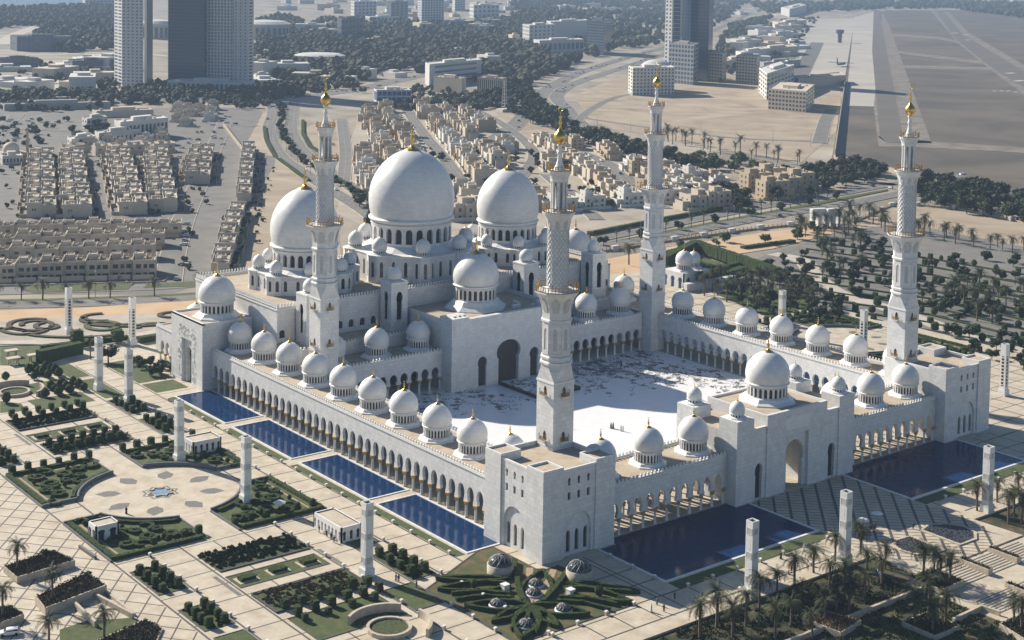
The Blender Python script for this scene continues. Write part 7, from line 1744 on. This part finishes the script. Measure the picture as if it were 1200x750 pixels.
def bldring(cx, cy, r, h, label, m, n, name='arena', roof='tower'):
    g = G(cx, cy, PZ); t = empty(name, tuple(g), 0, label, name.replace('_', ' ')); b = MB(); b.lathe([(r, -.5), (r, h)], n, 0, 0, 0, False, closed=False); b.build('wall', [m], t)
    b = MB(); b.lathe([(r*1.03, h), (r*1.03, h*1.12), (r*.8, h*1.3), (r*.1, h*1.4)], n, 0, 0, 0, False); b.build('roof', [roof], t)
    for i in range(n): 
        a = 2*pi*(i+.5)/n; b = MB(); b.box(-.5, .5, -r*pi/n*.55, r*pi/n*.55, h*.1, h*.85); o = b.build('bay', ['towerd'], t); o.location = (r*cos(pi/n)*1.0*cos(a), r*cos(pi/n)*sin(a), 0); o.rotation_euler = (0, 0, a)
bldring(375, 76, 34, 12, "low round white arena with a faceted roof", 'house2', 18); bldring(310, 45, 46, 24, "round stadium with arched bays beyond the twin towers", 'house', 28, 'stadium'); bldring(186, 45, 30, 24, "arched stadium part seen between the two tower groups", 'house', 22, 'stadium')
bld((297, 97), (300, 98), (315, 96), 88, 'hall', "small white ribbed hall beside the twin towers", 'house2')
# radio mast, control tower, water tower
g = G(591, 131, PZ); t = empty('radio_mast', tuple(g), 0, "slender white lattice mast at the corner of the sand lot", 'mast'); b = MB()
for q in ((-2, -2), (2, -2), (2, 2), (-2, 2)): b.tube([(q[0], q[1], 0), (q[0]*.4, q[1]*.4, 30)], .3, 4, 0)
for z in range(2, 30, 3): s_ = 2-1.2*z/30; b.ribbon([(-s_, -s_), (s_, -s_), (s_, s_), (-s_, s_)], .2, z, z+.3, 0, True)
b.build('frame', ['house2'], t); b = MB(); b.box(-6, 6, -5, 5, -.2, 3); b.build('base', ['house2'], t)
g = G(984, 50, PZ); t = empty('control_tower', tuple(g), 0, "grey airfield control tower on the apron", 'tower'); b = MB(); b.lathe([(4, 0), (4, 16), (7, 18), (8, 24), (6, 25)], 8, 0, 0, 0, False); b.build('shaft', ['towerd2'], t)
g = G(985, 78, PZ); t = empty('transport_aircraft', tuple(g), radians(200), "dark transport aircraft with a tall tail on the apron", 'aircraft'); b = MB()
b.tube([(-16, 0, 4), (-13, 0, 3.6), (10, 0, 3.6), (15, 0, 5.5)], 2.2, 8, 0, 1.0); b.build('fuselage', ['towerd2'], t); b = MB(); b.prism([(-3, -19), (0, -19), (2, 0), (0, 19), (-3, 19), (-4, 0)], 5.6, 6.1); b.build('wing', ['towerd2'], t); b = MB(); b.add([(10, -.2, 4), (15, -.2, 5), (17, -.2, 13), (14, -.2, 13), (10, .2, 4), (15, .2, 5), (17, .2, 13), (14, .2, 13)], [(0, 1, 2, 3), (7, 6, 5, 4), (0, 4, 5, 1), (1, 5, 6, 2), (2, 6, 7, 3), (3, 7, 4, 0)]); b.build('tail_fin', ['towerd2'], t)
# white gate at the parking entrance and the courtyard-like guest pavilion beyond the arcade
for i, (xa, xb) in enumerate(((952, 969), (970, 985))):
    A, B_ = G(xa, 264, 0), G(xb, 263, 0); L_ = (B_-A).length; t = empty('gate_block', tuple(A), atan2(B_.y-A.y, B_.x-A.x), f"{['western', 'eastern'][i]} half of the tall white gate by the parking rows", 'gate'); b = MB()
    fm, _ = flat_map((0, 0), (L_, 0), (0, 1)); archwall(b, fm, 0, L_, -1.2, 9, 3, [(L_*(k+.5)/2, L_*.28, -1.2, 3.5, 5.5, 'arch', None, 0) for k in range(2)], 0); b.build('wall', ['trim'], t)
t = empty('garden_pavilion', (233, 186, 0), 0, "small white pavilion with two domes in the garden behind the far arcade", 'building')
b = MB()
for p0, p1, inw in (((-9, -7), (9, -7), (0, 1)), ((-9, 7), (-9, -7), (1, 0))):
    fm, L_ = flat_map(p0, p1, inw); archwall(b, fm, 0, L_, 0, 7, .5, [(L_*(k+.5)/3, 2.6, 0, 3, 5, 'key', .45, 1) for k in range(3)], 0, back=False)
b.box(-8.5, 9, -6.5, 7, 0, 6.8, 0); b.box(-12, 20, -12, -9, 0, 3.5, 0); b.build('wall', ['marble', 'bluewin'], t)
for x, y, s_ in ((-4, -2, .95), (5.5, 1.5, .75)):
    d = small_dome('arcade', (0, 0, 0), None) if False else copytree(PROTO['arcade'], t); d.location = (x, y, 6.8); d.scale = (s_, s_, s_)
# --- street lamps
SL = None
def street_lamp(x, y, rz, label, group, h=11):
    global SL
    if SL is None:
        w = empty('street_lamp'); b = MB(); b.tube([(0, 0, 0), (0, 0, h)], .16, 5, 0, .09); b.build('pole', ['metal'], w); b = MB(); b.tube([(0, 0, h), (1.2, 0, h+.3)], .07, 4, 0); b.box(1.0, 2.0, -.2, .2, h+.2, h+.4); b.build('lamp_head', ['metal'], w); SL = w; o = w
    else: o = copytree(SL)
    o.location = (x, y, PZ); o.rotation_euler = (0, 0, rz); tag(o, label, 'street lamp', group)
for nm, pp, st in (("on the verge before the terraces", ((-20, 353), (240, 346)), 38), ("along the road on the sand lot", ((700, 152), (950, 172)), 30), ("along the avenue behind the court", ((690, 295), (1000, 240)), 36), ("along the curving highway", ((318, 160), (372, 214)), 30)):
    P_ = densify([tuple(G(*p, PZ)[:2]) for p in pp], st)
    for i, p in enumerate(P_): street_lamp(p[0], p[1], 1.2, f"{nth(i)} thin street lamp from the west {nm}", None)
plant_all()
# --- cars
CARS = {}
def car(x, y, rz, m, label, group, z=PZ, van=False):
    k = (m, van)
    if k not in CARS:
        w = empty('van' if van else 'car'); b = MB(); h = .85 if van else 0
        prof = [(-2.2, .35), (-2.25, .8), (-2.1, 1.0), (-1.7, 1.4+h), (-.2, 1.48+h), (.5, 1.42+h*.9), (1.15, 1.0+h*.2), (2.1, .85), (2.25, .6), (2.2, .35)]
        n = len(prof)
        for sgn in (1,):
            v = [(px_, -.88 if zz < 1.05 else -.68, zz) for px_, zz in prof]+[(px_, .88 if zz < 1.05 else .68, zz) for px_, zz in prof]
            b.add(v, [(i, i+1, n+i+1, n+i) for i in range(n-1)]+[(n-1, 0, n, 2*n-1)]+[tuple(range(n-1, -1, -1)), tuple(range(n, 2*n))], 0)
        b.build('body', [m], w)
        c = MB(); 
        c.add([(.62, -.62, 1.4+h), (.62, .62, 1.4+h), (1.13, .74, 1.05), (1.13, -.74, 1.05)], [(0, 3, 2, 1)]); c.add([(-1.74, -.62, 1.38+h), (-1.74, .62, 1.38+h), (-2.1, .74, 1.04), (-2.1, -.74, 1.04)], [(0, 1, 2, 3)])
        for sg in (-1, 1): c.add([(-1.6, sg*.705, 1.34+h), (.4, sg*.70, 1.34+h), (.95, sg*.86, 1.06), (-1.9, sg*.86, 1.06)], [(0, 1, 2, 3) if sg > 0 else (3, 2, 1, 0)])
        c.build('window', ['win'], w)
        for i, (xx, yy) in enumerate(((-1.4, -.85), (-1.4, .85), (1.4, -.85), (1.4, .85))):
            d = MB(); d.tube([(0, -.12, 0), (0, .12, 0)], .34, 10, 0); o = d.build('wheel', ['tyre'], w); o.location = (xx, yy, .34)
        CARS[k] = w; o = w
    else: o = copytree(CARS[k])
    o.location = (x, y, z); o.rotation_euler = (0, 0, rz); return tag(o, label, 'van' if van else 'car', group)
CM = ['carwhite', 'carwhite', 'carsilver', 'cardark', 'carwhite']; CW = {'carwhite': 'white', 'carsilver': 'silver', 'cardark': 'dark'}
def cars_on(P, n, w, where, g):
    Q = densify(P, 2.0)
    for i in range(n):
        j = random.randrange(2, len(Q)-2); p, q = Q[j], Q[j+1]; a = atan2(q[1]-p[1], q[0]-p[0]); off = random.choice((-w/3, 0, w/3)); m = random.choice(CM)
        car(p[0]-sin(a)*off, p[1]+cos(a)*off, a, m, f"{CW[m]} car driving {where}", f"{CW[m]} {g}", PZ+.36)
cars_on(h2L[:40], 46, 15, "on the busy carriageway of the main highway", "cars on the busy carriageway"); cars_on(h2R[12:], 20, 12, "on the inner carriageway of the main highway", "cars on the inner carriageway"); cars_on(hwL, 6, 9, "on the curving highway behind the side dome", "cars on the curving highway"); cars_on(h3, 26, 18, "on the wide road crossing the middle distance", "cars on the wide road")
cars_on(s3, 16, 22, "or parked in the street behind the nearest minaret", "cars in the villa street"); cars_on(s1, 8, 14, "or parked in the street beyond the great dome", "cars beyond the great dome")
for nm_, poly_, n_ in (("in the lanes between the terraced houses", [(60, 255), (200, 255), (262, 180), (225, 150), (150, 170), (60, 190)], 34), ("in the open lot beside the sand strip", [(215, 172), (262, 172), (268, 132), (222, 132)], 26), ("in the parking yard by the little mosque", [(-10, 175), (40, 172), (70, 140), (-10, 138)], 26), ("on the lane beside the nearest terraces", [(198, 330), (225, 330), (245, 250), (215, 250)], 7), ("in the parking yards by the far white halls", [(30, 100), (110, 96), (100, 70), (20, 80)], 20)):
    for x, y in scatter(poly_, n_, 6): mm = random.choice(CM); car(x, y, random.choice((0.9, 2.4)), mm, f"{CW[mm]} car parked {nm_}", f"{CW[mm]} cars {nm_}", PZ+.3)
for i, (x, y, m, lb) in enumerate(((214, 312, 'cardark', "dark car parked beside the nearest terrace end"), (1010, 216, 'carwhite', "white car on the road near the airfield belt"), (1022, 219, 'cardark', "dark car following on the road near the airfield belt"), (1043, 221, 'carwhite', "white car passing behind the minaret lantern"), (935, 260, 'carwhite', "white van waiting near the white gate"), (914, 254, 'cardark', "dark car on the avenue west of the white gate"), (390, 170, 'carsilver', "silver car on the sand by the minaret lantern"), (139, 327, 'carsilver', "silver car parked in front of the nearest terrace"), (268, 138, 'carwhite', "white car in the lot by the sand strip"), (276, 146, 'cardark', "dark car in the lot by the sand strip"), (40, 153, 'carwhite', "white car on the road by the little mosque"), (14, 157, 'cardark', "dark car on the road by the little mosque"), (113, 190, 'carwhite', "white car parked between the back terraces"), (100, 190, 'cardark', "dark car parked between the back terraces"))):
    g = G(x, y, PZ); car(g[0], g[1], U(0, 3), m, lb, None, PZ+.3, 'van' in lb)
for i, (x, y, m, lb) in enumerate(((11, 744, 'carwhite', "white car at the bottom western corner of the paving"), (1128+0, 205, 'carwhite', "white car far along the avenue"))):
    g = G(x, y, 0 if y > 300 else PZ); car(g[0], g[1], radians(160), m, lb, None, g[2])
# --- people
def person_mesh():
    me = bpy.data.meshes.new('p'); J = [(0, 0, .95), (0, 0, 1.2), (0, 0, 1.42), (0, 0, 1.55), (0, .01, 1.68), (.19, 0, 1.40), (.27, .03, 1.13), (.25, .12, .90), (-.19, 0, 1.40), (-.27, .02, 1.13), (-.26, .08, .88), (.10, 0, .88), (.12, .05, .48), (.12, .0, .08), (.12, .14, .04), (-.10, 0, .88), (-.12, -.06, .48), (-.12, -.14, .08), (-.12, 0, .04)]
    Ed = [(0, 1), (1, 2), (2, 3), (3, 4), (2, 5), (5, 6), (6, 7), (2, 8), (8, 9), (9, 10), (0, 11), (11, 12), (12, 13), (13, 14), (0, 15), (15, 16), (16, 17), (17, 18)]
    Rr = [.15, .15, .15, .06, .10, .065, .05, .04, .065, .05, .04, .10, .07, .05, .04, .10, .07, .05, .04]
    me.from_pydata(J, Ed, []); o = bpy.data.objects.new('p', me); COL.objects.link(o); m = o.modifiers.new('s', 'SKIN'); 
    for v, r_ in zip(me.skin_vertices[0].data, Rr): v.radius = (r_, r_)
    me.skin_vertices[0].data[0].use_root = True
    s = o.modifiers.new('b', 'SUBSURF'); s.levels = 1; dg = bpy.context.evaluated_depsgraph_get(); dg.update(); out = bpy.data.meshes.new_from_object(o.evaluated_get(dg)); bpy.data.objects.remove(o); return out
PM = person_mesh(); PM.materials.append(MT['skin']); PEOPLE = {}
def person(x, y, z, rz, cloth, robe, label):
    k = (cloth, robe)
    if k not in PEOPLE:
        w = bpy.data.objects.new('person', PM); COL.objects.link(w); b = MB()
        if robe: b.lathe([(.30, .06), (.27, .5), (.22, .9), (.21, 1.2), (.23, 1.38), (.10, 1.50)], 12, 0, 0, 0, closed=False)
        else:
            b.lathe([(.20, .86), (.19, 1.1), (.22, 1.38), (.09, 1.48)], 12, 0, 0, 0, closed=False)
            b.tube([(.11, 0, .90), (.125, .05, .48), (.125, 0, .1)], .11, 8, 0, .085); b.tube([(-.11, 0, .90), (-.125, -.06, .48), (-.125, -.14, .1)], .11, 8, 0, .085)
        for sg in (-1, 1): b.tube([(sg*.17, 0, 1.42), (sg*.28, .03, 1.13), (sg*.265, .09, .95)], .085, 8, 0, .06)
        b.build('clothing', [cloth], w); b = MB(); b.lathe([(.115, 1.62), (.13, 1.7), (.11, 1.79), (.03, 1.83)], 12, 0, -.015, 0, closed=False); b.build('hair' if not robe else 'head_cloth', [cloth if robe else 'cloth_b'], w); PEOPLE[k] = w; o = w
    else: o = copytree(PEOPLE[k])
    o.location = (x, y, z); o.rotation_euler = (0, 0, rz); o.scale = (1.05, 1.05, 1.05); tag(o, label, 'person')
for i, (x, y, z, c_, rb_, lb) in enumerate(((464, 681, 0, 'cloth_b', 0, "person in dark clothes walking by the bush bed below the pylon, the western one"), (467, 682, 0, 'cloth_u', 0, "person in blue grey clothes walking by the bush bed below the pylon, the eastern one"), (488, 689, 0, 'cloth_u', 0, "lone person in blue standing at the corner of the hedge garden"),
        (374, 624, 0, 'cloth_b', 0, "person in black standing first along the long pavilion wall"), (383, 629, 0, 'cloth_b', 0, "person in black standing second along the long pavilion wall"), (388, 632, 0, 'cloth_b', 0, "person in black standing third along the long pavilion wall"), (391.5, 636, 0, 'cloth_u', 0, "person in blue standing last along the long pavilion wall"),
        (770, 709, 0, 'cloth_u', 0, "person in blue on the shaded promenade edge by the lawn"), (778, 717, 0, 'cloth_b', 0, "person in black on the shaded promenade edge by the lawn"), (763, 717, 0, 'cloth_w', 1, "person in white at the promenade edge by the lawn"), (790.5, 702, 0, 'cloth_b', 0, "person in black beside a bollard near the dark pool corner"),
        (942, 646, 0, 'cloth_w', 1, "person in a white robe walking on the sunny front promenade"), (915, 655, 0, 'cloth_b', 1, "person in a black robe on the front promenade lawn edge"), (716, 502, .05, 'cloth_b', 1, "person in a black robe standing in the sunlit court, first of two"), (718.5, 502, .05, 'cloth_b', 1, "person in a black robe standing in the sunlit court, second of two"), (727.5, 505, .05, 'cloth_w', 1, "person in a white robe in the sunlit court, nearer the black robes"), (730, 505.5, .05, 'cloth_w', 1, "person in a white robe in the sunlit court, farther from the black robes"),
        (728, 429, .05, 'cloth_b', 1, "person in a black robe among the stone flowers of the court"), (731, 429, .05, 'cloth_w', 1, "person in a white robe among the stone flowers of the court"), (1020, 621, 0, 'cloth_b', 0, "person in dark clothes standing beside the parasols"), (1025, 620, 0, 'cloth_b', 1, "person in a dark robe standing beside the parasols"), (344, 607, 0, 'cloth_b', 0, "person in dark clothes near the parasol of the scroll garden"), (1070, 620, 0, 'cloth_b', 0, "lone person at the shade line of the forecourt"), (148, 602, .03, 'cloth_b', 1, "lone dark figure at the rim of the round plaza"))):
    g = G(x, y, z); person(g[0], g[1], z, U(0, 6), c_, rb_, lb)
SKY_STR, SUN_STR, EXPO, HAZE = 0.06, 5.0, 0.72, 0.00013
# ================================================================== LIGHT, SKY, RENDER SETTINGS
W = bpy.data.worlds.new("World"); sc.world = W; W.use_nodes = True
nt = W.node_tree; bg = nt.nodes["Background"]
sky = nt.nodes.new("ShaderNodeTexSky"); sky.sky_type = 'NISHITA'; sky.sun_disc = False
SD = Vector((-0.42, 1.63, 1.0)).normalized()       # direction towards the sun
el = math.asin(SD.z); az = atan2(SD.x, SD.y)       # azimuth clockwise from +Y
sky.sun_elevation = el; sky.sun_rotation = az; sky.dust_density = 0.3; sky.air_density = 1.0; sky.ozone_density = 3.0
nt.links.new(sky.outputs[0], bg.inputs[0]); bg.inputs[1].default_value = SKY_STR
L = bpy.data.lights.new("sun", 'SUN'); L.energy = SUN_STR; L.angle = radians(0.53); L.color = (1.0, 0.915, 0.79)
lo = bpy.data.objects.new("sun", L); COL.objects.link(lo)
lo.rotation_euler = SD.to_track_quat('Z', 'Y').to_euler(); lo.location = (0, 0, 300)
sc.view_settings.view_transform = 'Standard'; sc.view_settings.look = 'None'; sc.view_settings.exposure = EXPO; sc.view_settings.gamma = 1
sc.cycles.use_denoising = True; sc.cycles.max_bounces = 6; sc.cycles.diffuse_bounces = 1; sc.cycles.glossy_bounces = 3; sc.cycles.volume_bounces = 1
sc.cycles.sample_clamp_indirect = 6
sc.render.engine = 'CYCLES'
if HAZE:
    b = MB(); b.box(-9000, 16000, -900, 15000, -4.0, 420); o = b.build('haze', []) if False else None
    me = bpy.data.meshes.new('haze'); bb = MB(); bb.box(-9000, 16000, -900, 15000, -4.5, 190); me.from_pydata(bb.v, [], bb.f); me.update()
    o = bpy.data.objects.new('haze', me); COL.objects.link(o); o['kind'] = 'stuff'
    m = bpy.data.materials.new('haze_air'); m.use_nodes = True; n2 = m.node_tree
    for n in list(n2.nodes):
        if n.type != 'OUTPUT_MATERIAL': n2.nodes.remove(n)
    v = n2.nodes.new('ShaderNodeVolumePrincipled'); v.inputs['Color'].default_value = (0.33, 0.45, 0.62, 1); v.inputs['Density'].default_value = HAZE; v.inputs['Anisotropy'].default_value = 0.0
    n2.links.new(v.outputs[0], [n for n in n2.nodes if n.type == 'OUTPUT_MATERIAL'][0].inputs['Volume']); me.materials.append(m)
for o in sc.objects:
    if "label" in o:
        w_ = o["label"].split()
        if len(w_) > 16:
            w_ = [t for t in w_ if t not in ("the", "a", "an")]
            if len(w_) > 16: print("LONG", o["label"]); w_ = w_[:16]
            o["label"] = " ".join(w_)
